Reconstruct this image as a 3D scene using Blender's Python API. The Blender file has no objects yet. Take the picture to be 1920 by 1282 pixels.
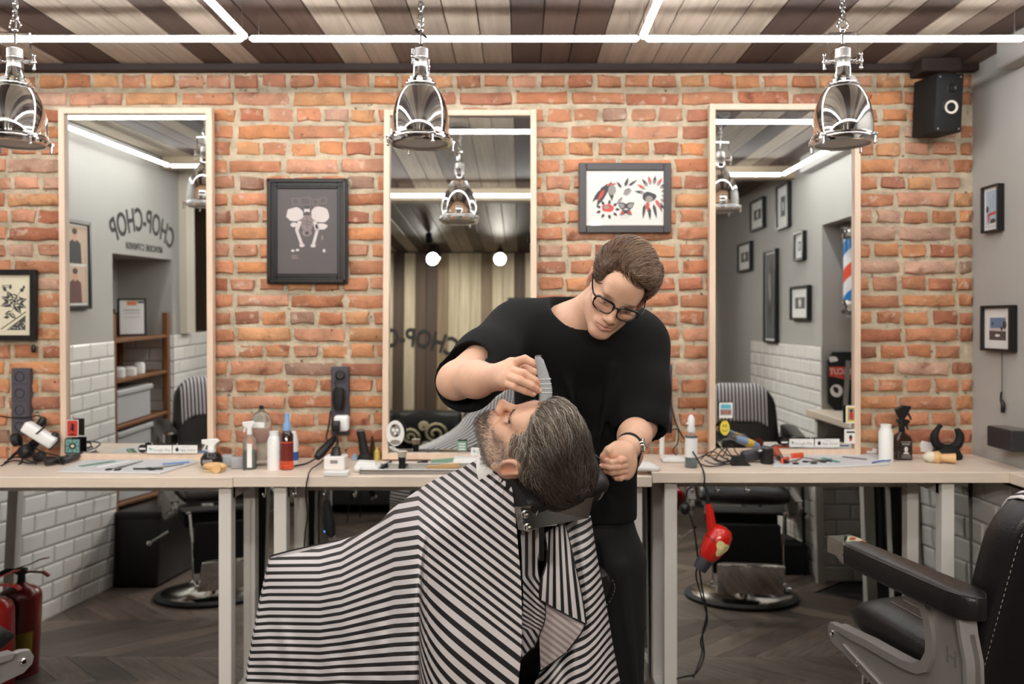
import bpy, bmesh, math, random
import numpy as np
from mathutils import Vector, Matrix, Euler
SC = bpy.context.scene
COL = SC.collection
R = math.radians
# ------------------------------------------------------------------ camera, world, exposure
CX, CY, FP, CH, CD = 977.0, 600.0, 1515.0, 1.607, 3.65   # principal point, focal length (px), camera height, distance to the brick wall
cam = bpy.data.cameras.new('camera')
camo = bpy.data.objects.new('camera', cam)
COL.objects.link(camo)
camo.location = (0, -CD, CH)
camo.rotation_euler = (R(90), 0, 0)
cam.sensor_width = 36
cam.lens = FP / 1920 * 36
cam.shift_x = (960 - CX) / 1920
cam.shift_y = (CY - 641) / 1920
cam.clip_start = 0.02
cam.dof.use_dof = True
cam.dof.focus_distance = 1.95
cam.dof.aperture_fstop = 3.2
SC.camera = camo
SC.view_settings.view_transform = 'Standard'
SC.view_settings.look = 'None'
SC.view_settings.gamma = 1
SC.view_settings.use_curve_mapping = False
SC.view_settings.exposure = 0.97
SC.render.film_transparent = False
SC.cycles.max_bounces = 10
SC.cycles.glossy_bounces = 6
SC.cycles.caustics_reflective = False
SC.cycles.caustics_refractive = False
SC.cycles.sample_clamp_indirect = 4
SC.cycles.use_denoising = True
W = bpy.data.worlds.new('world')
SC.world = W
W.use_nodes = True
W.node_tree.nodes['Background'].inputs[0].default_value = (1, .95, .88, 1)
W.node_tree.nodes['Background'].inputs[1].default_value = 0.12
TUBE_POWER = 29.0
SPOT_POWER = 26.0

# rear wall spots seen in the mirror, plus unseen ones added to brighten the room
for sx_, tx_ in ((-.95, -1.4), (-.227, .2), (.8, 1.2), (-1.75, -1.9), (-1.9, None), (-.9, None), (.1, None), (1.2, None)):
    ld = bpy.data.lights.new('track_and_fill_spot', 'SPOT'); ld.energy = 50; ld.color = (1, .93, .84); ld.spot_size = 1.5; ld.spot_blend = .8; ld.shadow_soft_size = .06
    lo = bpy.data.objects.new('track_and_fill_spot', ld); COL.objects.link(lo)
    lo.location = (sx_, -5.1, 2.6)
    if tx_ is None:
        lo.location = (sx_, -4.35, 2.66); ld.energy = 38; ld.spot_size = 1.7; tx_ = None  # added fill lamp that brightens the rear wall, no such source seen
    lo.rotation_euler = (Vector((tx_, -.6, .3) if tx_ is not None else (sx_, -5.6, 1.5)) - Vector(lo.location)).to_track_quat('-Z', 'Y').to_euler()

for a_, b_ in (((-.9, -4.35, 2.66), (-2.6, -.7, .2)), ((.1, -4.35, 2.66), (2.0, -1.2, .2))):  # added fill spots to lift the dim lower side walls and floor
    ld = bpy.data.lights.new('track_and_fill_spot', 'SPOT'); ld.energy = 95; ld.color = (1, .93, .84); ld.spot_size = .85; ld.spot_blend = .7; ld.shadow_soft_size = .06
    lo = bpy.data.objects.new('track_and_fill_spot', ld); COL.objects.link(lo)
    lo.location = a_; lo.rotation_euler = (Vector(b_) - Vector(a_)).to_track_quat('-Z', 'Y').to_euler()

# ------------------------------------------------------------------ helpers
def P(px, py, Y):
    """world point on the plane at depth Y that a pixel of the photograph shows"""
    zc = Y + CD
    return Vector(((px - CX) * zc / FP, Y, CH - (py - CY) * zc / FP))

def Q(px, py, zc):
    return P(px, py, zc - CD)

def V(px, py, d, lift=0.0):
    """real point whose mirror image (mirror in the wall plane Y = 0) shows at a pixel, d metres in front of the wall"""
    zc = CD + d
    return Vector(((px - CX) * zc / FP, -d, CH - (py - CY) * zc / FP + lift * d))

def lin(h):
    if isinstance(h, str):
        h = h.lstrip('#')
        c = [int(h[i:i + 2], 16) / 255 for i in (0, 2, 4)]
    else:
        c = [x / 255 for x in h]
    return tuple(x / 12.92 if x <= .04045 else ((x + .055) / 1.055) ** 2.4 for x in c)

MATS = {}
def mat(name, col, rough=.5, metal=0., var=0., vscale=20., bump=0., bscale=60., coat=0., trans=0., emit=0., stretch=None, attr=None, ior=1.45, spec=.5, sss=0., sheen=0., alpha=1.):
    if name in MATS:
        return MATS[name]
    m = bpy.data.materials.new(name)
    m.use_nodes = True
    nt = m.node_tree
    b = nt.nodes['Principled BSDF']
    c = lin(col) + (1,)
    b.inputs['Base Color'].default_value = c
    b.inputs['Roughness'].default_value = rough
    b.inputs['Metallic'].default_value = metal
    b.inputs['Coat Weight'].default_value = coat
    b.inputs['Transmission Weight'].default_value = trans
    b.inputs['IOR'].default_value = ior
    b.inputs['Specular IOR Level'].default_value = spec
    b.inputs['Alpha'].default_value = alpha
    if sheen:
        b.inputs['Sheen Weight'].default_value = sheen
    if sss:
        b.inputs['Subsurface Weight'].default_value = sss
        b.inputs['Subsurface Radius'].default_value = (.9, .35, .2)
        b.inputs['Subsurface Scale'].default_value = .012
    if emit:
        b.inputs['Emission Color'].default_value = c
        b.inputs['Emission Strength'].default_value = emit
    src = None
    if var or bump:
        tc = nt.nodes.new('ShaderNodeTexCoord')
        mp = nt.nodes.new('ShaderNodeMapping')
        nt.links.new(tc.outputs['Object'], mp.inputs[0])
        if stretch:
            mp.inputs['Scale'].default_value = stretch
        src = mp.outputs[0]
    colsock = None
    if attr == 'object':
        oi = nt.nodes.new('ShaderNodeObjectInfo')
        colsock = oi.outputs['Color']
        rnd = nt.nodes.new('ShaderNodeVectorMath'); rnd.operation = 'ADD'
        sc = nt.nodes.new('ShaderNodeMath'); sc.operation = 'MULTIPLY'; sc.inputs[1].default_value = 37.0
        nt.links.new(oi.outputs['Random'], sc.inputs[0])
        if src:
            nt.links.new(src, rnd.inputs[0]); nt.links.new(sc.outputs[0], rnd.inputs[1])
            src = rnd.outputs[0]
    elif attr:
        at = nt.nodes.new('ShaderNodeAttribute'); at.attribute_name = attr
        colsock = at.outputs['Color']
    if var:
        n = nt.nodes.new('ShaderNodeTexNoise')
        n.inputs['Scale'].default_value = vscale
        n.inputs['Detail'].default_value = 5
        nt.links.new(src, n.inputs['Vector'])
        mr = nt.nodes.new('ShaderNodeMapRange')
        mr.inputs['From Min'].default_value = .25
        mr.inputs['From Max'].default_value = .75
        mr.inputs['To Min'].default_value = 1 - var
        mr.inputs['To Max'].default_value = 1 + var
        nt.links.new(n.outputs['Fac'], mr.inputs['Value'])
        mx = nt.nodes.new('ShaderNodeVectorMath'); mx.operation = 'SCALE'
        if colsock:
            nt.links.new(colsock, mx.inputs[0])
        else:
            mx.inputs[0].default_value = c[:3]
        nt.links.new(mr.outputs[0], mx.inputs['Scale'])
        colsock = mx.outputs[0]
    if colsock:
        nt.links.new(colsock, b.inputs['Base Color'])
    if bump:
        n2 = nt.nodes.new('ShaderNodeTexNoise')
        n2.inputs['Scale'].default_value = bscale
        n2.inputs['Detail'].default_value = 6
        nt.links.new(src, n2.inputs['Vector'])
        bp = nt.nodes.new('ShaderNodeBump')
        bp.inputs['Strength'].default_value = min(1, bump)
        bp.inputs['Distance'].default_value = .004 * max(1, bump)
        nt.links.new(n2.outputs['Fac'], bp.inputs['Height'])
        nt.links.new(bp.outputs[0], b.inputs['Normal'])
    MATS[name] = m
    return m

ORG = {}
class MB:
    """collects vertices and faces; build() links them as one mesh object"""
    def __init__(s):
        s.v = []; s.f = []; s.T = None; s.uv = None
    def add(s, vs, fs):
        n = len(s.v)
        if s.T is not None:
            vs = [s.T @ Vector(v) for v in vs]
        s.v += [tuple(v) for v in vs]
        s.f += [tuple(i + n for i in f) for f in fs]
        return s
    def bm(s, bm):
        bm.verts.index_update()
        s.add([v.co.copy() for v in bm.verts], [[v.index for v in f.verts] for f in bm.faces])
        bm.free()
        return s
    def box(s, c, d, rot=None, b=0., seg=1):
        bm = bmesh.new()
        bmesh.ops.create_cube(bm, size=1)
        bmesh.ops.scale(bm, vec=d, verts=bm.verts)
        if b:
            bmesh.ops.bevel(bm, geom=bm.edges[:], offset=b, segments=seg, profile=.5, affect='EDGES', clamp_overlap=True)
        M = Matrix.Translation(c)
        if rot is not None:
            M = M @ (rot.to_4x4() if isinstance(rot, Matrix) else Euler(rot).to_matrix().to_4x4())
        bmesh.ops.transform(bm, matrix=M, verts=bm.verts)
        return s.bm(bm)
    def bar(s, a, b, w, h=None, bev=0.):
        a = Vector(a); b = Vector(b)
        d = b - a
        q = d.to_track_quat('Z', 'X' if abs(d.normalized().z) > .9 else 'Y').to_matrix()
        return s.box((a + b) / 2, (w, h or w, d.length), q, bev)
    def lathe(s, prof, o=(0, 0, 0), axis=(0, 0, 1), seg=24, M=None):
        """profile of (radius, height) turned round an axis; radius 0 closes it"""
        if M is None:
            M = Matrix.Translation(o) @ Vector(axis).to_track_quat('Z', 'Y').to_matrix().to_4x4()
        vs = []; fs = []; rings = []
        for r, z in prof:
            if r <= 1e-6:
                rings.append([len(vs)]); vs.append(M @ Vector((0, 0, z)))
            else:
                rings.append(list(range(len(vs), len(vs) + seg)))
                vs += [M @ Vector((r * math.cos(2 * math.pi * k / seg), r * math.sin(2 * math.pi * k / seg), z)) for k in range(seg)]
        for A, B in zip(rings, rings[1:]):
            for k in range(seg):
                k2 = (k + 1) % seg
                if len(A) == 1 and len(B) == 1:
                    continue
                if len(A) == 1:
                    fs.append((A[0], B[k2], B[k]))
                elif len(B) == 1:
                    fs.append((A[k], A[k2], B[0]))
                else:
                    fs.append((A[k], A[k2], B[k2], B[k]))
        return s.add(vs, fs)
    def cyl(s, a, b, r, r2=None, seg=16):
        a = Vector(a); b = Vector(b)
        L = (b - a).length
        r2 = r if r2 is None else r2
        return s.lathe([(0, 0), (r, 0), (r2, L), (0, L)], a, b - a, seg)
    def ball(s, c, r, seg=14, rot=None):
        r = Vector((r, r, r)) if not hasattr(r, '__len__') else Vector(r)
        M = Matrix.Translation(c) @ (Euler(rot).to_matrix().to_4x4() if rot is not None else Matrix()) @ Matrix.Diagonal((r.x, r.y, r.z, 1))
        n = max(4, seg // 2)
        return s.lathe([(math.sin(math.pi * i / n), -math.cos(math.pi * i / n)) for i in range(n + 1)], M=M, seg=seg)
    def tube(s, pts, r, seg=8, smooth=0, flat=1.):
        pts = [Vector(p) for p in pts]
        if smooth:
            pts = spline(pts, smooth)
        n = len(pts)
        rr = [r] * n if not hasattr(r, '__len__') else ([r[min(len(r) - 1, int(i / (n - 1) * (len(r) - 1)))] * (1 - ((i / (n - 1) * (len(r) - 1)) % 1)) + r[min(len(r) - 1, int(i / (n - 1) * (len(r) - 1)) + 1)] * ((i / (n - 1) * (len(r) - 1)) % 1) for i in range(n)])
        t = (pts[1] - pts[0]).normalized()
        nrm = t.orthogonal().normalized()
        vs = []; fs = []
        for i, p in enumerate(pts):
            t2 = (pts[min(i + 1, n - 1)] - pts[max(i - 1, 0)]).normalized()
            nrm = (nrm - t2 * nrm.dot(t2))
            if nrm.length < 1e-6:
                nrm = t2.orthogonal()
            nrm.normalize()
            bn = t2.cross(nrm)
            for k in range(seg):
                a = 2 * math.pi * k / seg
                vs.append(p + nrm * rr[i] * math.cos(a) + bn * rr[i] * flat * math.sin(a))
        for i in range(n - 1):
            for k in range(seg):
                k2 = (k + 1) % seg
                fs.append((i * seg + k, i * seg + k2, (i + 1) * seg + k2, (i + 1) * seg + k))
        fs.append(tuple(reversed(range(seg))))
        fs.append(tuple(range((n - 1) * seg, n * seg)))
        return s.add(vs, fs)
    def prism(s, poly, d, M=None, b=0., seg=1):
        """2-D polygon (xy) pushed out along z from -d/2 to d/2, then moved by M"""
        bm = bmesh.new()
        vs = [bm.verts.new((x, y, -d / 2)) for x, y in poly]
        f = bm.faces.new(vs)
        r = bmesh.ops.extrude_face_region(bm, geom=[f])
        bmesh.ops.translate(bm, vec=(0, 0, d), verts=[e for e in r['geom'] if isinstance(e, bmesh.types.BMVert)])
        bmesh.ops.recalc_face_normals(bm, faces=bm.faces)
        if b:
            ed = [e for e in bm.edges if abs(e.verts[0].co.z - e.verts[1].co.z) < 1e-7]
            bmesh.ops.bevel(bm, geom=ed, offset=b, segments=seg, profile=.5, affect='EDGES', clamp_overlap=True)
        if M is not None:
            bmesh.ops.transform(bm, matrix=M, verts=bm.verts)
        return s.bm(bm)
    def loft(s, rings, caps=True, closed=True):
        n = len(rings[0]); vs = [v for r in rings for v in r]; fs = []
        for i in range(len(rings) - 1):
            for k in range(n if closed else n - 1):
                k2 = (k + 1) % n
                fs.append((i * n + k, i * n + k2, (i + 1) * n + k2, (i + 1) * n + k))
        if caps and closed:
            fs.append(tuple(reversed(range(n)))); fs.append(tuple(range((len(rings) - 1) * n, len(rings) * n)))
        return s.add(vs, fs)
    def text(s, txt, size, M, ext=.0005, align='CENTER', arc=None, sx=1., space=1., bold=0.):
        cu = bpy.data.curves.new('t', 'FONT')
        cu.body = txt; cu.size = size; cu.align_x = align; cu.align_y = 'CENTER'; cu.extrude = ext; cu.resolution_u = 3
        cu.space_character = space; cu.offset = bold
        o = bpy.data.objects.new('t', cu)
        COL.objects.link(o)
        me = bpy.data.meshes.new_from_object(o.evaluated_get(bpy.context.evaluated_depsgraph_get()))
        vs = [v.co.copy() for v in me.vertices]; fs = [tuple(p.vertices) for p in me.polygons]
        bpy.data.objects.remove(o); bpy.data.curves.remove(cu); bpy.data.meshes.remove(me)
        out = []
        for v in vs:
            x, y, z = v.x * sx, v.y, v.z
            if arc:
                a = x / arc
                x, y = (arc + y) * math.sin(a), (arc + y) * math.cos(a) - arc
            out.append(M @ Vector((x, y, z)))
        return s.add(out, fs)
    def build(s, name, m, parent=None, smooth=40, fix=False):
        me = bpy.data.meshes.new(name)
        off = ORG.get(parent.name, None) if parent is not None else None
        vs = s.v
        if off is not None and off.length:
            vs = [(v[0] - off.x, v[1] - off.y, v[2] - off.z) for v in vs]
        me.from_pydata(vs, [], s.f)
        if fix:
            bm = bmesh.new(); bm.from_mesh(me)
            bmesh.ops.recalc_face_normals(bm, faces=bm.faces)
            bm.to_mesh(me); bm.free()
        for mm in (m if isinstance(m, (list, tuple)) else [m]):
            me.materials.append(mm)
        if smooth:
            me.shade_smooth()
            if smooth < 180:
                me.set_sharp_from_angle(angle=R(smooth))
        o = bpy.data.objects.new(name, me)
        COL.objects.link(o)
        if parent is not None:
            o.parent = parent
            ORG[o.name] = off if off is not None else Vector()
        return o

def spline(pts, n):
    """Catmull-Rom through the points, n steps per span"""
    out = []
    N = len(pts)
    for i in range(N - 1):
        p0, p1, p2, p3 = pts[max(i - 1, 0)], pts[i], pts[i + 1], pts[min(i + 2, N - 1)]
        for k in range(n):
            t = k / n
            out.append(.5 * ((2 * p1) + (p2 - p0) * t + (2 * p0 - 5 * p1 + 4 * p2 - p3) * t * t + (3 * p1 - p0 - 3 * p2 + p3) * t ** 3))
    out.append(pts[-1])
    return out

def tag(o, label=None, cat=None, group=None, kind=None):
    if label: o['label'] = label
    if cat: o['category'] = cat
    if group: o['group'] = group
    if kind: o['kind'] = kind
    return o

def thing(name, label, cat, loc=(0, 0, 0), group=None):
    o = bpy.data.objects.new(name, None)
    o.empty_display_size = .05
    COL.objects.link(o)
    o.location = loc
    ORG[o.name] = Vector(loc)
    return tag(o, label, cat, group)

def inst(src, name, parent, M, color=None):
    """another object of the same mesh, under parent"""
    o = bpy.data.objects.new(name, src if isinstance(src, bpy.types.Mesh) else src.data)
    COL.objects.link(o)
    o.parent = parent
    off = ORG.get(parent.name) if parent else None
    o.matrix_basis = (Matrix.Translation(-off) @ M) if off is not None else M
    if color: o.color = color
    return o

def dup(root, loc=None, rotz=None, label=None):
    r = root.copy(); COL.objects.link(r)
    if loc is not None: r.location = loc
    if rotz is not None: r.rotation_euler = (0, 0, rotz)
    if label: r['label'] = label
    for ch in list(root.children):
        c = ch.copy(); COL.objects.link(c); c.parent = r
        for g in list(ch.children):
            d = g.copy(); COL.objects.link(d); d.parent = c
    return r

def mesh_only(mb, name, m, smooth=40):
    o = mb.build(name, m, None, smooth)
    me = o.data
    bpy.data.objects.remove(o)
    return me

rnd = random.Random(7)
# ------------------------------------------------------------------ shared materials
CHROME = mat('chrome', '#e6e6e6', .05, 1)
STEEL = mat('brushed_steel', '#a8a5a2', .32, 1)
GREYMETAL = mat('grey_painted_metal', '#8a8683', .38, .55)
LEATHER = mat('black_leather', '#171516', .34, bump=.25, bscale=260)
BLACK = mat('black_plastic', '#131313', .4)
MATTE = mat('matt_black', '#0e0e0f', .75)
WHITE = mat('white_plastic', '#e9e9e7', .35)
PAPER = mat('white_paper', '#e4e2de', .8)
CLOTHW = mat('white_terry', '#e2e0dc', .9, bump=.6, bscale=400)
DESK = mat('whitewashed_wood', '#dcccbb', .42, var=.05, vscale=6, stretch=(1, 14, 14), bump=.1, bscale=30)
LEGM = mat('white_leg_paint', '#dcd7d0', .5)
MIRROR = mat('mirror_glass', '#e9ecea', .0, 1)
PINE = mat('pale_pine', '#dec4ad', .5, var=.08, vscale=5, stretch=(8, 8, 1))
WALLGREY = mat('grey_paint', '#aeaba5', .85, var=.03, vscale=3, bump=.08, bscale=90)
TILE = mat('white_glazed_tile', '#eeece8', .12)
GROUT = mat('grey_grout', '#403d3a', .9)
WOODD = mat('dark_stained_wood', '#4a3527', .6, var=.3, vscale=4, stretch=(6, 6, .8))
FRAMEB = mat('black_frame', '#161415', .35)
GLASSC = mat('clear_glass', '#ffffff', .02, trans=1, ior=1.45)
CORD = mat('black_cord', '#101010', .5)
EMIT = mat('lit_tube', '#ffffff', emit=TUBE_POWER)
RED = mat('red_enamel', '#c01d14', .25, coat=.5)
# ------------------------------------------------------------------ ROOM SHELL
XL, XR, YB, HC = -2.67, 2.04, -5.6, 2.75
MORTAR = mat('lime_mortar', '#bcae96', .95, var=.3, vscale=16, bump=2.2, bscale=55)
BRICK = mat('old_brick', '#c0714a', .9, var=.3, vscale=11, bump=1.8, bscale=48, attr='object')
# mix flecks of mortar and lime into the bricks
def brick_flecks(m):
    nt = m.node_tree; b = nt.nodes['Principled BSDF']
    old = b.inputs['Base Color'].links[0].from_socket
    vec = [l.from_socket for l in nt.links if l.to_node.type == 'TEX_NOISE' and l.to_socket.name == 'Vector'][0]
    n = nt.nodes.new('ShaderNodeTexNoise'); n.inputs['Scale'].default_value = 24; n.inputs['Detail'].default_value = 7
    nt.links.new(vec, n.inputs['Vector'])
    r = nt.nodes.new('ShaderNodeMapRange'); r.inputs['From Min'].default_value = .60; r.inputs['From Max'].default_value = .70
    nt.links.new(n.outputs['Fac'], r.inputs['Value'])
    n3 = nt.nodes.new('ShaderNodeTexNoise'); n3.inputs['Scale'].default_value = 9; n3.inputs['Detail'].default_value = 3
    nt.links.new(vec, n3.inputs['Vector'])
    r3 = nt.nodes.new('ShaderNodeMapRange'); r3.inputs['From Min'].default_value = .38; r3.inputs['From Max'].default_value = .28
    r3.inputs['To Max'].default_value = .75
    nt.links.new(n3.outputs['Fac'], r3.inputs['Value'])
    x = nt.nodes.new('ShaderNodeMix'); x.data_type = 'RGBA'; x.inputs['B'].default_value = lin('#cdb9a6') + (1,)
    sc = nt.nodes.new('ShaderNodeMath'); sc.operation = 'MULTIPLY'; sc.inputs[1].default_value = .55
    nt.links.new(r.outputs[0], sc.inputs[0]); nt.links.new(sc.outputs[0], x.inputs['Factor']); nt.links.new(old, x.inputs['A'])
    y = nt.nodes.new('ShaderNodeMix'); y.data_type = 'RGBA'; y.inputs['B'].default_value = lin('#7a4632') + (1,)
    nt.links.new(r3.outputs[0], y.inputs['Factor']); nt.links.new(x.outputs['Result'], y.inputs['A'])
    nt.links.new(y.outputs['Result'], b.inputs['Base Color'])
brick_flecks(BRICK)
def pits(m, col, lo, hi, scale):
    nt = m.node_tree; b = nt.nodes['Principled BSDF']
    old = b.inputs['Base Color'].links[0].from_socket
    vec = [l.from_socket for l in nt.links if l.to_node.type == 'TEX_NOISE' and l.to_socket.name == 'Vector'][0]
    n = nt.nodes.new('ShaderNodeTexNoise'); n.inputs['Scale'].default_value = scale; n.inputs['Detail'].default_value = 6; n.inputs['Roughness'].default_value = .65
    nt.links.new(vec, n.inputs['Vector'])
    r = nt.nodes.new('ShaderNodeMapRange'); r.inputs['From Min'].default_value = lo; r.inputs['From Max'].default_value = hi
    nt.links.new(n.outputs['Fac'], r.inputs['Value'])
    x = nt.nodes.new('ShaderNodeMix'); x.data_type = 'RGBA'; x.inputs['B'].default_value = lin(col) + (1,)
    nt.links.new(r.outputs[0], x.inputs['Factor']); nt.links.new(old, x.inputs['A']); nt.links.new(x.outputs['Result'], b.inputs['Base Color'])
pits(MORTAR, '#4a4034', .62, .68, 30)
pits(BRICK, '#5d3626', .66, .70, 42)

# --- brick wall: a rough mortar bed, each brick of English bond its own piece
nx, nz = 230, 120
xs = np.linspace(-3.2, XR + .02, nx); zs = np.linspace(.9, HC, nz)
nr = np.random.default_rng(3)
bed = nr.normal(0, 1, (nz, nx))
for _ in range(2):
    bed = (bed + np.roll(bed, 1, 0) + np.roll(bed, -1, 0) + np.roll(bed, 1, 1) + np.roll(bed, -1, 1)) / 5
vs = [(xs[i], .004 - .006 * bed[k, i] - .002, zs[k]) for k in range(nz) for i in range(nx)]
fs = [(k * nx + i, k * nx + i + 1, (k + 1) * nx + i + 1, (k + 1) * nx + i) for k in range(nz - 1) for i in range(nx - 1)]
wall = MB().add(vs, fs)
wall.add([(-3.2, .06, 0), (XR + .3, .06, 0), (XR + .3, .06, HC), (-3.2, .06, HC)], [(0, 1, 2, 3)])
wall_back = wall.build('wall_back', MORTAR, None, 180)
tag(wall_back, 'orange brick wall with thick pale mortar behind the counter', kind='structure')
ORG[wall_back.name] = Vector()

def brick_mesh(w, h, seed):
    q = random.Random(seed)
    mx_, mz_ = (5, 3) if w > .18 else (3, 3)
    vs = []; 
    for k in range(mz_):
        for i in range(mx_):
            ex = i in (0, mx_ - 1); ez = k in (0, mz_ - 1)
            x = (i / (mx_ - 1) - .5) * (w - .012) + q.uniform(-.005, .005)
            z = (k / (mz_ - 1) - .5) * (h - .012) + q.uniform(-.004, .004)
            if ex and ez and q.random() < .28:
                x *= 1 - q.uniform(.01, .04) * (.2 / w); z *= 1 - q.uniform(.03, .14)
            y = -.0105 + q.uniform(-.0042, .0042) + (.0025 if ex or ez else 0) + (.004 if q.random() < .1 and (ex or ez) else 0)
            vs.append((x, y, z))
    fs = [(k * mx_ + i, k * mx_ + i + 1, (k + 1) * mx_ + i + 1, (k + 1) * mx_ + i) for k in range(mz_ - 1) for i in range(mx_ - 1)]
    ring = [i for i in range(mx_)] + [k * mx_ + mx_ - 1 for k in range(1, mz_)] + [(mz_ - 1) * mx_ + i for i in range(mx_ - 2, -1, -1)] + [k * mx_ for k in range(mz_ - 2, 0, -1)]
    n0 = len(vs)
    for r in ring:
        x, y, z = vs[r]
        vs.append((x + math.copysign(.005, x) * (abs(x) > w * .4) + q.uniform(-.0015, .0015), -.002, z + math.copysign(.005, z) * (abs(z) > h * .3) + q.uniform(-.0015, .0015)))
    n1 = len(vs)
    for j, r in enumerate(ring):
        vs.append((vs[n0 + j][0], .012, vs[n0 + j][2]))
    m = len(ring)
    for a, b in ((None, n0), (n0, n1)):
        for j in range(m):
            j2 = (j + 1) % m
            A, B = (ring[j], ring[j2]) if a is None else (a + j, a + j2)
            fs.append((B, A, b + j, b + j2))
    mb = MB().add(vs, fs)
    return mesh_only(mb, 'brick', BRICK, 50)

PITCH = .0762
ST = [brick_mesh(.232, .058, i) for i in range(9)]
HD = [brick_mesh(.108, .058, 50 + i) for i in range(9)]
CCOL = ['#b47c5d', '#ae7353', '#bc845d', '#c08e66', '#a76b51', '#b78469', '#bc8a70', '#ac785b', '#bc8057', '#a06c56', '#957665', '#bc9681']
CW = [9, 9, 8, 6, 6, 7, 6, 8, 6, 4, 2, 3]
hide = [(116, 402, 205, 862), (720, 1006, 205, 858), (1329, 1611, 197, 849), (505, 652, 337, 530), (1086, 1256, 308, 437), (1110, 1235, 470, 890), (930, 1110, 590, 890), (0, 70, 507, 640)]
cand = []
row = 0
z = 2.742
while z > .98:
    hdr = row % 2 == 1
    step = .126 if hdr else .251
    x = -2.62 + (.0 if hdr else -.063) + rnd.uniform(-.02, .02)
    while x - (.054 if hdr else .116) < XR - .04:
        xx = x + rnd.uniform(-.004, .004)
        wc = (.232 if not hdr else .108)
        wd = min(xx + wc / 2, XR - .005) - (xx - wc / 2)
        if wd < .035:
            break
        xx, sw = xx - wc / 2 + wd / 2, wd / wc
        px = CX + xx * FP / CD; py = CY - (z - CH) * FP / CD
        hid = any(a + 12 < px - wc * 207 and px + wc * 207 < b - 8 and c < py - 6 and py + 6 < d for a, b, c, d in hide) or px < -40
        part = any(a < px < b and c < py < d for a, b, c, d in hide)
        cand.append((hid, part, hdr, xx, z + rnd.uniform(-.003, .003) * (row > 0), sw))
        x += step
    row += 1
    z = 2.684 - (row - 1) * PITCH
vis = sorted([c for c in cand if not c[0]], key=lambda c: (c[1], c[2]))
far = vis[300:] + [c for c in cand if c[0]]
# the darkest few bricks sit in the joints like burnt headers
for hid, part, hdr, x, z, sw in vis[:300]:
    me = rnd.choice(HD if hdr else ST)
    M = Matrix.Translation((x, rnd.uniform(-.003, .003), z)) @ Euler((0, rnd.uniform(-.012, .012) + (math.pi if rnd.random() < .5 else 0), 0)).to_matrix().to_4x4() @ Matrix.Diagonal((rnd.uniform(.95, 1.04) if sw == 1 else sw, 1, rnd.uniform(.92, 1.05) if z < 2.73 else .4, 1))
    h = lin(rnd.choices(CCOL, CW)[0]); g = rnd.uniform(.92, 1.16)
    inst(me, 'brick', wall_back, M, (h[0] * g, h[1] * g, h[2] * g, 1))
mb = MB()
for hid, part, hdr, x, z, sw in far:
    me = rnd.choice(HD if hdr else ST)
    mb.T = Matrix.Translation((x, 0, z)) @ Matrix.Diagonal((sw, 1, 1 if z < 2.73 else .4, 1))
    mb.add([v.co for v in me.vertices], [tuple(p.vertices) for p in me.polygons])
mb.T = None
o = mb.build('brick_mass', BRICK, wall_back, 50)
o.color = lin('#bd8261') + (1,)
tag(o, kind='stuff')

# --- ceiling of planks running away from the wall
CEILDARK = mat('dark_ceiling_wood', '#2c201c', .7)
PLANK = mat('ceiling_plank', '#a58f78', .6, var=.22, vscale=3, stretch=(14, .7, 1), bump=.3, bscale=20, attr='object')
ceil = MB().box((-.9, -2.8, HC + .06), (8.6, 6.0, .08)).build('ceiling', CEILDARK, None, 0)
tag(ceil, 'plank ceiling of mixed dark and pale boards', kind='structure'); ORG[ceil.name] = Vector()
plk = mesh_only(MB().box((0, -2.82, HC + .009), (.1215, 5.56, .018), b=.003), 'plank', PLANK, 0)
seq = {-20: 'b', -19: 'd', -18: 'd', -17: 'b', -16: 'b', -15: 'b', -14: 'd', -13: 'b', -12: 'd', -11: 'd', -10: 'd', -9: 'b', -8: 'b', -7: 'm', -6: 'b', -5: 'b', -4: 'b', -3: 'd', -2: 'd', -1: 'd', 0: 'b', 1: 'b', 2: 'b', 3: 'b', 4: 'b', 5: 'd', 6: 'd', 7: 'b', 8: 'b', 9: 'd', 10: 'b', 11: 'm', 12: 'd', 13: 'm', -21: 'm', -22: 'd', -23: 'b', -24: 'b'}
for k in range(-24, 14):
    t = seq.get(k, rnd.choice('bdm'))
    c = {'b': ['#a09384', '#94877a', '#a89b8c'], 'd': ['#46362f', '#3d2f2a', '#4f3e37'], 'm': ['#786759', '#6c5d52']}[t]
    h = lin(rnd.choice(c))
    inst(plk, 'plank', ceil, Matrix.Translation((.335 + (k + .5) * .1247, 0, 0)), h + (1,))
o = MB().box((-.3, -2.5, HC - .04), (4.7, .12, .10), b=.004).build('trim_1', mat('beam_paint', '#a5957f', .6), None, 0)
tag(o, 'pale beam across the ceiling', kind='structure')
o = MB().box((-.3, -.03, HC - .012), (4.7, .045, .035), b=.003).build('trim_2', CEILDARK, None, 0)
tag(o, 'dark strip where ceiling meets brick', kind='structure')

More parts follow.
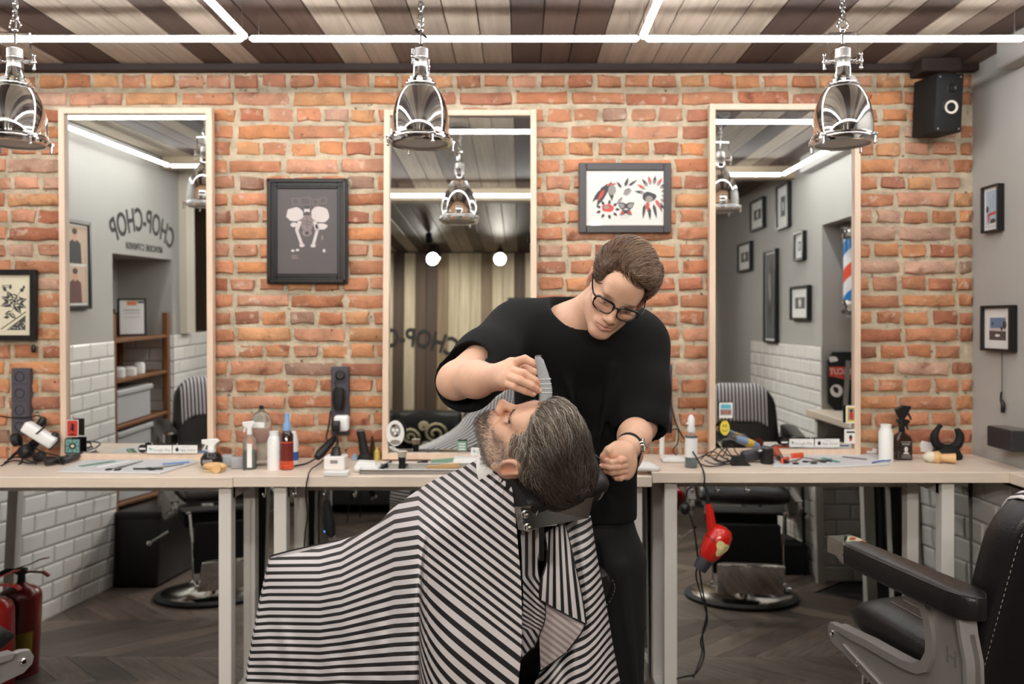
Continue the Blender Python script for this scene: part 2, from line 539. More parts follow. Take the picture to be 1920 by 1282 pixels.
# --- floor: chevron boards
FLOORM = mat('dark_floor_base', '#1c1815', .8)
FPLANK = mat('dark_oak_board', '#4a4039', .38, var=.35, vscale=3.5, stretch=(2, 16, 1), bump=.35, bscale=30, attr='object')
floor = MB().box((-.9, -2.9, -.03), (8.6, 6.2, .05)).build('floor', FLOORM, None, 0)
tag(floor, 'dark oak chevron floor', kind='structure'); ORG[floor.name] = Vector()
bw, bd = .185, .62
def chev(sg):
    pts = [(-bw / 2 + .0015 - sg * bd / 2 + .0, -bd / 2 + .001), (bw / 2 - .0015 - sg * bd / 2, -bd / 2 + .001), (bw / 2 - .0015 + sg * bd / 2, bd / 2 - .001), (-bw / 2 + .0015 + sg * bd / 2, bd / 2 - .001)]
    # mesh drawn along its own grain: rotate so the material's grain follows the board
    a = math.atan2(bd, sg * bd)
    Rm = Matrix.Rotation(-a, 4, 'Z')
    mb = MB().prism([(p[0], p[1]) for p in pts], .008, Rm)
    return mesh_only(mb, 'plank', FPLANK, 0), Matrix.Rotation(a, 4, 'Z')
CH_ = [chev(1), chev(-1)]
FC = ['#665850', '#5c5048', '#71635a', '#554a43', '#77685d', '#62564d']
nfl = 0
for b in range(9):
    for k in range(-18, 16):
        me, Rz = CH_[b % 2]
        x = k * bw + .05; y = -.3 - b * bd + .24
        if not (XL - .75 < x < XR + .1) or nfl >= 298:
            continue
        nfl += 1
        inst(me, 'plank', floor, Matrix.Translation((x, y, .0)) @ Rz, lin(rnd.choice(FC)) + (1,))

# --- tiles
TW, TH = .204, .102
TCACHE = {}
def tile_mesh(w):
    w = round(w, 3)
    if w not in TCACHE:
        mb = MB()
        a, h, bz = w / 2 - .002, TH / 2 - .002, .011
        b = min(bz, a * .5)
        vs = [(-a, -h, 0), (a, -h, 0), (a, h, 0), (-a, h, 0), (-a, -h, .004), (a, -h, .004), (a, h, .004), (-a, h, .004), (-a + b, -h + bz, .008), (a - b, -h + bz, .008), (a - b, h - bz, .008), (-a + b, h - bz, .008)]
        fs = [(0, 1, 5, 4), (1, 2, 6, 5), (2, 3, 7, 6), (3, 0, 4, 7), (4, 5, 9, 8), (5, 6, 10, 9), (6, 7, 11, 10), (7, 4, 8, 11), (8, 9, 10, 11)]
        TCACHE[w] = mesh_only(mb.add(vs, fs), 'tile', TILE, 0)
    return TCACHE[w]
def tiles(parent, o, u, n, L, rows, shift=0.):
    """rows of bevelled tiles from the floor at o, along unit vector u, facing n"""
    u = Vector(u); n = Vector(n); up = Vector((0, 0, 1))
    B = Matrix((u, up, n)).transposed().to_4x4()
    for r in range(rows):
        s = -(TW / 2 if r % 2 else 0) - shift
        while s < L - .01:
            a, b = max(s, 0), min(s + TW, L)
            if b - a > .012:
                c = Vector(o) + u * ((a + b) / 2) + up * ((r + .5) * TH)
                inst(tile_mesh(b - a), 'tile', parent, Matrix.Translation(c) @ B)
            s += TW
WH = 14 * TH
def slab(name, lo, hi, m, label):
    lo = Vector(lo); hi = Vector(hi)
    o = MB().box((lo + hi) / 2, hi - lo).build(name, m, None, 0)
    ORG[o.name] = Vector()
    return tag(o, label, kind='structure')
def multi(name, boxes, m, label):
    mb = MB()
    for lo, hi in boxes:
        lo = Vector(lo); hi = Vector(hi)
        mb.box((lo + hi) / 2, hi - lo)
    o = mb.build(name, m, None, 0); ORG[o.name] = Vector()
    return tag(o, label, kind='structure')
N0, N1, ND, NT = -1.74, -2.64, .42, 2.0
wl = multi('wall_left', [((XL - .1, N0, 0), (XL, .06, HC)), ((XL - .55, N1, NT), (XL, N0, HC)), ((XL - ND - .1, -3.0, 0), (XL - ND, N0, NT)),
                         ((XL - ND, N0, 0), (XL - .1, N0 + .08, NT)), ((XL - ND, -2.78, 0), (XL, N1, HC)), ((XL - .12, -3.35, 0), (XL - .004, -2.78, WH))], WALLGREY, 'grey painted side wall with tiled lower part and shelf niche')
GR = lambda lo, hi, p: MB().box((Vector(lo) + Vector(hi)) / 2, Vector(hi) - Vector(lo)).build('grout', GROUT, p, 0)
GR((XL - .05, N0, .0), (XL + .002, -.004, WH), wl); GR((XL - .05, -3.33, .0), (XL + .002, N1, WH), wl); GR((XL - ND, N1 - .01, 0), (XL, N1 + .002, WH), wl)
tiles(wl, (XL + .002, -.004, 0), (0, -1, 0), (1, 0, 0), -N0 - .004, 14, .09)
tiles(wl, (XL + .002, N1, 0), (0, -1, 0), (1, 0, 0), .8, 14, 0)
tiles(wl, (XL + .002, N1 + .002, 0), (-1, 0, 0), (0, 1, 0), ND, 14, .02)
o = MB().box((XL + .005, -2.86, (WH + HC) / 2), (.1, .16, HC - WH)).build('trim_3', mat('cream_trim', '#cfc6b6', .6), None, 0)
tag(o, 'cream jamb at the end of the grey wall', kind='structure')
o = MB().box((XL + .012, -.85, .04), (.018, 1.6, .0)).build('baseboard_left', PAPER, None, 0) if False else None
o = MB().box((XL - ND / 2 + .02, N1 + .012, .06), (ND + .04, .02, .12), b=.004).box((XL + .012, N1 - .36, .06), (.02, .8, .12), b=.004).build('baseboard_left', mat('white_baseboard', '#d9d5cf', .5), None, 0)
tag(o, 'white skirting at the foot of the tiled pier', kind='structure')

# right wall with its sill recess
RC0, RC1, RX = -.56, -1.92, 2.62
wr = multi('wall_right', [((XR, RC0, 0), (XR + .1, .06, HC)), ((XR, RC1, 2.25), (XR + .7, RC0, HC)), ((XR, YB, 0), (XR + .1, RC1, HC)), ((XR + .1, RC1 - .1, 0), (RX, RC1, 2.25)),
                          ((XR + .1, RC0, 0), (RX, RC0 + .1, 2.25)), ((RX, RC1, 0), (RX + .1, RC0, 2.25))], WALLGREY, 'grey painted side wall with picture frames and a sill recess')
GR((XR - .002, RC0, 0), (XR + .05, -.004, 1.0), wr); GR((XR - .002, -3.6, 0), (XR + .05, RC1 - .02, WH), wr); GR((XR, RC1 - .05, 0), (RX, RC1 + .002, .98), wr)
tiles(wr, (XR - .002, -.004, 0), (0, -1, 0), (-1, 0, 0), -RC0 - .004, 9, .11)
tiles(wr, (XR - .002, RC1, 0), (0, -1, 0), (-1, 0, 0), 1.68, 14, .0)
tiles(wr, (XR - .002, RC1 + .002, 0), (1, 0, 0), (0, 1, 0), RX - XR, 9, .0)
# duct on the right wall under the ceiling
o = MB().box((XR - .04, -1.22, 2.695), (.085, 1.8, .112), b=.006).build('trim_4', mat('duct_paint', '#a8a5a0', .7), None, 0)
tag(o, 'grey boxed duct high on the side wall', kind='structure')
o = MB().box((1.83, -.08, HC - .03), (.17, .12, .06), b=.004).build('trim_5', CEILDARK, None, 0)
tag(o, 'small dark box at the ceiling edge', kind='structure')

# back wall of upright boards, seen in the mirrors
WPL = mat('wall_board', '#a89a80', .6, var=.3, vscale=2.2, stretch=(14, 1, .6), bump=.3, bscale=20, attr='object')
bk = slab('wall_rear', (-5.2, YB - .1, 0), (XR + .1, YB - .02, HC), CEILDARK, 'board clad rear wall seen in the mirrors')
bm_ = mesh_only(MB().box((0, YB - .012, HC / 2), (.1215, .02, HC - .02), b=.003), 'board', WPL, 0)
wseq = 'bdbdddmbbbmdbbdmdbddbbmdbdbbdd'
for k in range(58):
    x = XR - .06 - k * .1247
    if x < -5: break
    kk = int(math.floor((x + 1.52) / .1247))
    t = {0: 'b', 1: 'd', 2: 'b', 3: 'd', 4: 'd', 5: 'm', 6: 'b', 7: 'b', 8: 'b', 9: 'm', 10: 'b', -1: 'b', -2: 'd'}.get(kk, rnd.choice('bdm'))
    c = {'b': ['#a99d84', '#b3a78e', '#9f937b'], 'd': ['#4b3a2c', '#413125', '#57442f'], 'm': ['#7b6850', '#6d5c47']}[t]
    inst(bm_, 'board', bk, Matrix.Translation((x, 0, 0)), lin(rnd.choice(c)) + (1,))
slab('wall_far_left', (-5.3, YB, 0), (-5.2, -2.9, HC), WALLGREY, 'grey wall of the side room')
slab('wall_side_room', (-5.3, -2.9, 0), (XL - .43, -2.8, HC), WALLGREY, 'grey cross wall of the side room')
# ------------------------------------------------------------------ TUBE LIGHTS
WIRE = mat('thin_steel_wire', '#8a7f78', .4, .8)
PROFILE = mat('white_profile', '#d8d8d6', .5)
TZ, Y1, Y2 = 2.645, -.67, -2.2
TX = [-2.49, -1.012, .446, 1.866]
def tube_light(a, b, label, wires=True):
    a = Vector(a); b = Vector(b)
    t = thing('tube_light', label, 'light', (a + b) / 2, 'tube lights of the ceiling grid')
    d = (b - a).normalized()
    MB().tube([a, a + d * .004, a + d * .01, b - d * .01, b - d * .004, b], [.007, .0105, .0118, .0118, .0105, .007], 14).build('glow_tube', EMIT, t, 180)
    up = Vector((0, 0, 1)); sd = d.cross(up)
    hs = MB(); arc = [R(28 + 124 * j / 12) for j in range(13)]
    sec = [(math.cos(q) * .0134, math.sin(q) * .0134) for q in arc] + [(math.cos(q) * .0121, math.sin(q) * .0121) for q in reversed(arc)]
    hs.loft([[e + sd * u + up * v for u, v in sec] for e in (a + d * .004, b - d * .004)])
    hs.build('housing', PROFILE, t, 50)
    for e, s in ((a, -1), (b, 1)):
        MB().cyl(e, e + d * s * .006, .007).build('end_cap', WHITE, t)
        p = e - d * s * .03
        MB().cyl(p + Vector((0, 0, .012)), (p.x, p.y, HC), .0012, seg=6).cyl(p + Vector((0, 0, .013)), p + Vector((0, 0, .05)), .003, .0015, seg=8).build('wire', WIRE, t)
    return t
names = ['left', 'middle', 'right']
for i in range(3):
    g = .016
    tube_light((TX[i] + g, Y1, TZ), (TX[i + 1] - g, Y1, TZ), 'glowing ceiling tube parallel to the brick wall, ' + ['left one behind the leftmost pendant', 'middle one behind the central pendant', 'right one behind the rightmost pendant'][i])
    tube_light((TX[i] + g, Y2, TZ), (TX[i + 1] - g, Y2, TZ), 'glowing tube across the room seen only in the ' + names[i] + ' mirror')
for i in range(4):
    tube_light((TX[i], Y1 - .02, TZ), (TX[i], Y2 + .02, TZ), 'glowing ceiling tube running towards the viewer, ' + ['near the grey left wall', 'between left and central pendants', 'between central and right pendants', 'near the grey right wall'][i])
# small ceiling spots by the rear wall
SPOT = mat('spot_bulb', '#fff1d8', emit=SPOT_POWER)
for k, (px, py) in enumerate(((812, 478), (822, 485), (938, 482))):
    p = V(px, py, 5.15, .066)
    t = thing('ceiling_and_fill_spot', 'small black ceiling spot glowing near the rear wall, ' + ['first of the close pair', 'second of the close pair', 'the one standing alone'][k], 'spotlight', (p.x, p.y, HC), 'ceiling spots at the rear')
    MB().cyl((p.x, p.y, HC), (p.x, p.y, p.z + .05), .012).cyl((p.x, p.y, p.z + .09), (p.x, p.y, p.z + .01), .03, .045).build('housing', MATTE, t)
    MB().ball(p, .022).build('bulb', SPOT, t)

for k, x in enumerate((-1.9, -.9, .1, 1.2)):  # housings added for the made-up fill spots on the rear wall
    t = thing('ceiling_and_fill_spot', ['first', 'second', 'third', 'fourth'][k] + ' added black fill light spot on the rear ceiling counted from the left wall', 'spotlight', (x, -4.3, HC), 'ceiling spots at the rear')
    MB().cyl((x, -4.3, HC), (x, -4.3, 2.7), .012).cyl((x, -4.28, 2.73), (x, -4.335, 2.66), .03, .036).build('housing', MATTE, t)

# ------------------------------------------------------------------ PENDANT LAMPS
DIFF = mat('lamp_diffuser', '#c9c5c0', .45)
def pendant(X, rotz, label, chain_tilt=0.):
    Y = -.894; z0 = 2.205
    t = thing('pendant_lamp', label, 'lamp', (X, Y, z0), 'chrome pendant lamps')
    o = Vector((X, Y, z0))
    A = lambda r, a, z: o + Vector((r * math.cos(a + rotz), r * math.sin(a + rotz), z))
    bell = [(.0975, .028), (.0985, .045), (.098, .065), (.096, .091), (.0915, .117), (.0845, .142), (.075, .164), (.063, .183), (.054, .193), (.057, .196), (.057, .203), (.049, .206), (.050, .214), (.0425, .217), (.0435, .224), (.034, .228), (.028, .234), (.026, .246), (.0255, .262)]
    MB().lathe([(r, z) for r, z in bell] + [(.0, .262)], o, seg=48).build('bell_shade', CHROME, t, 50)
    MB().lathe([(.0255, .262), (.0255, .29), (.027, .292), (.027, .297), (.025, .299), (.0245, .325), (.014, .329), (0, .329)], o, seg=28).build('socket_neck', STEEL, t, 40)
    MB().lathe([(.090, .0), (.104, .0), (.108, .006), (.110, .012), (.107, .016), (.107, .020), (.102, .024), (.101, .030), (.097, .032), (.088, .02), (.09, 0)], o, seg=48).build('rim', CHROME, t, 50)
    MB().lathe([(0, .004), (.06, .004), (.091, .008), (.091, .012), (0, .012)], o, seg=36).build('diffuser', DIFF, t)
    for k in range(4):
        a = math.pi / 4 + k * math.pi / 2
        mb = MB()
        mb.cyl(A(.100, a, .018), A(.118, a, .018), .006).ball(A(.118, a, .018), .007, 10).cyl(A(.118, a, .018), A(.116, a, -.008), .0042).ball(A(.116, a, -.010), .006, 10)
        mb.cyl(A(.118, a - .09, .018), A(.118, a + .09, .018), .004)
        mb.build('clamp_screw', CHROME, t, 60)
    br = MB()
    # stirrup over the neck with two wing screws
    u = Vector((math.cos(rotz), math.sin(rotz), 0))
    w = .047
    for s in (-1, 1):
        br.bar(o + u * s * w + Vector((0, 0, .275)), o + u * s * w + Vector((0, 0, .378)), .0035, .010)
    br.bar(o - u * w + Vector((0, 0, .380)), o + u * w + Vector((0, 0, .380)), .010, .004)
    br.build('stirrup', CHROME, t)
    for s in (-1, 1):
        c = o + u * s * .06 + Vector((0, 0, .283))
        MB().cyl(o + u * s * .02 + Vector((0, 0, .283)), c, .0055).ball(c, .0075, 10).cyl(c + Vector((0, 0, -.022)), c + Vector((0, 0, .022)), .0035).ball(c + Vector((0, 0, .023)), .0055, 10).ball(c - Vector((0, 0, .023)), .0055, 10).build('wing_screw', CHROME, t, 60)
    MB().cyl(o + Vector((0, 0, .345)), o + Vector((0, 0, .395)), .004).ball(o + Vector((0, 0, .392)), .009, 10).build('hanger', CHROME, t, 60)
    ch = MB()
    zz = .41; k = 0
    ring = lambda c, ax, R_, r_: ch.tube([c + Vector((math.cos(a) * R_ * .62 * (1 - ax), math.cos(a) * R_ * .62 * ax, math.sin(a) * R_)) for a in [2 * math.pi * j / 12 for j in range(13)]], r_, 6)
    ch.tube([o + Vector((0, 0, .41)) + u * .017 * math.cos(a) + Vector((0, 0, .017 * math.sin(a))) for a in [2 * math.pi * j / 16 for j in range(17)]], .003, 6)
    z_ = .435
    while z0 + z_ < HC - .03:
        ring(o + Vector((.0, 0, z_)), k % 2, .0145, .0028); z_ += .021; k += 1
    ch.build('chain', CHROME, t, 60)
    MB().tube([o + Vector((.002, 0, .39)), o + Vector((.005, .003, .46)), (X + .002, Y, HC)], .0024, 6).build('flex', STEEL, t, 60)
    MB().lathe([(.012, -.03), (.05, -.022), (.05, 0), (0, 0)], (X, Y, HC), seg=28).build('ceiling_rose', STEEL, t)
    return t
pendant(-1.726, .15, 'chrome industrial pendant lamp at the left edge, cut by the frame')
pendant(-.342, 1.25, 'chrome industrial pendant lamp hanging before the middle mirror')
pendant(1.097, -.12, 'chrome industrial pendant lamp hanging before the right mirror')

# ------------------------------------------------------------------ MIRRORS
def mirror(x0, x1, z0, z1, tilt, y0, label):
    t = thing('wall_mirror', label, 'mirror', ((x0 + x1) / 2, y0, z0), 'tall pine framed mirrors')
    w, d, fw = x1 - x0, .035, .027
    mb = MB()
    W2 = w / 2; Hh = z1 - z0
    for s in (-1, 1):
        mb.box((s * (W2 - fw / 2), 0, Hh / 2), (fw, d, Hh), b=.002)
    mb.box((0, 0, fw / 2), (w - 2 * fw, d, fw), b=.002).box((0, 0, Hh - fw / 2), (w - 2 * fw, d, fw), b=.002)
    mb.v = [(v[0] + t.location.x, v[1] + t.location.y, v[2] + z0) for v in mb.v]
    mb.build('frame', PINE, t, 0)
    c = t.location
    MB().box((c.x, c.y + .004, z0 + Hh / 2), (w - 2 * fw + .004, .004, Hh - 2 * fw + .004)).build('mirror_glass', MIRROR, t, 0)
    t.rotation_euler = (R(tilt), 0, 0)
    return t
MIR_L = mirror(-2.046, -1.366, .985, 2.546, .75, -.045, 'tall pine framed mirror on the left, showing the grey wall with lettering')
MIR_C = mirror(-.611, .069, .994, 2.546, -1.9, -.085, 'tall pine framed mirror in the middle, showing the board clad rear wall')
MIR_R = mirror(.836, 1.507, 1.008, 2.567, 0, -.05, 'tall pine framed mirror on the right, showing small frames and a barber pole')
t = MB().box((0, 0, .46), (4.66, .006, .92)).build('floor_mirror', MIRROR, None, 0)
t.location = (-.32, -.05, .002); t.rotation_euler = (R(-2.4), 0, 0)
tag(t, 'long frameless mirror leaning on the wall below the counter', 'mirror')
t = MB().box((-.32, -.004, .94), (4.66, .05, .03)).build('trim_6', mat('raw_ledge', '#7d6a55', .7, var=.2), None, 0)
tag(t, 'raw wooden ledge behind the counter', kind='structure')

# ------------------------------------------------------------------ COUNTER
YF = -.45
def desk(x0, x1, zt, fx, label, name='barber_counter'):
    t = thing(name, label, 'counter', ((x0 + x1) / 2, -.24, 0), 'whitewashed counters along the brick wall')
    MB().box(((x0 + x1) / 2, (YF - .015) / 2, zt - .021), (x1 - x0 - .001, -YF - .015, .042), b=.002).build('tabletop', DESK, t, 0)
    for x in fx:
        for y in (YF + .06, -.1):
            MB().box((x, y, (zt - .042) / 2), (.05, .05, zt - .042), b=.0015).build('leg', LEGM, t, 0)
        MB().box((x, (YF - .04) / 2, zt - .07), (.05, .29, .055)).build('top_rail', LEGM, t, 0)
        MB().box((x, (YF - .04) / 2, .026), (.05, .29, .05)).build('foot_bar', LEGM, t, 0)
    MB().box(((x0 + x1) / 2, -.06, zt - .09), (x1 - x0 - .1, .02, .09)).build('rear_rail', LEGM, t, 0)
    return t
ZL, ZM, ZR = .985, .988, 1.004
desk(-2.64, -1.142, ZL, (-2.5, -1.156 - .03), 'whitewashed wooden counter under the left mirror')
desk(-1.141, .519, ZM, (-.965, .46), 'whitewashed wooden counter under the middle mirror, behind the seated client')
desk(.520, 2.03, ZR, (.60, 1.71), 'whitewashed wooden counter under the right mirror')
t = thing('sill_shelf', 'pale sill board running along the right wall recess', 'shelf', (2.2, -1.2, ZR))
MB().box(((1.93 + RX) / 2, (YF + RC1) / 2 - .002, ZR - .021), (RX - 1.93 - .004, YF - RC1 - .006, .042), b=.002).build('board', DESK, t, 0)
MB().box((2.0, -1.86, (ZR - .042) / 2), (.05, .05, ZR - .042)).build('leg', LEGM, t, 0)
MB().box((2.0, -.53, (ZR - .042) / 2), (.05, .05, ZR - .042)).build('leg', LEGM, t, 0)
# radiator in the recess
t = thing('radiator', 'black column radiator under the sill in the right recess', 'radiator', (2.3, -1.25, 0))
for k in range(9):
    MB().box((2.3, -.8 - k * .1, .5), (.1, .07, .74), b=.02, seg=2).build('column', MATTE, t, 40)
MB().cyl((2.3, -.76, .82), (2.3, -1.64, .82), .02).cyl((2.3, -.76, .18), (2.3, -1.64, .18), .02).cyl((2.3, -.8, 0), (2.3, -.8, .2), .015).build('pipe', MATTE, t)
# hooks under the counters
for hk, x in enumerate((-1.02, -.9, -.78, -.66, .68, .78, .9)):
    zt = (ZM if x < .5 else ZR) - .042
    t = MB().tube([Vector((x, YF + .03, zt)), Vector((x, YF + .03, zt - .03)), Vector((x, YF + .012, zt - .042)), Vector((x, YF - .005, zt - .03))], .0032, 8, 3).ball((x, YF - .005, zt - .028), .0055, 8).build('cup_hook', CHROME, None, 60)
    tag(t, ['first', 'second', 'third', 'fourth', 'fifth', 'sixth', 'seventh'][hk] + ' chrome cup hook from the left under the counter edge', 'hook', 'cup hooks under the counter')
# ------------------------------------------------------------------ BARBER CHAIRS (local frame: front is +y, column at the origin)
PLATE = mat('cast_grey_frame', '#8d8986', .36, .35)
SEAM = mat('pale_stitching', '#8f8a86', .7)
CHROMEW = mat('worn_chrome', '#d9d6d2', .12, 1)
STRIPE = bpy.data.materials.new('striped_cape_cloth')
def stripe_mat(m, dark, light, duty, uv='stripe', rough=.55):
    m.use_nodes = True
    nt = m.node_tree; b = nt.nodes['Principled BSDF']
    b.inputs['Roughness'].default_value = rough
    u = nt.nodes.new('ShaderNodeAttribute'); u.attribute_name = uv
    fr = nt.nodes.new('ShaderNodeMath'); fr.operation = 'FRACT'
    nt.links.new(u.outputs['Fac'], fr.inputs[0])
    pp = nt.nodes.new('ShaderNodeMath'); pp.operation = 'PINGPONG'; pp.inputs[1].default_value = .5
    nt.links.new(u.outputs['Fac'], pp.inputs[0])
    mr = nt.nodes.new('ShaderNodeMapRange'); mr.inputs['From Min'].default_value = duty / 2 - .015; mr.inputs['From Max'].default_value = duty / 2 + .015
    nt.links.new(pp.outputs[0], mr.inputs['Value'])
    x = nt.nodes.new('ShaderNodeMix'); x.data_type = 'RGBA'
    x.inputs['A'].default_value = lin(dark) + (1,); x.inputs['B'].default_value = lin(light) + (1,)
    nt.links.new(mr.outputs[0], x.inputs['Factor']); nt.links.new(x.outputs['Result'], b.inputs['Base Color'])
    return m
stripe_mat(STRIPE, '#171517', '#cdc7c8', .46)
LINING = stripe_mat(bpy.data.materials.new('cape_lining'), '#8f8384', '#b7aaaa', .46)

def set_attr(o, name, vals):
    a = o.data.attributes.new(name, 'FLOAT', 'POINT')
    a.data.foreach_set('value', np.asarray(vals, dtype=np.float32))

def profile_yz(poly, x, d, b=.003):
    """polygon in the y-z plane, d thick, centred at x"""
    M = Matrix(((0, 0, 1, x), (1, 0, 0, 0), (0, 1, 0, 0), (0, 0, 0, 1)))
    return poly, d, M, b

def pad(mb, rings_fn, n):
    mb.loft([rings_fn(i / (n - 1)) for i in range(n)])

def superellipse(cx, cz, a, b, n=24, p=4.):
    out = []
    for k in range(n):
        t = 2 * math.pi * k / n
        c, s = math.cos(t), math.sin(t)
        out.append((cx + a * math.copysign(abs(c) ** (2 / p), c), cz + b * math.copysign(abs(s) ** (2 / p), s)))
    return out

def make_chair(label, recline=0., raised=0., name='barber_chair'):
    t = thing(name, label, 'chair', (0, 0, 0), 'black leather barber chairs')
    # base, column
    MB().lathe([(0, .0), (.345, 0), (.345, .022), (.30, .034), (.29, .034), (0, .03)], seg=48).build('base_rim', MATTE, t)
    MB().lathe([(.31, .030), (.29, .042), (.2, .060), (.1, .075), (.075, .09), (0, .09)], seg=40).build('base_plate', CHROMEW, t, 180)
    MB().cyl((0, 0, .08), (0, 0, .48), .055, seg=24).build('column', CHROME, t)
    MB().box((0, .03, .5), (.42, .34, .08), b=.01).build('under_frame', MATTE, t)
    # seat
    mb = MB(); rings = []
    for i, y in enumerate(np.linspace(.02, .475, 15)):
        f = max(0, (y - .38) / .095); e = math.sqrt(max(0, 1 - f * f))
        h = .055 * max(e, .25); zc = .68 - .004 * f
        rings.append([Vector((x, y, z)) for x, z in superellipse(0, zc, .255 - .012 * f * f, h, 28, 5)])
    for r in rings:
        for v in r:
            if v.z > .69:
                v.z += .012 * (1 - (v.x / .26) ** 2) + .0015 * math.cos(v.x * 2 * math.pi / .0425)
    mb.loft(rings).build('seat', LEATHER, t, 60)
    mb = MB()
    for x in np.linspace(-.17, .17, 9):
        mb.tube([Vector((x, y, .7375 + .0105 * (1 - (x / .26) ** 2) - .0012)) for y in (.03, .15, .25, .33, .37)], .0011, 5)
    tag(mb.build('seat_stitching', SEAM, t, 0), 'pale stitched seams across the seat', kind='stuff')
    # side frames, arms
    outer = [(.47, .582), (.495, .6), (.5, .622), (.488, .645), (.462, .652), (.42, .648), (.36, .655), (.28, .664), (.2, .668), (.11, .674), (.06, .684), (.025, .705), (.006, .74), (.004, .79), (.016, .83), (.045, .87),
             (.06, .885), (-.115, .89), (-.13, .84), (-.148, .78), (-.152, .7), (-.14, .62), (-.11, .56), (-.05, .51), (.04, .495), (.16, .515), (.3, .55), (.41, .575)]
    inner = [(.43, .640), (.36, .640), (.28, .648), (.2, .652), (.11, .658), (.05, .668), (.01, .69), (-.012, .735), (-.014, .79), (0, .84), (.03, .885)]
    rim2 = [(.44, .655), (.36, .662), (.28, .671), (.2, .675), (.11, .681), (.065, .69), (.033, .71), (.014, .742), (.012, .79), (.024, .826), (.052, .872)]
    for s in (-1, 1):
        p, d, M, b = profile_yz(outer, s * .297, .02, .003)
        o = MB().prism(p, d, M, b).build('side_frame', PLATE, t, 30)
        ri = MB(); 
        r1 = [[Vector((s * (.297 + w), y, z)) for (y, z) in pts] for w, pts in ((-.02, rim2), (.022, rim2), (.022, inner), (-.02, inner))]
        ri.loft([[r1[k][i] for k in range(4)] for i in range(len(rim2))]).build('raised_rim', PLATE, o, 30)
        MB().bar((s * .31, .40, .607), (s * .31, .08, .538), .012, .012, .003).build('rib', PLATE, o, 0)
        back = [(-.13, .84), (-.148, .78), (-.152, .7), (-.14, .62), (-.11, .56)]
        ri = MB()
        ri.loft([[Vector((s * .280, y + .0, z)), Vector((s * .328, y, z)), Vector((s * .328, y + .012, z)), Vector((s * .280, y + .012, z))] for y, z in [(-.122, .885)] + back]).build('back_flange', PLATE, o, 30)
        for y, z in ((.468, .618), (.33, .577), (-.1, .6)):
            MB().lathe([(0, 0), (.011, 0), (.011, .003), (.007, .006), (.007, .004), (0, .004)], (s * .3075, y, z), (s, 0, 0), 14).build('screw', CHROME, o, 40)
        # embossed monogram on the plate
        if s < 0:
            Mx = Matrix(((0, 0, s, s * .3078), (-s * -1, 0, 0, -.075), (0, 1, 0, .76), (0, 0, 0, 1)))
            MB().text('H', .06, Matrix(((0, 0, -1, -.3078), (-1, 0, 0, -.07), (0, 1, 0, .76), (0, 0, 0, 1))), .0006).build('monogram', mat('monogram_grey', '#777371', .5, .3), o, 0)
        # arm pad
        rings = []
        for y in np.linspace(-.165, .36, 22):
            e = math.sqrt(max(.02, 1 - max(0, (-.09 - y) / .08) ** 2))
            a = (.046 - .006 * max(0, y) / .36) * e
            rings.append([Vector((s * .3 + x, y, z)) for x, z in superellipse(0, .908 - .008 * (y / .3), a, .038 * (.55 + .45 * e), 20, 5)])
        arm = MB().loft(rings).build('arm_pad', LEATHER, t, 60)
        pp = [Vector((s * .3 + q * (.0445 - .006 * max(0, y) / .36) * math.sqrt(max(.0, 1 - max(0, (-.09 - y) / .08) ** 2)), y, .937 - .008 * (y / .3))) for q, ys in ((-1, np.linspace(.355, -.168, 16)), (1, np.linspace(-.168, .355, 16))) for y in ys]
        MB().tube(pp, .0018, 5).build('piping', mat('piping_black', '#26201f', .45), arm, 60)
        tip = MB()
        tip.loft([[Vector((s * .3 + x, y, z)) for x, z in ((-.04 * w, z0), (.04 * w, z0), (.04 * w, z1), (-.04 * w, z1))] for y, w, z0, z1 in ((.355, 1, .868, .934), (.40, .99, .885, .934), (.445, .98, .882, .932))])
        tip.build('arm_tip', CHROME, t, 20)
    # backrest
    bk = MB(); rings = []
    ca, sa = math.cos(recline), math.sin(recline)
    piv = Vector((0, .02, .70))
    def rec(v):
        d = v - piv
        return Vector((v.x, piv.y + d.y * ca - d.z * sa, piv.z + d.y * sa + d.z * ca))
    HB = .5
    for q in np.linspace(0, 1, 15):
        z = .66 + HB * q * 1.06
        f = max(0, (q - .72) / .28); e = math.sqrt(max(.06, 1 - f ** 2.4))
        w = (.255 - .035 * q) * (.45 + .55 * e); th = .062 * (.5 + .5 * e)
        yc = -.015 - .135 * q
        rings.append([rec(Vector((x, y, z))) for x, y in superellipse(0, yc, w, th, 28, 5)])
    bo = bk.loft(rings).build('backrest', LEATHER, t, 60)
    st = MB()
    for s in (-1, 1):
        pts = []
        for q in np.linspace(.05, .97, 22):
            f = max(0, (q - .72) / .28); e = math.sqrt(max(.06, 1 - f ** 2.4))
            pts.append(rec(Vector((s * ((.255 - .035 * q) * (.45 + .55 * e) - .012), -.015 - .135 * q - .062 * (.5 + .5 * e) - .0004, .66 + HB * q * 1.06))))
        for a, b in zip(spline(pts, 3)[::2], spline(pts, 3)[1::2]):
            st.bar(a, b, .0014)
    tag(st.build('back_stitching', SEAM, bo, 0), 'dotted pale stitching round the rear panel', kind='stuff')
    # leg apron and footrest on chrome links
    lift = raised
    MB().box((0, .445, .38), (.38, .03, .29), (R(-4), 0, 0), .008).build('leg_panel', MATTE, t)
    fc = Vector((0, .62 + lift * .25, .25 + lift)); fr = (R(52 - 40 * min(1, lift * 2)), 0, 0)
    MB().box(fc, (.36, .235, .02), fr, .006).build('footrest_plate', CHROME, t)
    Mf = Matrix.Translation(fc) @ Euler(fr).to_matrix().to_4x4()
    mb = MB(); mb.T = Mf
    rg = []
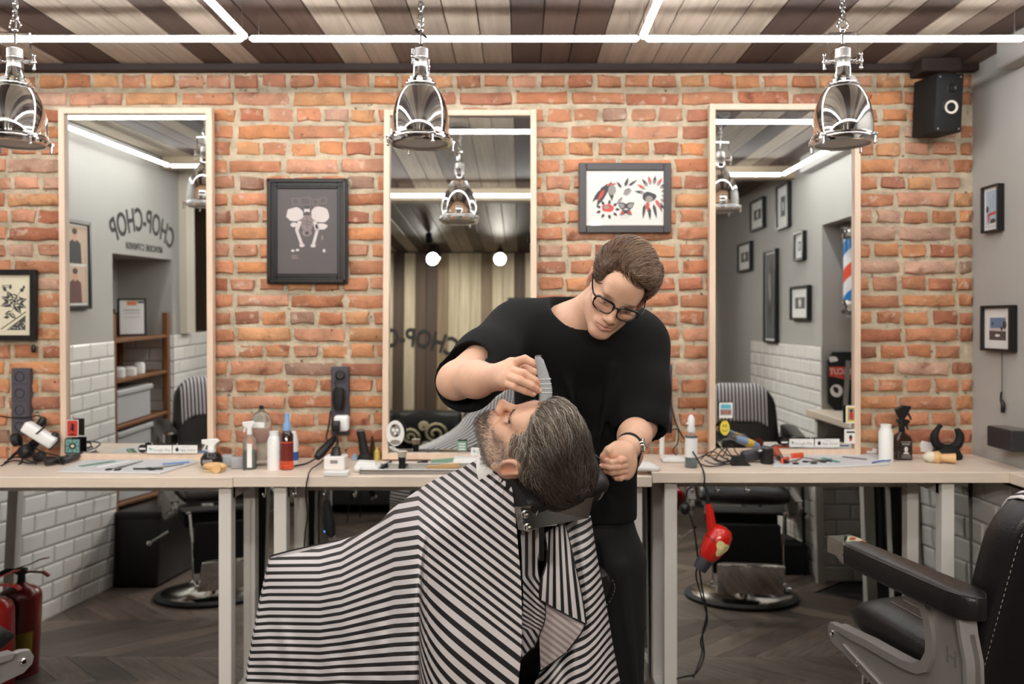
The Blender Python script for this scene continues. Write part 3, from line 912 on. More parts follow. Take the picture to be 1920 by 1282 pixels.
    for i in range(9):
        y = -.105 + .21 * i / 8; e = math.sqrt(max(.05, 1 - (y / .112) ** 4))
        rg.append([Vector((x, y, z + .006)) for x, z in superellipse(0, .008, .168 * (.9 + .1 * e), .022 * e, 20, 5)])
    mb.loft(rg).build('footrest_pad', LEATHER, t, 60)
    for s in (-1, 1):
        mb = MB()
        mb.bar((s * .215, .43, .585), (s * .2, .47, .42), .014, .01, .002).bar((s * .2, .47, .42), (s * .195, .5 + lift * .1, .2 + lift), .012, .009, .002).bar((s * .195, .5 + lift * .1, .2 + lift), fc + Vector((s * .19, .02, -.05)), .014, .01, .002)
        mb.build('footrest_link', CHROME, t)
        for q in (Vector((s * .222, .43, .585)), Vector((s * .2, .5 + lift * .1, .2 + lift)), fc + Vector((s * .198, .03, -.04))):
            MB().cyl(q - Vector((.012, 0, 0)), q + Vector((.012, 0, 0)), .013, seg=14).build('link_pin', CHROME, t)
    MB().cyl((-.27, .0, .42), (-.36, -.16, .33), .008).ball((-.365, -.168, .326), .016, 10).build('pump_lever', CHROME, t)
    return t
chair_r = make_chair('black barber chair in the right foreground, turned to the mirror, seen from behind')
chair_l = dup(chair_r, (-1.943, -1.559, 0), R(-30), 'black barber chair at the left edge, only an armrest corner inside the frame')
for ch in list(chair_l.children):
    # this chair carries no pad on its right arm
    if ch.name.startswith(('arm_pad', 'arm_tip')) and max(v.co.x for v in ch.data.vertices) > 0:
        for g in list(ch.children): bpy.data.objects.remove(g)
        bpy.data.objects.remove(ch)
chair_r.location = (1.37, -1.5, 0); chair_r.rotation_euler = (0, 0, R(10))
chair_c = make_chair('black barber chair tipped back under the client in the striped cape', R(26), .28)
chair_c.location = (-.07, -1.41, 0); chair_c.rotation_euler = (0, 0, R(42)); chair_c.scale = (.62, .92, .92)
ORG[chair_c.name] = Vector()
# headrest of the middle chair
mb = MB(); rg = []
for x in np.linspace(-.122, .122, 17):
    f = max(0, (abs(x) - .095) / .027); e = math.sqrt(max(.1, 1 - f * f * .8))
    rg.append([Vector((x, y, z)) for y, z in superellipse(0, 0, .058 * (.75 + .25 * e), .037 * (.7 + .3 * e), 24, 3.4)])
HR_M = Matrix.Translation((.078, -1.82, 1.232)) @ Matrix.Rotation(R(42), 4, 'Z') @ Matrix.Rotation(R(38), 4, 'X') @ Matrix.Rotation(R(-5), 4, 'Y')
CI = (Matrix.Translation(chair_c.location) @ Matrix.Rotation(R(42), 4, 'Z') @ Matrix.Diagonal((.62, .92, .92, 1))).inverted()
mb.T = CI @ HR_M
hr = mb.loft(rg).build('headrest', LEATHER, chair_c, 60)
mb = MB(); mb.T = CI @ HR_M
for x in (-.098, .098):
    mb.tube([Vector((x, -.045, .028)), Vector((x, -.056, .010)), Vector((x, -.058, -.010)), Vector((x, -.046, -.029))], .0016, 5, 4)
mb.build('seam', SEAM, hr, 60)

# chrome bracket that carries the headrest
A0, A1, B0, B1 = Q(976, 950, 1.70), Q(1113, 932, 1.825), Q(984, 994, 1.72), Q(1104, 971, 1.84)
mb = MB(); mb.T = CI
back = Vector((-.45, .55, -.1)) * .03
mb.add([A0, A1, B1, B0, A0 + back, A1 + back, B1 + back, B0 + back], [(0, 3, 2, 1), (4, 5, 6, 7), (0, 1, 5, 4), (1, 2, 6, 5), (2, 3, 7, 6), (3, 0, 4, 7)])
br = mb.build('headrest_bracket', mat('polished_plate', '#cfcbc6', .14, 1), chair_c, 0)
for f in (.3, .85):
    mb = MB(); mb.T = CI
    c = A0.lerp(B0, f) + Vector((.008, -.004, 0))
    mb.lathe([(0, 0), (.0085, 0), (.0085, .004), (.005, .006), (0, .004)], c, (-.55, -.8, .1), 14)
    mb.build('bolt', CHROME, br, 40)
mb = MB(); mb.T = CI
mb.bar(A0.lerp(B1, .5) + Vector((-.01, .03, -.03)), Vector((-.06, -1.62, 1.06)), .03, .012).bar(A0.lerp(A1, .4) + Vector((-.02, .03, -.01)), A0.lerp(A1, .4) + Vector((-.02, .03, -.13)), .03, .012)
mb.build('headrest_post', CHROME, chair_c, 0)
# ------------------------------------------------------------------ SCULPTING: smooth unions of simple solids, meshed with surface nets
def rc(a, b, ra, rb, k=.01, neg=False):
    return ('rc', np.array(a, float), np.array(b, float), ra, rb, k, neg)
def el(c, r, rot=None, k=.01, neg=False):
    r = (r, r, r) if not hasattr(r, '__len__') else r
    M = np.array(Euler([R(x) for x in rot]).to_matrix()) if rot is not None else np.eye(3)
    return ('el', np.array(c, float), np.array(r, float), M, k, neg)
def rb(c, h, rad, rot=None, k=.01, neg=False):
    M = np.array(Euler([R(x) for x in rot]).to_matrix()) if rot is not None else np.eye(3)
    return ('rb', np.array(c, float), np.array(h, float), rad, M, k, neg)
def chain(pts, rad, k=.01):
    return [rc(pts[i], pts[i + 1], rad[i], rad[i + 1], k) for i in range(len(pts) - 1)]
def _dist(p, pts):
    t = p[0]
    if t == 'rc':
        a, b, ra, rb_ = p[1:5]
        ba = b - a; pa = pts - a
        h = np.clip((pa @ ba) / max(ba @ ba, 1e-12), 0, 1)
        d = pa - h[..., None] * ba
        return np.sqrt((d * d).sum(-1)) - (ra + (rb_ - ra) * h)
    if t == 'el':
        q = (pts - p[1]) @ p[3]
        k0 = np.sqrt(((q / p[2]) ** 2).sum(-1)); k1 = np.sqrt(((q / p[2] ** 2) ** 2).sum(-1))
        return k0 * (k0 - 1) / np.maximum(k1, 1e-9)
    q = np.abs((pts - p[1]) @ p[4]) - (p[2] - p[3])
    return np.sqrt((np.maximum(q, 0) ** 2).sum(-1)) + np.minimum(q.max(-1), 0) - p[3]
def _bb(p):
    if p[0] == 'rc':
        return np.minimum(p[1] - p[3], p[2] - p[4]), np.maximum(p[1] + p[3], p[2] + p[4])
    m = max(p[2]) if p[0] == 'el' else float(np.linalg.norm(p[2]))
    return p[1] - m, p[1] + m
def _mix(D, d, k, neg):
    if neg:
        h = np.clip(.5 - .5 * (d + D) / k, 0, 1)
        return D * (1 - h) - d * h + k * h * (1 - h)
    h = np.clip(.5 + .5 * (D - d) / k, 0, 1)
    return D * (1 - h) + d * h - k * h * (1 - h)
def sdf_at(prims, pts):
    D = None
    for p in prims:
        d = _dist(p, pts)
        D = d if D is None else _mix(D, d, p[-2], p[-1])
    return D
def sdf_grad(prims, pts, e=.002):
    g = np.stack([sdf_at(prims, pts + np.eye(3)[i] * e) - sdf_at(prims, pts - np.eye(3)[i] * e) for i in range(3)], -1)
    return g / np.maximum(np.linalg.norm(g, axis=-1, keepdims=True), 1e-9)
def sdf_mesh(prims, h, lo=None, hi=None):
    pos = [p for p in prims if not p[-1]]
    bl = np.min([_bb(p)[0] for p in pos], 0) - 3 * h - .01; bh = np.max([_bb(p)[1] for p in pos], 0) + 3 * h + .01
    if lo is not None: bl = np.maximum(bl, lo)
    if hi is not None: bh = np.minimum(bh, hi)
    n = np.ceil((bh - bl) / h).astype(int) + 1
    D = np.full(n, 1.0, np.float32)
    for p in prims:
        a, b = _bb(p); m = p[-2] * 1.2 + 3 * h
        i0 = np.clip(np.floor((a - m - bl) / h).astype(int), 0, n); i1 = np.clip(np.ceil((b + m - bl) / h).astype(int) + 1, 0, n)
        if (i1 <= i0).any(): continue
        g = np.stack(np.meshgrid(*[bl[j] + h * np.arange(i0[j], i1[j]) for j in range(3)], indexing='ij'), -1)
        s = tuple(slice(i0[j], i1[j]) for j in range(3))
        D[s] = _mix(D[s], _dist(p, g), p[-2], p[-1])
    S = D < 0
    c = [(i, j, k) for i in (0, 1) for j in (0, 1) for k in (0, 1)]
    m = n - 1
    cnt = sum(S[i:i + m[0], j:j + m[1], k:k + m[2]].astype(np.int8) for i, j, k in c)
    idx = np.argwhere((cnt > 0) & (cnt < 8))
    acc = np.zeros((len(idx), 3)); num = np.zeros(len(idx))
    for a in c:
        for ax in range(3):
            if a[ax]: continue
            b = list(a); b[ax] = 1
            da = D[tuple((idx + a).T)].astype(float); db = D[tuple((idx + b).T)].astype(float)
            cr = (da < 0) != (db < 0)
            t = np.where(cr, da / np.where(cr, da - db, 1), 0)
            q = np.array(a, float)[None].repeat(len(idx), 0); q[:, ax] += t
            acc[cr] += q[cr]; num[cr] += 1
    vs = bl + h * (idx + acc / num[:, None])
    imap = np.full(m, -1, np.int32); imap[tuple(idx.T)] = np.arange(len(idx))
    faces = []
    for ax in range(3):
        o1, o2 = (ax + 1) % 3, (ax + 2) % 3
        A = S; sl0 = [slice(None)] * 3; sl1 = [slice(None)] * 3
        sl0[ax] = slice(0, -1); sl1[ax] = slice(1, None)
        e = np.argwhere(S[tuple(sl0)] != S[tuple(sl1)])
        ok = (e[:, o1] > 0) & (e[:, o2] > 0) & (e[:, o1] < m[o1]) & (e[:, o2] < m[o2])
        e = e[ok]
        ins = S[tuple(e.T)]
        def cell(d1, d2):
            q = e.copy(); q[:, o1] -= d1; q[:, o2] -= d2
            return imap[tuple(q.T)]
        f = np.stack([cell(1, 1), cell(0, 1), cell(0, 0), cell(1, 0)], 1)
        f[~ins] = f[~ins][:, ::-1]
        faces.append(f[(f >= 0).all(1)])
    return vs, np.concatenate(faces)
def relax(vs, f, it, w=.5):
    for _ in range(it):
        s = np.zeros_like(vs); c = np.zeros(len(vs))
        for a in range(4):
            for b in ((a + 1) % 4, (a + 3) % 4):
                np.add.at(s, f[:, a], vs[f[:, b]]); np.add.at(c, f[:, a], 1)
        vs = vs * (1 - w) + w * s / np.maximum(c, 1)[:, None]
    return vs
def np_obj(name, parts, m, parent=None, cols=None, smooth=180):
    """parts: list of (verts, faces) arrays joined into one object"""
    off = 0; V_ = []; F_ = []
    for v, f in parts:
        V_.append(v); F_.append(f + off); off += len(v)
    V_ = np.concatenate(V_)
    me = bpy.data.meshes.new(name)
    nf = sum(len(f) for f in F_); nl = sum(f.size for f in F_)
    me.vertices.add(len(V_)); me.vertices.foreach_set('co', V_.astype(np.float32).ravel())
    me.loops.add(nl); me.loops.foreach_set('vertex_index', np.concatenate([f.ravel() for f in F_]).astype(np.int32))
    me.polygons.add(nf)
    ls = np.concatenate([np.full(len(f), f.shape[1]) for f in F_])
    me.polygons.foreach_set('loop_start', np.concatenate([[0], np.cumsum(ls)[:-1]]).astype(np.int32))
    me.update(calc_edges=True); me.validate()
    me.shade_smooth()
    if smooth < 180: me.set_sharp_from_angle(angle=R(smooth))
    me.materials.append(m)
    if cols is not None:
        a = me.attributes.new('Col', 'FLOAT_COLOR', 'POINT')
        c = np.ones((len(V_), 4), np.float32); c[:, :3] = cols
        a.data.foreach_set('color', c.ravel())
    o = bpy.data.objects.new(name, me); COL.objects.link(o)
    if parent is not None: o.parent = parent
    return o
def strands(paths, r0, r1=.25):
    """paths (N,K,3) -> three-sided tapering tubes"""
    N, K, _ = paths.shape
    t = np.gradient(paths, axis=1); t /= np.maximum(np.linalg.norm(t, axis=-1, keepdims=True), 1e-9)
    ref = np.where(np.abs(t[..., 2:3]) < .9, np.array([0, 0, 1.]), np.array([1., 0, 0]))
    a = np.cross(t, ref); a /= np.maximum(np.linalg.norm(a, axis=-1, keepdims=True), 1e-9)
    b = np.cross(t, a)
    rad = np.linspace(1, r1, K)[None, :, None] * (np.asarray(r0).reshape(-1, 1, 1) if hasattr(r0, '__len__') else r0)
    ring = np.stack([paths + rad * (a * math.cos(q) + b * math.sin(q)) for q in (0, 2.094, 4.189)], 2)
    vs = ring.reshape(-1, 3)
    base = (np.arange(N)[:, None, None] * K + np.arange(K - 1)[None, :, None]) * 3
    k = np.arange(3)[None, None]; k2 = (np.arange(3)[None, None] + 1) % 3
    f = np.stack([base + k, base + k2, base + 3 + k2, base + 3 + k], -1).reshape(-1, 4)
    return vs, f
def xf(M, v):
    M = np.array(M)
    return v @ M[:3, :3].T + M[:3, 3]
def ramp(d, a, b):
    return np.clip((d - a) / (b - a), 0, 1)
# ------------------------------------------------------------------ PEOPLE
SKIN = mat('skin', '#d9a78c', .5, sss=.12, attr='Col', var=.05, vscale=60, bump=.12, bscale=500)
HAIRM = mat('hair', '#4a3526', .42, attr='Col', spec=.6)
def noise_rng(seed): return np.random.default_rng(seed)
SK = np.array(lin('#d9ad93')); SKR = np.array(lin('#c98570')); LIP = np.array(lin('#c0786c'))

def head_prims(ear=1.):
    P_ = [el((0, .018, .035), (.074, .094, .083), k=.02),
          el((0, -.028, -.03), (.060, .062, .085), k=.03),
          rc((.046, -.012, -.072), (.016, -.076, -.103), .02, .015, .03), rc((-.046, -.012, -.072), (-.016, -.076, -.103), .02, .015, .03),
          el((0, -.082, -.103), (.02, .015, .017), k=.02),
          el((.043, -.066, -.022), (.02, .02, .016), k=.02), el((-.043, -.066, -.022), (.02, .02, .016), k=.02),
          rc((.034, -.083, .020), (.012, -.090, .014), .010, .008, .015), rc((-.034, -.083, .020), (-.012, -.090, .014), .010, .008, .015),
          el((0, -.07, .045), (.05, .028, .035), k=.03),
          el((.032, -.102, -.003), (.018, .020, .012), k=.014, neg=True), el((-.032, -.102, -.003), (.018, .020, .012), k=.014, neg=True),
          el((.031, -.0765, -.003), .0135, k=.002), el((-.031, -.0765, -.003), .0135, k=.002),
          rc((.019, -.0885, .0065), (.044, -.084, .0045), .0035, .0035, .005), rc((-.019, -.0885, .0065), (-.044, -.084, .0045), .0035, .0035, .005),
          rc((.02, -.088, -.0105), (.043, -.084, -.0095), .003, .003, .005), rc((-.02, -.088, -.0105), (-.043, -.084, -.0095), .003, .003, .005),
          rc((0, -.090, .012), (0, -.112, -.030), .0085, .0095, .012), el((0, -.114, -.033), (.011, .011, .010), k=.008),
          el((.0125, -.104, -.037), (.0085, .011, .008), k=.008), el((-.0125, -.104, -.037), (.0085, .011, .008), k=.008),
          el((.0065, -.110, -.044), (.0035, .006, .004), k=.003, neg=True), el((-.0065, -.110, -.044), (.0035, .006, .004), k=.003, neg=True),
          el((0, -.085, -.066), (.03, .017, .02), k=.015),
          rc((-.018, -.092, -.0665), (0, -.0995, -.0625), .003, .0048, .006), rc((.018, -.092, -.0665), (0, -.0995, -.0625), .003, .0048, .006),
          rc((-.016, -.092, -.073), (0, -.098, -.0755), .0035, .0058, .006), rc((.016, -.092, -.073), (0, -.098, -.0755), .0035, .0058, .006),
          rc((-.021, -.094, -.0695), (0, -.105, -.0690), .0014, .0012, .003, True), rc((.021, -.094, -.0695), (0, -.105, -.0690), .0014, .0012, .003, True)]
    for s in (-1, 1):
        E0 = len(P_)
        P_ += [el((s * .0775, .012, -.006), (.009, .02, .033), (12, 0, s * 22), .006), rc((s * .074, .004, .012), (s * .079, .002, -.028), .007, .006, .006),
               el((s * .088, .009, .0), (.008, .0115, .021), (12, 0, s * 22), .004, True), el((s * .079, .003, -.035), (.006, .008, .009), k=.006),
               rc((s * .083, .018, .012), (s * .082, .016, -.018), .0035, .003, .003)]
        if ear != 1:
            c0 = np.array((s * .074, .012, -.006))
            for i in range(E0, len(P_)):
                p = P_[i]
                P_[i] = (p[0], c0 + (p[1] - c0) * ear, p[2] * ear) + p[3:] if p[0] == 'el' else (p[0], c0 + (p[1] - c0) * ear, c0 + (p[2] - c0) * ear, p[3] * ear, p[4] * ear) + p[5:]
    return P_

def face_colors(v, beard=0.):
    c = np.repeat(SK[None], len(v), 0)
    def blend(cen, r, col, a):
        nonlocal c
        w = np.exp(-(((v - np.array(cen)) / np.array(r)) ** 2).sum(1))[:, None] * a
        c = c * (1 - w) + np.array(col) * w
    for s in (-1, 1):
        blend((s * .04, -.075, -.03), (.025, .03, .02), SKR, .35)
        blend((s * .084, .012, -.006), (.012, .03, .035), SKR, .55)
        blend((s * .031, -.088, -.004), (.017, .012, .009), np.array(lin('#b98a76')), .5)
        blend((s * .031, -.090, .0215), (.018, .02, .0045), np.array(lin('#5a4233')), .85)
    blend((0, -.115, -.035), (.016, .02, .014), SKR, .35)
    blend((0, -.1, -.069), (.019, .02, .0085), LIP, .8)
    return c

def place(M, prims):
    """the same solids moved by a rigid transform"""
    M3 = np.array(M)[:3, :3]; t = np.array(M)[:3, 3]; out = []
    for p in prims:
        if p[0] == 'rc': out.append(('rc', M3 @ p[1] + t, M3 @ p[2] + t) + p[3:])
        elif p[0] == 'el': out.append(('el', M3 @ p[1] + t, p[2], M3 @ p[3]) + p[4:])
        else: out.append(('rb', M3 @ p[1] + t, p[2], p[3], M3 @ p[4]) + p[5:])
    return out
def hand_patch(palm, fingers, thumb, k=.006):
    """palm: list of prims; each finger: 4 joints with radii"""
    out = list(palm)
    for pts, r in fingers + [thumb]:
        out += chain(pts, r, k)
    return out
def skin_hand_cols(v, tips):
    c = np.repeat(SK[None], len(v), 0)
    for t, r in tips:
        w = np.exp(-(((v - np.array(t)) / r) ** 2).sum(1))[:, None] * .55
        c = c * (1 - w) + SKR * w
    return c

# ---------- the barber
barber = thing('person', 'standing person in black t-shirt and glasses, bending over the client with a clipper', 'person', (.2, -1.42, 0))
ORG[barber.name] = Vector()
BI = Matrix.Translation((-.2, 1.42, 0))
HB_ = Q(1159, 538, 2.05)
MHB = Matrix.Translation(HB_) @ Matrix.Rotation(R(28), 4, 'Y') @ Matrix.Rotation(R(36), 4, 'X') @ Matrix.Rotation(R(8), 4, 'Z') @ Matrix.Scale(.94, 4)
hp = head_prims()
hv, hf = sdf_mesh(hp, .0019)
hv = relax(hv, hf, 1, .4)
hc = face_colors(hv)
w = (ramp(-hv[:, 2], .06, .1) * ramp(-hv[:, 1], -.02, .04) * .18)[:, None]
hc = hc * (1 - w) + np.array(lin('#a98a78')) * w
head_w = xf(MHB, hv)
# neck, trunk and arms
nk0 = np.array(MHB @ Vector((0, .03, -.05))); nk1 = np.array(Q(1083, 606, 2.2))
SHL, SHR = np.array(Q(968, 618, 2.22)), np.array(Q(1196, 640, 2.28))
ELL, WRL = np.array(Q(858, 712, 1.93)), np.array(Q(938, 706, 1.8))
ELR, WRR = np.array(Q(1200, 798, 2.14)), np.array(Q(1178, 838, 1.98))
body = [rc(nk0, nk1, .052, .058, .03), rc(nk1 + [.0, .02, -.02], SHL + [.04, .0, -.02], .06, .058, .05), rc(nk1 + [.0, .02, -.02], SHR + [-.03, 0, -.02], .06, .058, .05),
        rb(np.array(Q(1095, 740, 2.3)), (.17, .10, .24), .09, k=.06), rb((.16, -1.36, 1.02), (.13, .09, .17), .08, k=.06),
        rc((.13, -1.36, .95), (.12, -1.34, .5), .085, .06, .04), rc((.12, -1.34, .5), (.11, -1.32, .09), .055, .04, .02),
        rc((.235, -1.38, .95), (.245, -1.37, .5), .085, .06, .04), rc((.245, -1.37, .5), (.255, -1.34, .09), .055, .04, .02)]
bv, bf = sdf_mesh(body, .006)
bc = np.repeat(SK[None], len(bv), 0)
# right arm (left in the picture) and its hand with the razor
armR = [rc(SHL, ELL, .05, .042, .02), rc(ELL, ELL * .55 + WRL * .45 + [0, 0, -.002], .043, .041, .02), rc(ELL * .55 + WRL * .45 + [0, 0, -.002], WRL, .041, .0275, .02),
        el(ELL + [-.012, .0, -.008], .034, k=.02)]
Z0 = 1.79
q = lambda px, py, dz=0.: np.array(Q(px, py, Z0 + dz))
palmR = [rc(WRL, q(958, 694), .027, .024, .015), rc(q(946, 700), q(960, 683, -.005), .024, .015, .012), rc(q(946, 704), q(955, 694, -.02), .022, .015, .012), rc(q(944, 708), q(950, 706, -.03), .021, .0145, .012), rc(q(942, 712), q(944, 716, -.03), .019, .0135, .012)]
fingR = [([q(960, 681, -.005), q(984, 673, -.03), q(1003, 682, -.035), q(1015, 690, -.03)], [.0112, .0092, .0082, .0072]),
         ([q(955, 693, -.02), q(982, 700, -.052), q(1003, 713, -.052), q(1016, 722, -.045)], [.0112, .0092, .0082, .0072]),
         ([q(950, 705, -.03), q(974, 713, -.062), q(996, 723, -.06), q(1010, 732, -.052)], [.0106, .0088, .0078, .007]),
         ([q(944, 716, -.03), q(964, 725, -.055), q(984, 733, -.052), q(1000, 739, -.046)], [.0096, .0080, .0072, .0064])]
thR = ([q(950, 694, .015), q(972, 684, .03), q(990, 690, .02), q(1002, 698, .0)], [.016, .0125, .0105, .0085])
handR = place(Matrix(), armR) + hand_patch(palmR, fingR, thR, .0028)
rv, rf = sdf_mesh(handR, .0018)
rcol = skin_hand_cols(rv, [(f[0][3], .016) for f in fingR] + [(f[0][1], .009) for f in fingR] + [(f[0][2], .008) for f in fingR])
# left arm and hand holding the comb's tail
armL = [rc(SHR, ELR, .05, .042, .02), rc(ELR, ELR * .5 + WRR * .5, .042, .040, .02), rc(ELR * .5 + WRR * .5, WRR, .04, .029, .02)]
Z0 = 1.93
palmL = [rc(WRR, q(1166, 852), .028, .024, .015), rc(q(1172, 846), q(1180, 858), .024, .017, .012), rc(q(1172, 850), q(1182, 870), .023, .0155, .012), rc(q(1170, 856), q(1180, 881), .021, .014, .012), rc(q(1168, 860), q(1175, 890), .018, .013, .012), rc(q(1160, 842), q(1148, 850, -.01), .018, .014, .012)]
fingL = [([q(1180, 858), q(1162, 864, -.035), q(1147, 867, -.03), q(1134, 863, -.015)], [.0105, .0086, .0080, .0072]),
         ([q(1182, 870), q(1160, 875, -.035), q(1142, 876, -.03), q(1129, 874, -.018)], [.0102, .0084, .0078, .0070]),
         ([q(1180, 881), q(1161, 884, -.03), q(1147, 886, -.025), q(1136, 883, -.016)], [.0096, .0080, .0074, .0066]),
         ([q(1175, 890), q(1164, 896, -.022), q(1157, 896, -.016), q(1151, 892, -.008)], [.0088, .0075, .007, .0062])]
thL = ([q(1156, 838), q(1142, 845, -.012), q(1133, 856, -.01), q(1131, 865, -.004)], [.015, .0125, .0105, .0085])
handL = armL + hand_patch(palmL, fingL, thL, .0028)
lv, lf = sdf_mesh(handL, .0018)
lcol = skin_hand_cols(lv, [(f[0][3], .015) for f in fingL] + [(f[0][1], .009) for f in fingL])
bi = np.array(BI)
bo = np_obj('body', [(xf(BI, head_w), hf), (xf(BI, bv), bf), (xf(BI, rv), rf), (xf(BI, lv), lf)], SKIN, barber, np.concatenate([hc, bc, rcol, lcol]))
# nails
NAIL = mat('finger_nail', '#e3bfae', .25)
mb = MB()
for fg, s in ((fingR, 1), (fingL, 1)):
    for f in fg:
        a, b = np.array(f[0][2]), np.array(f[0][3])
        d = (b - a) / np.linalg.norm(b - a)
        up = np.array([0, -.82, .57]); up = up - d * (up @ d); up /= np.linalg.norm(up)
        sd = np.cross(d, up)
        Mn = Matrix(((d[0], sd[0], up[0], 0), (d[1], sd[1], up[1], 0), (d[2], sd[2], up[2], 0), (0, 0, 0, 1)))
        mb = MB(); mb.T = BI @ Matrix.Translation(b + up * .0055 + d * .0005) @ Mn
        mb.ball((0, 0, 0), (.0056, .0042, .0016), 12).build('finger_nail', NAIL, barber, 180)

# hair: a solid cap shaped by the hairline, then strands laid over it
def hair_of(prims, cuts, seed, nst, dirf, M, BIx, cols, length, rad, lift=.004, K=9, curl=.0, name='hair', parent=None, wave=0., cap_col=None, h=.0026):
    pr = prims + cuts
    v, f = sdf_mesh(pr, h)
    rg = noise_rng(seed)
    st = rg.choice(len(v), nst)
    p = v[st] + rg.normal(0, .001, (nst, 3))
    L = length * rg.uniform(.6, 1.25, nst)
    paths = [p.copy()]
    ph = rg.uniform(0, 6.28, nst)
    jit = rg.normal(0, .22, (nst, 3))
    tone = rg.uniform(0, 1, nst)
    for k in range(1, K):
        g = sdf_grad(pr, p)
        d = dirf(p) + jit * (.6 + .4 * k / K)
        d = d - g * (d * g).sum(1, keepdims=True)
        d /= np.maximum(np.linalg.norm(d, axis=1, keepdims=True), 1e-6)
        p = p + d * (L / K)[:, None]
        s = sdf_at(pr, p)
        tgt = lift * (.3 + 1.2 * tone) * math.sin(math.pi * min(1, .15 + k / K * .8))
        p = p - g * np.clip(s - tgt, -.01, .006)[:, None]
        paths.append(p.copy())
    pa = np.stack(paths, 1)
    sv, sf = strands(pa, rad * rg.uniform(.7, 1.3, nst), .3)
    cc = cols(v, None); sc_ = np.repeat(cols(pa[:, 0], rg), K * 3, 0)
    o = np_obj(name, [(xf(BIx @ M, v), f), (xf(BIx @ M, sv), sf)], HAIRM, parent, np.concatenate([cc * .75, sc_]))
    return o
def barber_hair_dir(p):
    # combed back and over to his left from a side part
    d = np.zeros_like(p)
    top = ramp(p[:, 2], .05, .1)
    d[:, 1] = .9; d[:, 2] = -.15 + .5 * top * (p[:, 1] < -.03)
    d[:, 0] = .75 * top + .1
    return d
BH1 = [el((0, .018, .043), (.0795, .096, .080), k=.01), el((.018, -.035, .098), (.05, .055, .024), (0, 12, 0), .02), el((.0, .03, .094), (.055, .06, .028), k=.02), el((.062, -.0, .06), (.022, .06, .04), k=.015), el((-.058, .005, .055), (.022, .055, .04), k=.015), el((.075, .03, .045), (.018, .05, .04), k=.015)]
BH2 = [el((.0, -.10, .018), (.060, .062, .052), k=.012, neg=True), el((-.045, -.085, .062), (.026, .04, .022), (0, 0, 25), .012, True), el((.05, -.085, .06), (.022, .035, .02), (0, 0, -25), .012, True),
       rb((0, -.06, -.075), (.12, .075, .075), .02, k=.012, neg=True), rb((0, .06, -.1), (.12, .1, .055), .02, k=.012, neg=True), el((.083, .008, -.012), (.02, .028, .038), k=.01, neg=True), el((-.083, .008, -.012), (.02, .028, .038), k=.01, neg=True)]
HC1, HC2, HC3 = np.array(lin('#856650')), np.array(lin('#bf9d7e')), np.array(lin('#3a291f'))
def bh_col(v, rg):
    n = len(v)
    t = (rg.uniform(0, 1, n) if rg else np.full(n, .35))[:, None]
    top = ramp(v[:, 2], .05, .12)[:, None]
    c = HC3 * (1 - t) + HC1 * t
    return c * (1 - .45 * top * t) + HC2 * .45 * top * t
hair_of(BH1, BH2, 5, 5200, barber_hair_dir, MHB, BI, bh_col, .066, .0007, lift=.006, name='hair', parent=barber)

# glasses
GL = MB(); GL.T = BI @ MHB
def lens_pts(cx, n=40):
    out = []
    for k in range(n):
        t = 2 * math.pi * k / n
        c, s = math.cos(t), math.sin(t)
        x = .027 * math.copysign(abs(c) ** .6, c); z = (.0185 if s > 0 else .0205) * math.copysign(abs(s) ** (.55 if s > 0 else .8), s)
        out.append(Vector((cx + x, -.108 + abs(cx + x) ** 2 * 3.2, -.004 + z - .0015 * (s < 0) * 0)))
    return out
for s in (-1, 1):
    lp = lens_pts(s * .034)
    GL.tube(lp + [lp[0]], .0019, 8)
    GL.tube([lp[i] for i in range(0, 21)], .0034, 8)
    GL.tube([Vector((s * .060, -.0955, .006)), Vector((s * .069, -.088, .007)), Vector((s * .0755, -.06, .008)), Vector((s * .079, -.01, .009)), Vector((s * .078, .02, .004)), Vector((s * .074, .034, -.014))], [.0028, .0026, .0023, .0022, .0022, .002], 8, 4)
GL.tube([Vector((-.0085, -.1075, .004)), Vector((0, -.110, .0065)), Vector((.0085, -.1075, .004))], .0026, 8, 4)
GLT = mat('black_glasses_frame', '#0c0b0c', .2, coat=.6)
eyew = thing('glasses', 'black framed glasses on the standing person in the t-shirt', 'glasses', HB_)
GL.T = None
GL.v = [tuple(Vector(v) - BI.translation) for v in GL.v]
GL.build('glasses_frame', GLT, eyew, 180)
LENS = mat('lens_glass', '#e8ecec', .0, alpha=.04)
for s in (-1, 1):
    mb = MB(); mb.T = MHB
    lp = lens_pts(s * .034)
    mb.add([Vector((s * .034, -.1065, -.004))] + [Vector((p.x, p.y, p.z)) for p in lp], [(0, i + 1, (i + 1) % 40 + 1) for i in range(40)])
    mb.T = None
    mb.build('lens', LENS, eyew, 180)

# eyes under the lids (iris dots)
for s in (-1, 1):
    mb = MB(); mb.T = BI @ MHB
    mb.ball((s * .031, -.0875, -.0065), (.0048, .003, .0042), 12).build('iris', mat('iris_brown', '#2a1b14', .2), barber, 180)

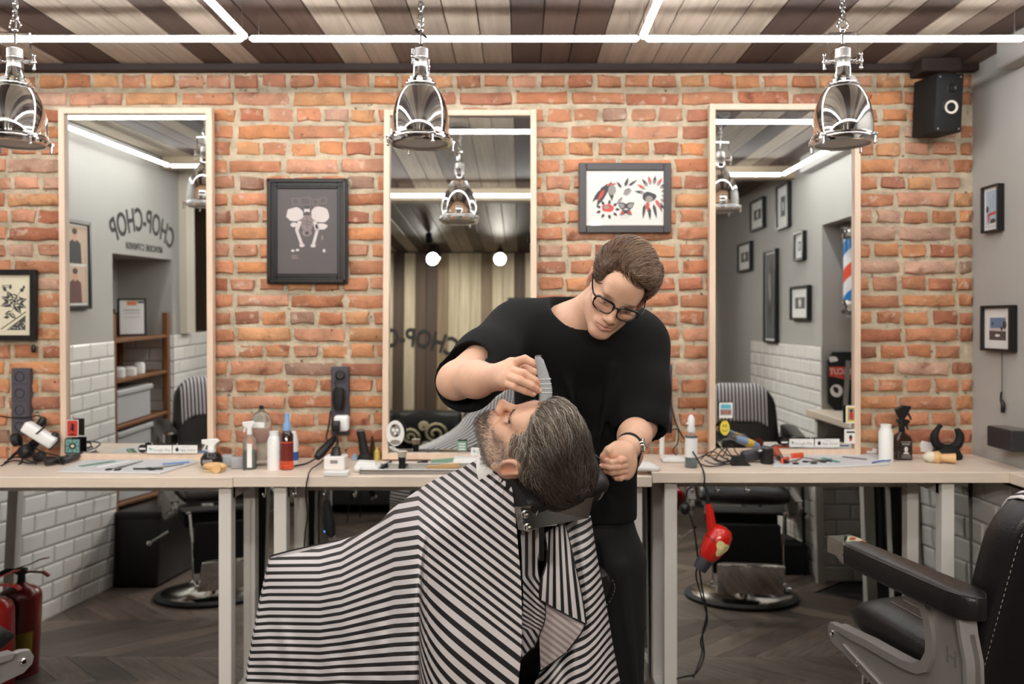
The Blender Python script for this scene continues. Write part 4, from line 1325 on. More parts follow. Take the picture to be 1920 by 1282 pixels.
# t-shirt
SHIRT = mat('black_cotton', '#08090a', .85, var=.12, vscale=25, bump=.35, bscale=1600, spec=.3)
nb = np.array(Q(1084, 600, 2.2))
sl = lambda a, b, t: a * (1 - t) + b * t
shirt = [rb(np.array(Q(1090, 715, 2.29)), (.19, .125, .23), .11, (8, 0, 0), k=.05), rb((.165, -1.375, 1.14), (.155, .125, .16), .085, k=.06),
         rc(nb + [.0, .02, -.055], SHL + [.02, 0, -.015], .095, .085, .07), rc(nb + [.0, .02, -.055], SHR + [-.02, 0, -.015], .09, .085, .07),
         rc(SHL + [.0, 0, -.012], sl(SHL, ELL, .55) + [0, 0, -.015], .086, .08, .05), rc(sl(SHL, ELL, .55) + [0, 0, -.015], sl(SHL, ELL, .86) + [0, 0, -.02], .08, .079, .03),
         rc(SHR + [0, 0, -.01], sl(SHR, ELR, .6), .085, .08, .05), rc(sl(SHR, ELR, .6), sl(SHR, ELR, .93), .08, .078, .03)]
# folds
fr_ = noise_rng(11)
def fold(a, b, r=.008, neg=False, k=.02): return rc(np.array(a), np.array(b), r, r * .6, k, neg)
shirt += [fold(Q(965, 625, 2.13), Q(905, 690, 1.985), .009, k=.03), fold(Q(990, 640, 2.16), Q(975, 720, 2.16), .009, k=.03), fold(Q(1200, 660, 2.18), Q(1175, 790, 2.16), .014), fold(Q(1150, 690, 2.14), Q(1120, 840, 2.16), .01), fold(Q(1060, 690, 2.15), Q(1100, 860, 2.15), .01),
          fold(Q(1190, 690, 2.19), Q(1215, 780, 2.1), .007, True)]
ndir = np.array(MHB.to_3x3() @ Vector((0, 0, 1))); 
shirt += [rc(nb + [-.004, .005, -.03], nb + [.035, -.06, .14], .072, .12, .008, True),
          rc(sl(SHL, ELL, .80), sl(SHL, ELL, 1.25), .064, .067, .006, True), rc(sl(SHR, ELR, .86), sl(SHR, ELR, 1.3), .062, .066, .006, True),
          rb((.205, -1.375, 1.0), (.3, .3, .06), .002, k=.004, neg=True)]
sv, sf = sdf_mesh(shirt, .0052)
sv = relax(sv, sf, 2, .5)
np_obj('t_shirt', [(xf(BI, sv), sf)], SHIRT, barber)
# collar band
mb = MB()
# trousers
TROU = mat('black_trousers', '#07080a', .8, var=.1, vscale=18, bump=.3, bscale=900)
tr = [rb((.16, -1.37, 1.0), (.155, .125, .12), .09, k=.06), rc((.125, -1.37, .92), (.12, -1.35, .52), .112, .092, .05), rc((.12, -1.35, .52), (.11, -1.33, .06), .092, .08, .04),
      rc((.24, -1.38, .92), (.25, -1.38, .52), .112, .092, .05), rc((.25, -1.38, .52), (.262, -1.36, .06), .092, .082, .04)]
tr += [fold((.27, -1.49, .95), (.31, -1.46, .6), .012), fold((.22, -1.5, .8), (.25, -1.48, .45), .01), fold((.28, -1.49, .55), (.23, -1.47, .4), .012), fold((.2, -1.49, 1.0), (.24, -1.49, .7), .008, True)]
tr += [rb((.2, -1.36, .02), (.4, .3, .03), .002, k=.004, neg=True)]
tv, tf = sdf_mesh(tr, .007)
np_obj('trousers', [(xf(BI, relax(tv, tf, 1)), tf)], TROU, barber)
for s, x in ((-1, .11), (1, .262)):
    sh = [rc((x, -1.36, .045), (x - .005, -1.47, .035), .042, .036, .03), rb((x - .003, -1.40, .012), (.048, .135, .012), .01, k=.008)]
    v, f = sdf_mesh(sh, .005)
    np_obj('shoe', [(xf(BI, v), f)], mat('black_shoe', '#121212', .4), barber)
# wrist watch
wt = thing('wrist_watch', 'black strap wrist watch with steel case on the lower left hand', 'watch', tuple(WRR))
wd = Vector(WRR - ELR).normalized()
mb = MB()
ring = []
Mw = Matrix.Translation(Vector(WRR) - wd * .008) @ wd.to_track_quat('Z', 'X').to_matrix().to_4x4()
prof = [(.0305, -.009), (.0325, -.009), (.033, 0), (.0325, .009), (.0305, .009), (.0305, -.009)]
mb.lathe(prof, M=Mw, seg=32).build('strap', MATTE, wt, 60)
side = Vector((.9, -.35, .1)); side = (side - wd * side.dot(wd)).normalized()
MB().lathe([(0, 0), (.017, 0), (.0175, .004), (.016, .008), (.013, .0085), (0, .0085)], Vector(WRR) - wd * .008 + side * .031, side, 24).build('watch_case', CHROME, wt, 40)

# razor in the raised hand
t = thing('hair_clipper', 'grey ridged hair clipper held upright by the raised hand over the forehead', 'clipper', tuple(Q(1020, 705, 1.75)))
GREYP = mat('grey_clipper_plastic', '#a3a5a8', .35)
def seg_box(px, py, w, zc=1.75):
    c = Vector(Q(px, py, zc)); s = zc / FP
    return c, w * s
rings = []
for px, py, w in ((1008, 668, 10), (1011, 674, 16), (1014, 685, 18), (1018, 700, 21), (1021, 715, 23), (1023, 728, 25), (1023, 742, 25), (1021, 752, 22)):
    c, ww = seg_box(px, py, w)
    rings.append([c + Vector((x, y, 0)) for x, y in superellipse(0, 0, ww / 2, .016, 20, 3.5)])
mb = MB().loft(rings).build('clipper_body', GREYP, t, 60)
for i, py in enumerate((710, 719, 727, 735)):
    c, ww = seg_box(1020.5 + i * .8, py, 24.5)
    MB().loft([[c + Vector((x, y, dz)) for x, y in superellipse(0, 0, ww / 2 + r_, .0162 + r_, 20, 3.5)] for dz, r_ in ((-.0012, 0), (0, .0007), (.0012, 0))]).build('grip_ridge', mat('light_grip', '#c3c5c7', .4), t, 60)
MB().box(Q(1010, 668, 1.748), (.012, .02, .005), None, .001).build('switch', mat('dark_switch', '#4c4d50', .4), t, 0)
# tail comb from the hair to the pinching fingers
t = MB().tube([Vector(Q(1092, 828, 1.86)), Vector(Q(1112, 848, 1.88)), Vector(Q(1140, 874, 1.92))], [.0006, .0011, .0014], 8).build('tail_comb', STEEL, None, 60)
tag(t, 'thin steel comb tail pinched between thumb and finger beside the grey hair', 'comb')
# ------------------------------------------------------------------ THE CLIENT
client = thing('person', 'bearded client with grey temples lying back under a striped cape, eyes to the ceiling', 'person', (-.2, -1.6, .7))
ORG[client.name] = Vector()
KI = Matrix.Translation((.2, 1.6, -.7))
xl = Vector((-.70, -.62, -.35)).normalized()
zl = Vector((.66, -.70, .24)).normalized(); xl = (xl - zl * xl.dot(zl)).normalized()
yl = zl.cross(xl)
CC = Vector(Q(998, 840, 1.8))
MC = Matrix(((xl.x, yl.x, zl.x, CC.x), (xl.y, yl.y, zl.y, CC.y), (xl.z, yl.z, zl.z, CC.z), (0, 0, 0, 1)))
# lips closed, eyes shut: a lid over each eye
cp = head_prims(1.35) + [el((s * .031, -.0785, -.003), .0138, k=.002) for s in (-1, 1)]
nk_ = MC.inverted() @ Vector((-.05, -1.67, 1.12))
cp += [rc((0, .03, -.04), (.0, .035, -.112), .056, .057, .03), rc((.0, .035, -.112), tuple(nk_), .052, .05, .02)]
cv, cf = sdf_mesh(cp, .002)
cv = relax(cv, cf, 1, .4)
ccol = face_colors(cv)
BEARD = np.array(lin('#6d5c51'))
bz = ramp(-cv[:, 2], .035, .07) * ramp(-cv[:, 1], -.012, .01) * (cv[:, 2] > -.118)
mou = np.exp(-(((cv - np.array((0, -.098, -.069))) / np.array((.02, .02, .008))) ** 2).sum(1))
side = ramp(np.abs(cv[:, 0]), .045, .06) * ramp(-cv[:, 2], -.01, .02) * ramp(-cv[:, 1], -.006, .012)
nose = np.exp(-(((cv - np.array((0, -.11, -.032))) / np.array((.018, .02, .016))) ** 2).sum(1))
cheek = np.exp(-(((np.abs(cv) * np.array((1, -1, -1)) - np.array((.036, -.07, -.025))) / np.array((.022, .03, .028))) ** 2).sum(1))
bmask = np.clip(np.maximum(bz, side) - mou - nose * 1.2 - cheek * 1.3, 0, 1)
bw_ = ramp(np.abs(cv[:, 0]), .02, .055)[:, None]
ccol = ccol * (1 - .55 * bmask[:, None]) + (BEARD * (1 - bw_) + np.array(lin('#b3a496')) * bw_) * .55 * bmask[:, None]
trunk = [rc((-.05, -1.67, 1.12), (-.07, -1.60, 1.06), .06, .07, .03), rb((-.11, -1.50, .96), (.13, .15, .09), .08, (20, 0, 42), .05), rb((-.2, -1.36, .84), (.14, .15, .08), .075, (0, 0, 42), .05)]
lx, ly = -.743, -.669; fx_, fy_ = -.669, .743
for s in (-1, 1):
    hip = np.array((-.2 + s * .09 * lx, -1.36 + s * .09 * ly, .82)); kn = np.array((-.49 + s * .11 * lx, -1.06 + s * .11 * ly, .80)); an = kn + np.array((fx_ * .12, fy_ * .12, -.40))
    trunk += [rc(hip, kn, .085, .062, .04), rc(kn, an, .058, .04, .02), rc(an, an + np.array((fx_ * .14, fy_ * .14, .03)), .04, .032, .02)]
tv_, tf_ = sdf_mesh(trunk, .008)
np_obj('body', [(xf(KI @ MC, cv), cf), (xf(KI, tv_), tf_)], SKIN, client, np.concatenate([ccol, np.repeat(np.array(lin('#22242a'))[None], len(tv_), 0)]))

# hair, combed back; grey at the temples
def client_dir(p):
    d = np.zeros_like(p)
    d[:, 1] = .8; d[:, 2] = .25 - 1.1 * ramp(np.abs(p[:, 0]), .045, .08) * ramp(-p[:, 2], -.09, -.02)
    d[:, 0] = .25 * np.sin(p[:, 2] * 60) + np.sign(p[:, 0]) * .2
    d[:, 2] += .6 * (p[:, 1] < -.02) * (np.abs(p[:, 0]) < .05)
    return d
CH1 = [el((0, .022, .047), (.082, .101, .084), k=.01), el((0, -.052, .092), (.056, .042, .036), k=.02), el((0, -.01, .110), (.055, .065, .024), k=.02), el((0, .09, .03), (.062, .05, .07), k=.02), el((.0, .075, .08), (.06, .05, .045), k=.02)]
CH2 = [el((0, -.108, .03), (.058, .062, .060), k=.012, neg=True), el((-.045, -.09, .065), (.026, .04, .024), (0, 0, 25), .012, True), el((.045, -.09, .065), (.026, .04, .024), (0, 0, -25), .012, True),
       rb((0, -.07, -.075), (.12, .075, .075), .02, k=.012, neg=True), rb((0, .06, -.115), (.12, .1, .06), .02, k=.012, neg=True), el((.085, .008, -.012), (.024, .033, .044), k=.01, neg=True), el((-.085, .008, -.012), (.024, .033, .044), k=.01, neg=True)]
GD, GM, GL_ = np.array(lin('#362c27')), np.array(lin('#958676')), np.array(lin('#d6ccc0'))
def ch_col(v, rg):
    n = len(v)
    t = (rg.uniform(0, 1, n) if rg else np.full(n, .3))
    g = np.clip(.95 * ramp(np.abs(v[:, 0]), .05, .08) * ramp(-v[:, 1], -.06, .0) * ramp(-v[:, 2], -.085, -.035) + .6 * ramp(-v[:, 1], .005, .065) + .03, 0, 1)
    m = np.clip(g * (.35 + .9 * t), 0, 1)[:, None]
    c = GD * (1 - m) + GM * m
    hi = (np.clip(g * 1.2, 0, 1) * (t > .62) * .75)[:, None]
    return c * (1 - hi) + GL_ * hi
hair_of(CH1, CH2, 21, 6500, client_dir, MC, KI, ch_col, .05, .0007, lift=.006, name='hair', parent=client)
# beard and moustache of short strands
rg = noise_rng(4)
pick = rg.choice(len(cv), 4200, p=bmask / bmask.sum())
bp = cv[pick]; g = sdf_grad(cp, bp)
d = g * .55 + np.array([0, -.25, -.75]) + rg.normal(0, .25, bp.shape)
d /= np.linalg.norm(d, axis=1, keepdims=True)
Lb = (.006 + .007 * ramp(-bp[:, 2], .06, .11))[:, None]
pts = np.stack([bp - g * .001 + d * Lb * k / 4 for k in range(5)], 1)
sv_, sf_ = strands(pts, .00045, .4)
t = rg.uniform(0, 1, len(bp)); gs = ramp(np.abs(bp[:, 0]), .02, .055)
m = np.clip(.25 + gs * .7 * t + (t > .8) * .4, 0, 1)[:, None]
bc_ = GD * (1 - m) + np.array(lin('#9c9186')) * m
np_obj('beard', [(xf(KI @ MC, sv_), sf_)], HAIRM, client, np.repeat(bc_, 15, 0))
# eyebrows
rg = noise_rng(6); n = 300
sx = rg.choice([-1, 1], n); u = rg.uniform(0, 1, n)
bp = np.stack([sx * (.014 + .032 * u), -.095 + .016 * u ** 2, .0175 + .006 * np.sin(u * 2.6) + rg.normal(0, .0022, n)], 1)
g = sdf_grad(cp, bp); bp = bp - g * sdf_at(cp, bp)[:, None]
d = np.stack([sx * .8, np.full(n, .1), np.full(n, .35)], 1) + rg.normal(0, .2, (n, 3)) + g * .3
d /= np.linalg.norm(d, axis=1, keepdims=True)
sv_, sf_ = strands(np.stack([bp + d * .007 * k / 4 for k in range(5)], 1), .0004, .4)
np_obj('eyebrows', [(xf(KI @ MC, sv_), sf_)], HAIRM, client, np.repeat(np.repeat(GD[None], n, 0), 15, 0))
# paper neck strip
mb = MB(); mb.T = MC
rings = []
for z, rr in ((-.084, .0600), (-.087, .0625), (-.118, .0640), (-.138, .0665)):
    rings.append([Vector((rr * math.cos(a), .034 + rr * 1.02 * math.sin(a), z - .035 * math.sin(a + math.pi) * 0 + .02 * (math.sin(a) > 0) * math.sin(a))) for a in [2 * math.pi * k / 40 for k in range(40)]])
mb.loft(rings, caps=False)
o = mb.build('neck_strip', PAPER, None, 180)
tag(o, 'white paper neck strip round the neck of the lying client', 'neck strip')

# ------------------------------------------------------------------ CAPE
def grid_interp(net, nu, nv):
    """Catmull-Rom surface through a net [col][row] of 3-vectors"""
    net = np.array(net, float)
    def cr(a, n):
        N = len(a); t = np.linspace(0, N - 1, n); i = np.minimum(t.astype(int), N - 2); f = (t - i)
        f = f.reshape((-1,) + (1,) * (a.ndim - 1))
        p = lambda k: a[np.clip(i + k, 0, N - 1)]
        return .5 * (2 * p(0) + (p(1) - p(-1)) * f + (2 * p(-1) - 5 * p(0) + 4 * p(1) - p(2)) * f ** 2 + (3 * p(0) - p(-1) - 3 * p(1) + p(2)) * f ** 3)
    a = cr(net, nu)
    return cr(a.transpose(1, 0, 2), nv).transpose(1, 0, 2)
def unproj(a):
    """(px, py, depth) -> world"""
    zc = a[..., 2]
    return np.stack([(a[..., 0] - CX) * zc / FP, zc - CD, CH - (a[..., 1] - CY) * zc / FP], -1)
def sheet(name, Wd, phi, m, parent, th=.002, hem=None):
    nu, nv = Wd.shape[:2]
    i, j = np.meshgrid(np.arange(nu - 1), np.arange(nv - 1), indexing='ij')
    a = i * nv + j
    f = np.stack([a, a + 1, a + nv + 1, a + nv], -1).reshape(-1, 4)
    o = np_obj(name, [(Wd.reshape(-1, 3), f)], m, parent)
    set_attr(o, 'stripe', phi.ravel())
    md = o.modifiers.new('thickness', 'SOLIDIFY'); md.thickness = th; md.offset = 0
    return o
cape = thing('cape', 'black and white striped barber cape draped over the reclining client', 'cape', (0, 0, 0))
ORG[cape.name] = Vector()
net = [[(507, 1047, 2.39), (503, 1065, 2.38), (496, 1095, 2.37), (484, 1150, 2.35), (472, 1215, 2.33), (462, 1282, 2.31), (448, 1400, 2.29)],
       [(580, 1031, 2.36), (575, 1062, 2.30), (566, 1105, 2.26), (555, 1160, 2.24), (545, 1220, 2.22), (537, 1285, 2.21), (525, 1400, 2.2)],
       [(655, 1008, 2.30), (645, 1048, 2.2), (635, 1100, 2.13), (627, 1160, 2.10), (620, 1220, 2.09), (613, 1285, 2.08), (600, 1400, 2.07)],
       [(705, 984, 2.22), (700, 1020, 2.1), (695, 1080, 2.02), (690, 1150, 1.98), (685, 1215, 1.96), (680, 1285, 1.95), (672, 1400, 1.94)],
       [(735, 955, 2.14), (738, 990, 2.0), (738, 1060, 1.92), (735, 1140, 1.88), (733, 1210, 1.86), (730, 1285, 1.85), (725, 1400, 1.84)],
       [(775, 925, 2.10), (767, 980, 1.93), (768, 1050, 1.845), (766, 1135, 1.80), (764, 1210, 1.785), (760, 1285, 1.77), (755, 1400, 1.77)],
       [(805, 905, 2.07), (795, 975, 1.88), (788, 1047, 1.82), (785, 1130, 1.79), (783, 1210, 1.775), (781, 1285, 1.765), (776, 1400, 1.765)],
       [(825, 895, 2.05), (820, 967, 1.87), (800, 1049, 1.835), (793, 1135, 1.825), (789, 1213, 1.82), (786, 1285, 1.815), (782, 1400, 1.815)],
       [(865, 878, 2.00), (865, 955, 1.83), (845, 1050, 1.815), (832, 1140, 1.81), (826, 1215, 1.80), (820, 1285, 1.80), (815, 1400, 1.80)],
       [(905, 858, 1.91), (910, 932, 1.80), (895, 1050, 1.785), (885, 1140, 1.78), (878, 1215, 1.775), (873, 1285, 1.775), (866, 1400, 1.775)],
       [(928, 862, 1.835), (943, 918, 1.775), (943, 1040, 1.755), (938, 1130, 1.75), (934, 1210, 1.745), (931, 1285, 1.745), (928, 1400, 1.745)],
       [(950, 888, 1.795), (961, 922, 1.758), (972, 1030, 1.748), (978, 1120, 1.743), (978, 1210, 1.742), (972, 1285, 1.74), (966, 1400, 1.74)]]
NU, NV = 230, 170
S = grid_interp(net, NU, NV)
px, py = S[..., 0], S[..., 1]
u = px - 785
# folds of the cloth, pushed along the depth
fold_ = .004 * np.sin(px / 17 + py / 60) * ramp(py, 1000, 1150) * ramp(-px, -760, -690)
fold_ += .0035 * np.sin((px - .35 * py) / 9.) * ramp(-px, -760, -700) * ramp(py, 1120, 1250)
ang = np.arctan2(py - 868, 960 - px); rr_ = np.hypot(py - 868, px - 950)
fold_ += .006 * np.sin(ang * 17) * np.exp(-rr_ / 70) * ramp(rr_, 8, 30)
fold_ += .005 * np.exp(-((px - 690 + (py - 1000) * .9) / 14) ** 2) * ramp(-py, -1100, -1000) + .005 * np.exp(-((px - 720 + (py - 980) * .8) / 12) ** 2) * ramp(-py, -1120, -1010)
fold_ += .004 * np.sin((px + py * .2) / 21) * (px > 800) * ramp(py, 1000, 1100)
fold_ = fold_ * 1.7
fold_ += .010 * np.exp(-((px - 528 - (py - 1160) * .13) / 9) ** 2) * ramp(py, 1150, 1200) - .010 * np.exp(-((px - 548 - (py - 1160) * .13) / 11) ** 2) * ramp(py, 1150, 1200)
fold_ += .012 * np.exp(-((px - 714 + (py - 1040) * .06) / 12) ** 2) * ramp(py, 1060, 1150) - .010 * np.exp(-((px - 738 + (py - 1040) * .06) / 9) ** 2) * ramp(py, 1060, 1150)
fold_ += .008 * np.exp(-((px - 640 + (py - 1100) * .3) / 25) ** 2) * ramp(-py, -1200, -1090)
S2 = S.copy(); S2[..., 2] -= fold_
front = unproj(S2)
# stripes: run along the body, fan out below the elbow
xk = [440, 505, 600, 640, 700, 740, 785]
o4 = np.interp(px, xk, [2, 0, 0, -8, -35, -52, -58]); o15 = np.interp(px, xk, [0, 0, 3, 0, -3, -5, -7])
y4 = 1101 + o4 + .10 * (505 - np.minimum(px, 505)); y15 = 1249 + o15
phA = 4 + 11 * (py - y4) / (y15 - y4)
E_ = 1 - np.exp(-np.maximum(u, 0) / 25)
c0 = py - .78 * u
c1 = np.where(c0 < 1065, c0, 1065 + (c0 - 1065) / (1 + .62 * E_))
phB = 4 + 11 * (c1 - 1043) / 199
phi = np.where(u < 0, phA, phB)
# far side of the drape and the hem round the knees
Rv = np.array((.743, .669, 0)); Fv = np.array((-.669, .743, 0)); Zv = np.array((0, 0, 1.))
top = front[:, 0]
tq = np.linspace(0, 1, NU)[:, None]
farw = np.clip(1.15 - tq * .75, .3, 1)
offs = [(.46, -.75), (.43, -.45), (.37, -.2), (.26, -.06), (.12, -.005)]
back = [top + Rv * a * farw + Zv * (b * (.35 + .65 * farw)) for a, b in offs]
bk5 = grid_interp(np.array(back + [top]).tolist(), 40, NU)[:-1]
far = bk5.transpose(1, 0, 2)
full = np.concatenate([far, front], 1)
dl = np.linalg.norm(np.diff(np.concatenate([far, front[:, :1]], 1), axis=1), axis=-1)
pf = phi[:, :1] - np.cumsum(dl[:, ::-1], 1)[:, ::-1] / .026
pfull = np.concatenate([pf, phi], 1)
sheet('cape_front', full, pfull, STRIPE, cape)
wrap = np.stack([front[0] + Rv * a + Fv * b for a, b in ((.0, 0), (.03, .035), (.2, .05), (.38, .03), (.44, -.02))], 0)
wrap = grid_interp(wrap, 40, NV)
sheet('cape_knee_end', wrap, np.repeat(phi[:1], 40, 0), STRIPE, cape)
def patch(name, net, nu, nv, fphi, m, fold=None):
    S = grid_interp(net, nu, nv)
    ph = fphi(S[..., 0], S[..., 1])
    if fold: S[..., 2] -= fold(S[..., 0], S[..., 1])
    Wd = unproj(S)
    o = sheet(name, Wd, ph, m, cape)
    return Wd
C_ = patch('cape_rear_drape', [[(1035, 985, 1.95), (1045, 1060, 1.94), (1050, 1150, 1.93), (1035, 1220, 1.92), (1000, 1290, 1.91), (990, 1400, 1.9)],
                               [(1062, 980, 1.94), (1072, 1058, 1.91), (1085, 1145, 1.89), (1085, 1222, 1.88), (1070, 1290, 1.87), (1065, 1400, 1.86)],
                               [(1085, 974, 1.945), (1098, 1050, 1.915), (1112, 1135, 1.90), (1122, 1220, 1.89), (1125, 1288, 1.885), (1130, 1400, 1.88)],
                               [(1106, 968, 1.98), (1118, 1045, 1.96), (1134, 1130, 1.95), (1149, 1220, 1.945), (1161, 1285, 1.94), (1182, 1400, 1.93)],
                               [(1104, 966, 2.10), (1117, 1045, 2.12), (1133, 1130, 2.12), (1148, 1220, 2.12), (1160, 1285, 2.12), (1180, 1400, 2.12)]], 70, 90,
           lambda x, y: (y + .85 * (x - 1060) + 6 * np.sin((x - 1040) / 14)) / 16.5, STRIPE, lambda x, y: .006 * np.sin((x - .12 * (y - 1000)) / 7.5) * ramp(y, 965, 1010))
D_ = patch('cape_folded_corner', [[(1022, 1000, 1.86), (1026, 1045, 1.85), (1014, 1092, 1.845), (1012, 1124, 1.845)],
                                  [(1036, 990, 1.845), (1044, 1050, 1.835), (1040, 1110, 1.83), (1042, 1141, 1.83)],
                                  [(1050, 985, 1.84), (1064, 1060, 1.83), (1068, 1125, 1.825), (1072, 1157, 1.825)],
                                  [(1060, 985, 1.86), (1078, 1060, 1.85), (1092, 1125, 1.845), (1099, 1170, 1.845)]], 40, 50,
           lambda x, y: (x - 1040) / (8.5 + 7 * (y - 985) / 180), STRIPE, lambda x, y: .004 * np.sin(x / 5))
L_ = patch('cape_lining_corner', [[(1013, 1122, 1.87), (1011, 1170, 1.87), (1012, 1215, 1.87), (1014, 1258, 1.87)],
                                  [(1045, 1140, 1.865), (1040, 1175, 1.86), (1038, 1210, 1.86), (1036, 1242, 1.86)],
                                  [(1098, 1168, 1.86), (1090, 1185, 1.855), (1078, 1202, 1.855), (1062, 1222, 1.86)]], 30, 30,
           lambda x, y: (y - .75 * x) / 13.5, LINING)
F_ = patch('cape_inner_fold', [[(976, 985, 1.80), (979, 1060, 1.80), (980, 1140, 1.80), (970, 1200, 1.80), (968, 1246, 1.80)],
                               [(988, 985, 1.83), (990, 1060, 1.82), (996, 1135, 1.82), (988, 1190, 1.82), (980, 1232, 1.82)],
                               [(1004, 990, 1.85), (997, 1060, 1.84), (1008, 1140, 1.84), (1004, 1190, 1.84), (996, 1215, 1.84)],
                               [(1018, 998, 1.87), (1008, 1060, 1.86), (1022, 1146, 1.86), (1010, 1190, 1.86), (1000, 1216, 1.86)]], 40, 60,
           lambda x, y: (x * .9 - (y - 985) * .55 * ramp(y, 1080, 1180)) / 12, STRIPE, lambda x, y: .004 * np.sin(x / 4))
HEM = mat('black_hem', '#121112', .5)
hm = MB()
for pts in (D_[:, -1], D_[-1], D_[0], L_[-1], L_[:, -1], F_[-1], F_[:, -1]):
    hm.tube([Vector(p) for p in pts[::2]], .0022, 6)
hm.build('hem', HEM, cape, 180)
# capes thrown over the side chairs
def towel(chair_o, label, x0=-.17, x1=.17):
    ML = Matrix.Translation(chair_o.location) @ Matrix.Rotation(chair_o.rotation_euler.z, 4, 'Z')
    xs_ = np.linspace(x0, x1, 60); G = []
    def sec(q):
        f = max(0, (q - .72) / .28); e = math.sqrt(max(.06, 1 - f ** 2.4))
        return (.255 - .035 * q) * (.45 + .55 * e), .062 * (.5 + .5 * e), -.015 - .135 * q, .66 + .53 * q
    qs = list(np.linspace(.62, 1, 14))
    for x in xs_:
        # highest point of the pad under this x
        qm = max([q for q in np.linspace(.3, 1, 60) if sec(q)[0] * .96 > abs(x)] or [.3])
        back = []; front = []
        for q in np.linspace(qm - .42, qm, 14):
            w, th, yc, z = sec(q)
            k = (max(0, 1 - (abs(x) / w) ** 5)) ** .2
            back.append((yc - th * k - .007, z)); front.append((yc + th * k + .007, z))
        w, th, yc, z = sec(qm)
        col = back + [(yc - .012, z + .010), (yc + .012, z + .010)] + front[::-1]
        G.append([(x, y - .003 * math.sin(x * 70) * (j < 10), z) for j, (y, z) in enumerate(col)])
    G = np.array(G)
    o = sheet('cape', xf(ML, G.reshape(-1, 3)).reshape(G.shape), np.repeat((xs_[:, None] / .022), G.shape[1], 1), STRIPE, None, .003)
    tag(o, label, 'cape')
towel(chair_r, 'striped cape thrown over the back of the right foreground chair')
towel(chair_l, 'striped cape thrown over the back of the left chair, seen in the left mirror', -.19, .05)
# ------------------------------------------------------------------ PICTURES AND WALL THINGS
PRINTK = mat('print_ink_black', '#1d1a1a', .7)
PRINTR = mat('print_ink_red', '#c8352a', .7)
PRINTG = mat('print_ink_grey', '#8b857f', .7)
CREAMP = mat('cream_print_paper', '#d9cfb4', .75)
OFFW = mat('off_white_print_paper', '#dedad3', .75)
def face_M(c, n):
    """local x right, y up, z out of a wall, seen from in front of it"""
    n = Vector(n).normalized(); up = Vector((0, 0, 1)); u = up.cross(n)
    M = Matrix((u, up, n)).transposed().to_4x4(); M.translation = Vector(c)
    return M
def flat(mb, polys, M, z):
    for poly in polys:
        mb.add([M @ Vector((x, y, z)) for x, y in poly], [tuple(range(len(poly)))])
def blob(cx, cy, rx, ry, n=14, rot=0., wob=0., seed=1):
    q = random.Random(seed); out = []
    for k in range(n):
        a = 2 * math.pi * k / n; r = 1 + wob * q.uniform(-1, 1)
        x, y = rx * r * math.cos(a), ry * r * math.sin(a)
        out.append((cx + x * math.cos(rot) - y * math.sin(rot), cy + x * math.sin(rot) + y * math.cos(rot)))
    return out
def leaf(cx, cy, L, w, a):
    p = [(0, 0), (.25 * L, w), (.6 * L, w * .8), (L, 0), (.6 * L, -w * .8), (.25 * L, -w)]
    return [(cx + x * math.cos(a) - y * math.sin(a), cy + x * math.sin(a) + y * math.cos(a)) for x, y in p]
def stroke(p, q, w):
    (x0, y0), (x1, y1) = p, q
    d = math.hypot(x1 - x0, y1 - y0) or 1; nx_, ny_ = -(y1 - y0) / d * w / 2, (x1 - x0) / d * w / 2
    return [(x0 + nx_, y0 + ny_), (x0 - nx_, y0 - ny_), (x1 - nx_, y1 - ny_), (x1 + nx_, y1 + ny_)]
GLAZE = mat('picture_glass', '#ffffff', .03, alpha=.06)
def picture(name, label, c, n, w, h, fw, dep, paper, inks, fm=FRAMEB, step=False, mount=0., group=None, glass=True):
    """frame, print sheet, printed shapes {material: polygons}"""
    M = face_M(c, n)
    t = thing(name, label, 'picture', c, group)
    mb = MB(); mb.T = M
    for s in (-1, 1):
        mb.box((s * (w / 2 - fw / 2), 0, dep / 2), (fw, h, dep), b=min(.003, fw * .2))
        mb.box((0, s * (h / 2 - fw / 2), dep / 2), (w - 2 * fw, fw, dep), b=min(.003, fw * .2))
        if step:
            mb.box((s * (w / 2 - fw * .28), 0, dep + .004), (fw * .3, h - .01, .01), b=.003); mb.box((0, s * (h / 2 - fw * .28), dep + .004), (w - .01, fw * .3, .01), b=.003)
            mb.box((s * (w / 2 - fw * .72), 0, dep + .0), (fw * .18, h - fw, .008), b=.002); mb.box((0, s * (h / 2 - fw * .72), dep + .0), (w - fw, fw * .18, .008), b=.002)
    mb.build('frame', fm, t, 0)
    mb = MB(); mb.T = M
    z0 = dep * .55
    mb.box((0, 0, z0 / 2), (w - 2 * fw + .002, h - 2 * fw + .002, z0)).build('mount', PAPER if mount else paper, t, 0)
    if mount:
        mb = MB(); mb.T = M
        mb.box((0, 0, z0), (w - 2 * fw - 2 * mount, h - 2 * fw - 2 * mount, .001)).build('print', paper, t, 0)
        z0 += .0008
    for i, (m, polys) in enumerate(inks):
        mb = MB(); flat(mb, polys, M, z0 + .0003 + .0001 * i)
        tag(mb.build('printed_shape', m, t, 0), kind='stuff')
    if glass:
        mb = MB(); mb.T = M
        mb.add([(-w / 2 + fw, -h / 2 + fw, z0 + .004), (w / 2 - fw, -h / 2 + fw, z0 + .004), (w / 2 - fw, h / 2 - fw, z0 + .004), (-w / 2 + fw, h / 2 - fw, z0 + .004)], [(0, 1, 2, 3)]).build('glass', GLAZE, t, 0)
    return t, M
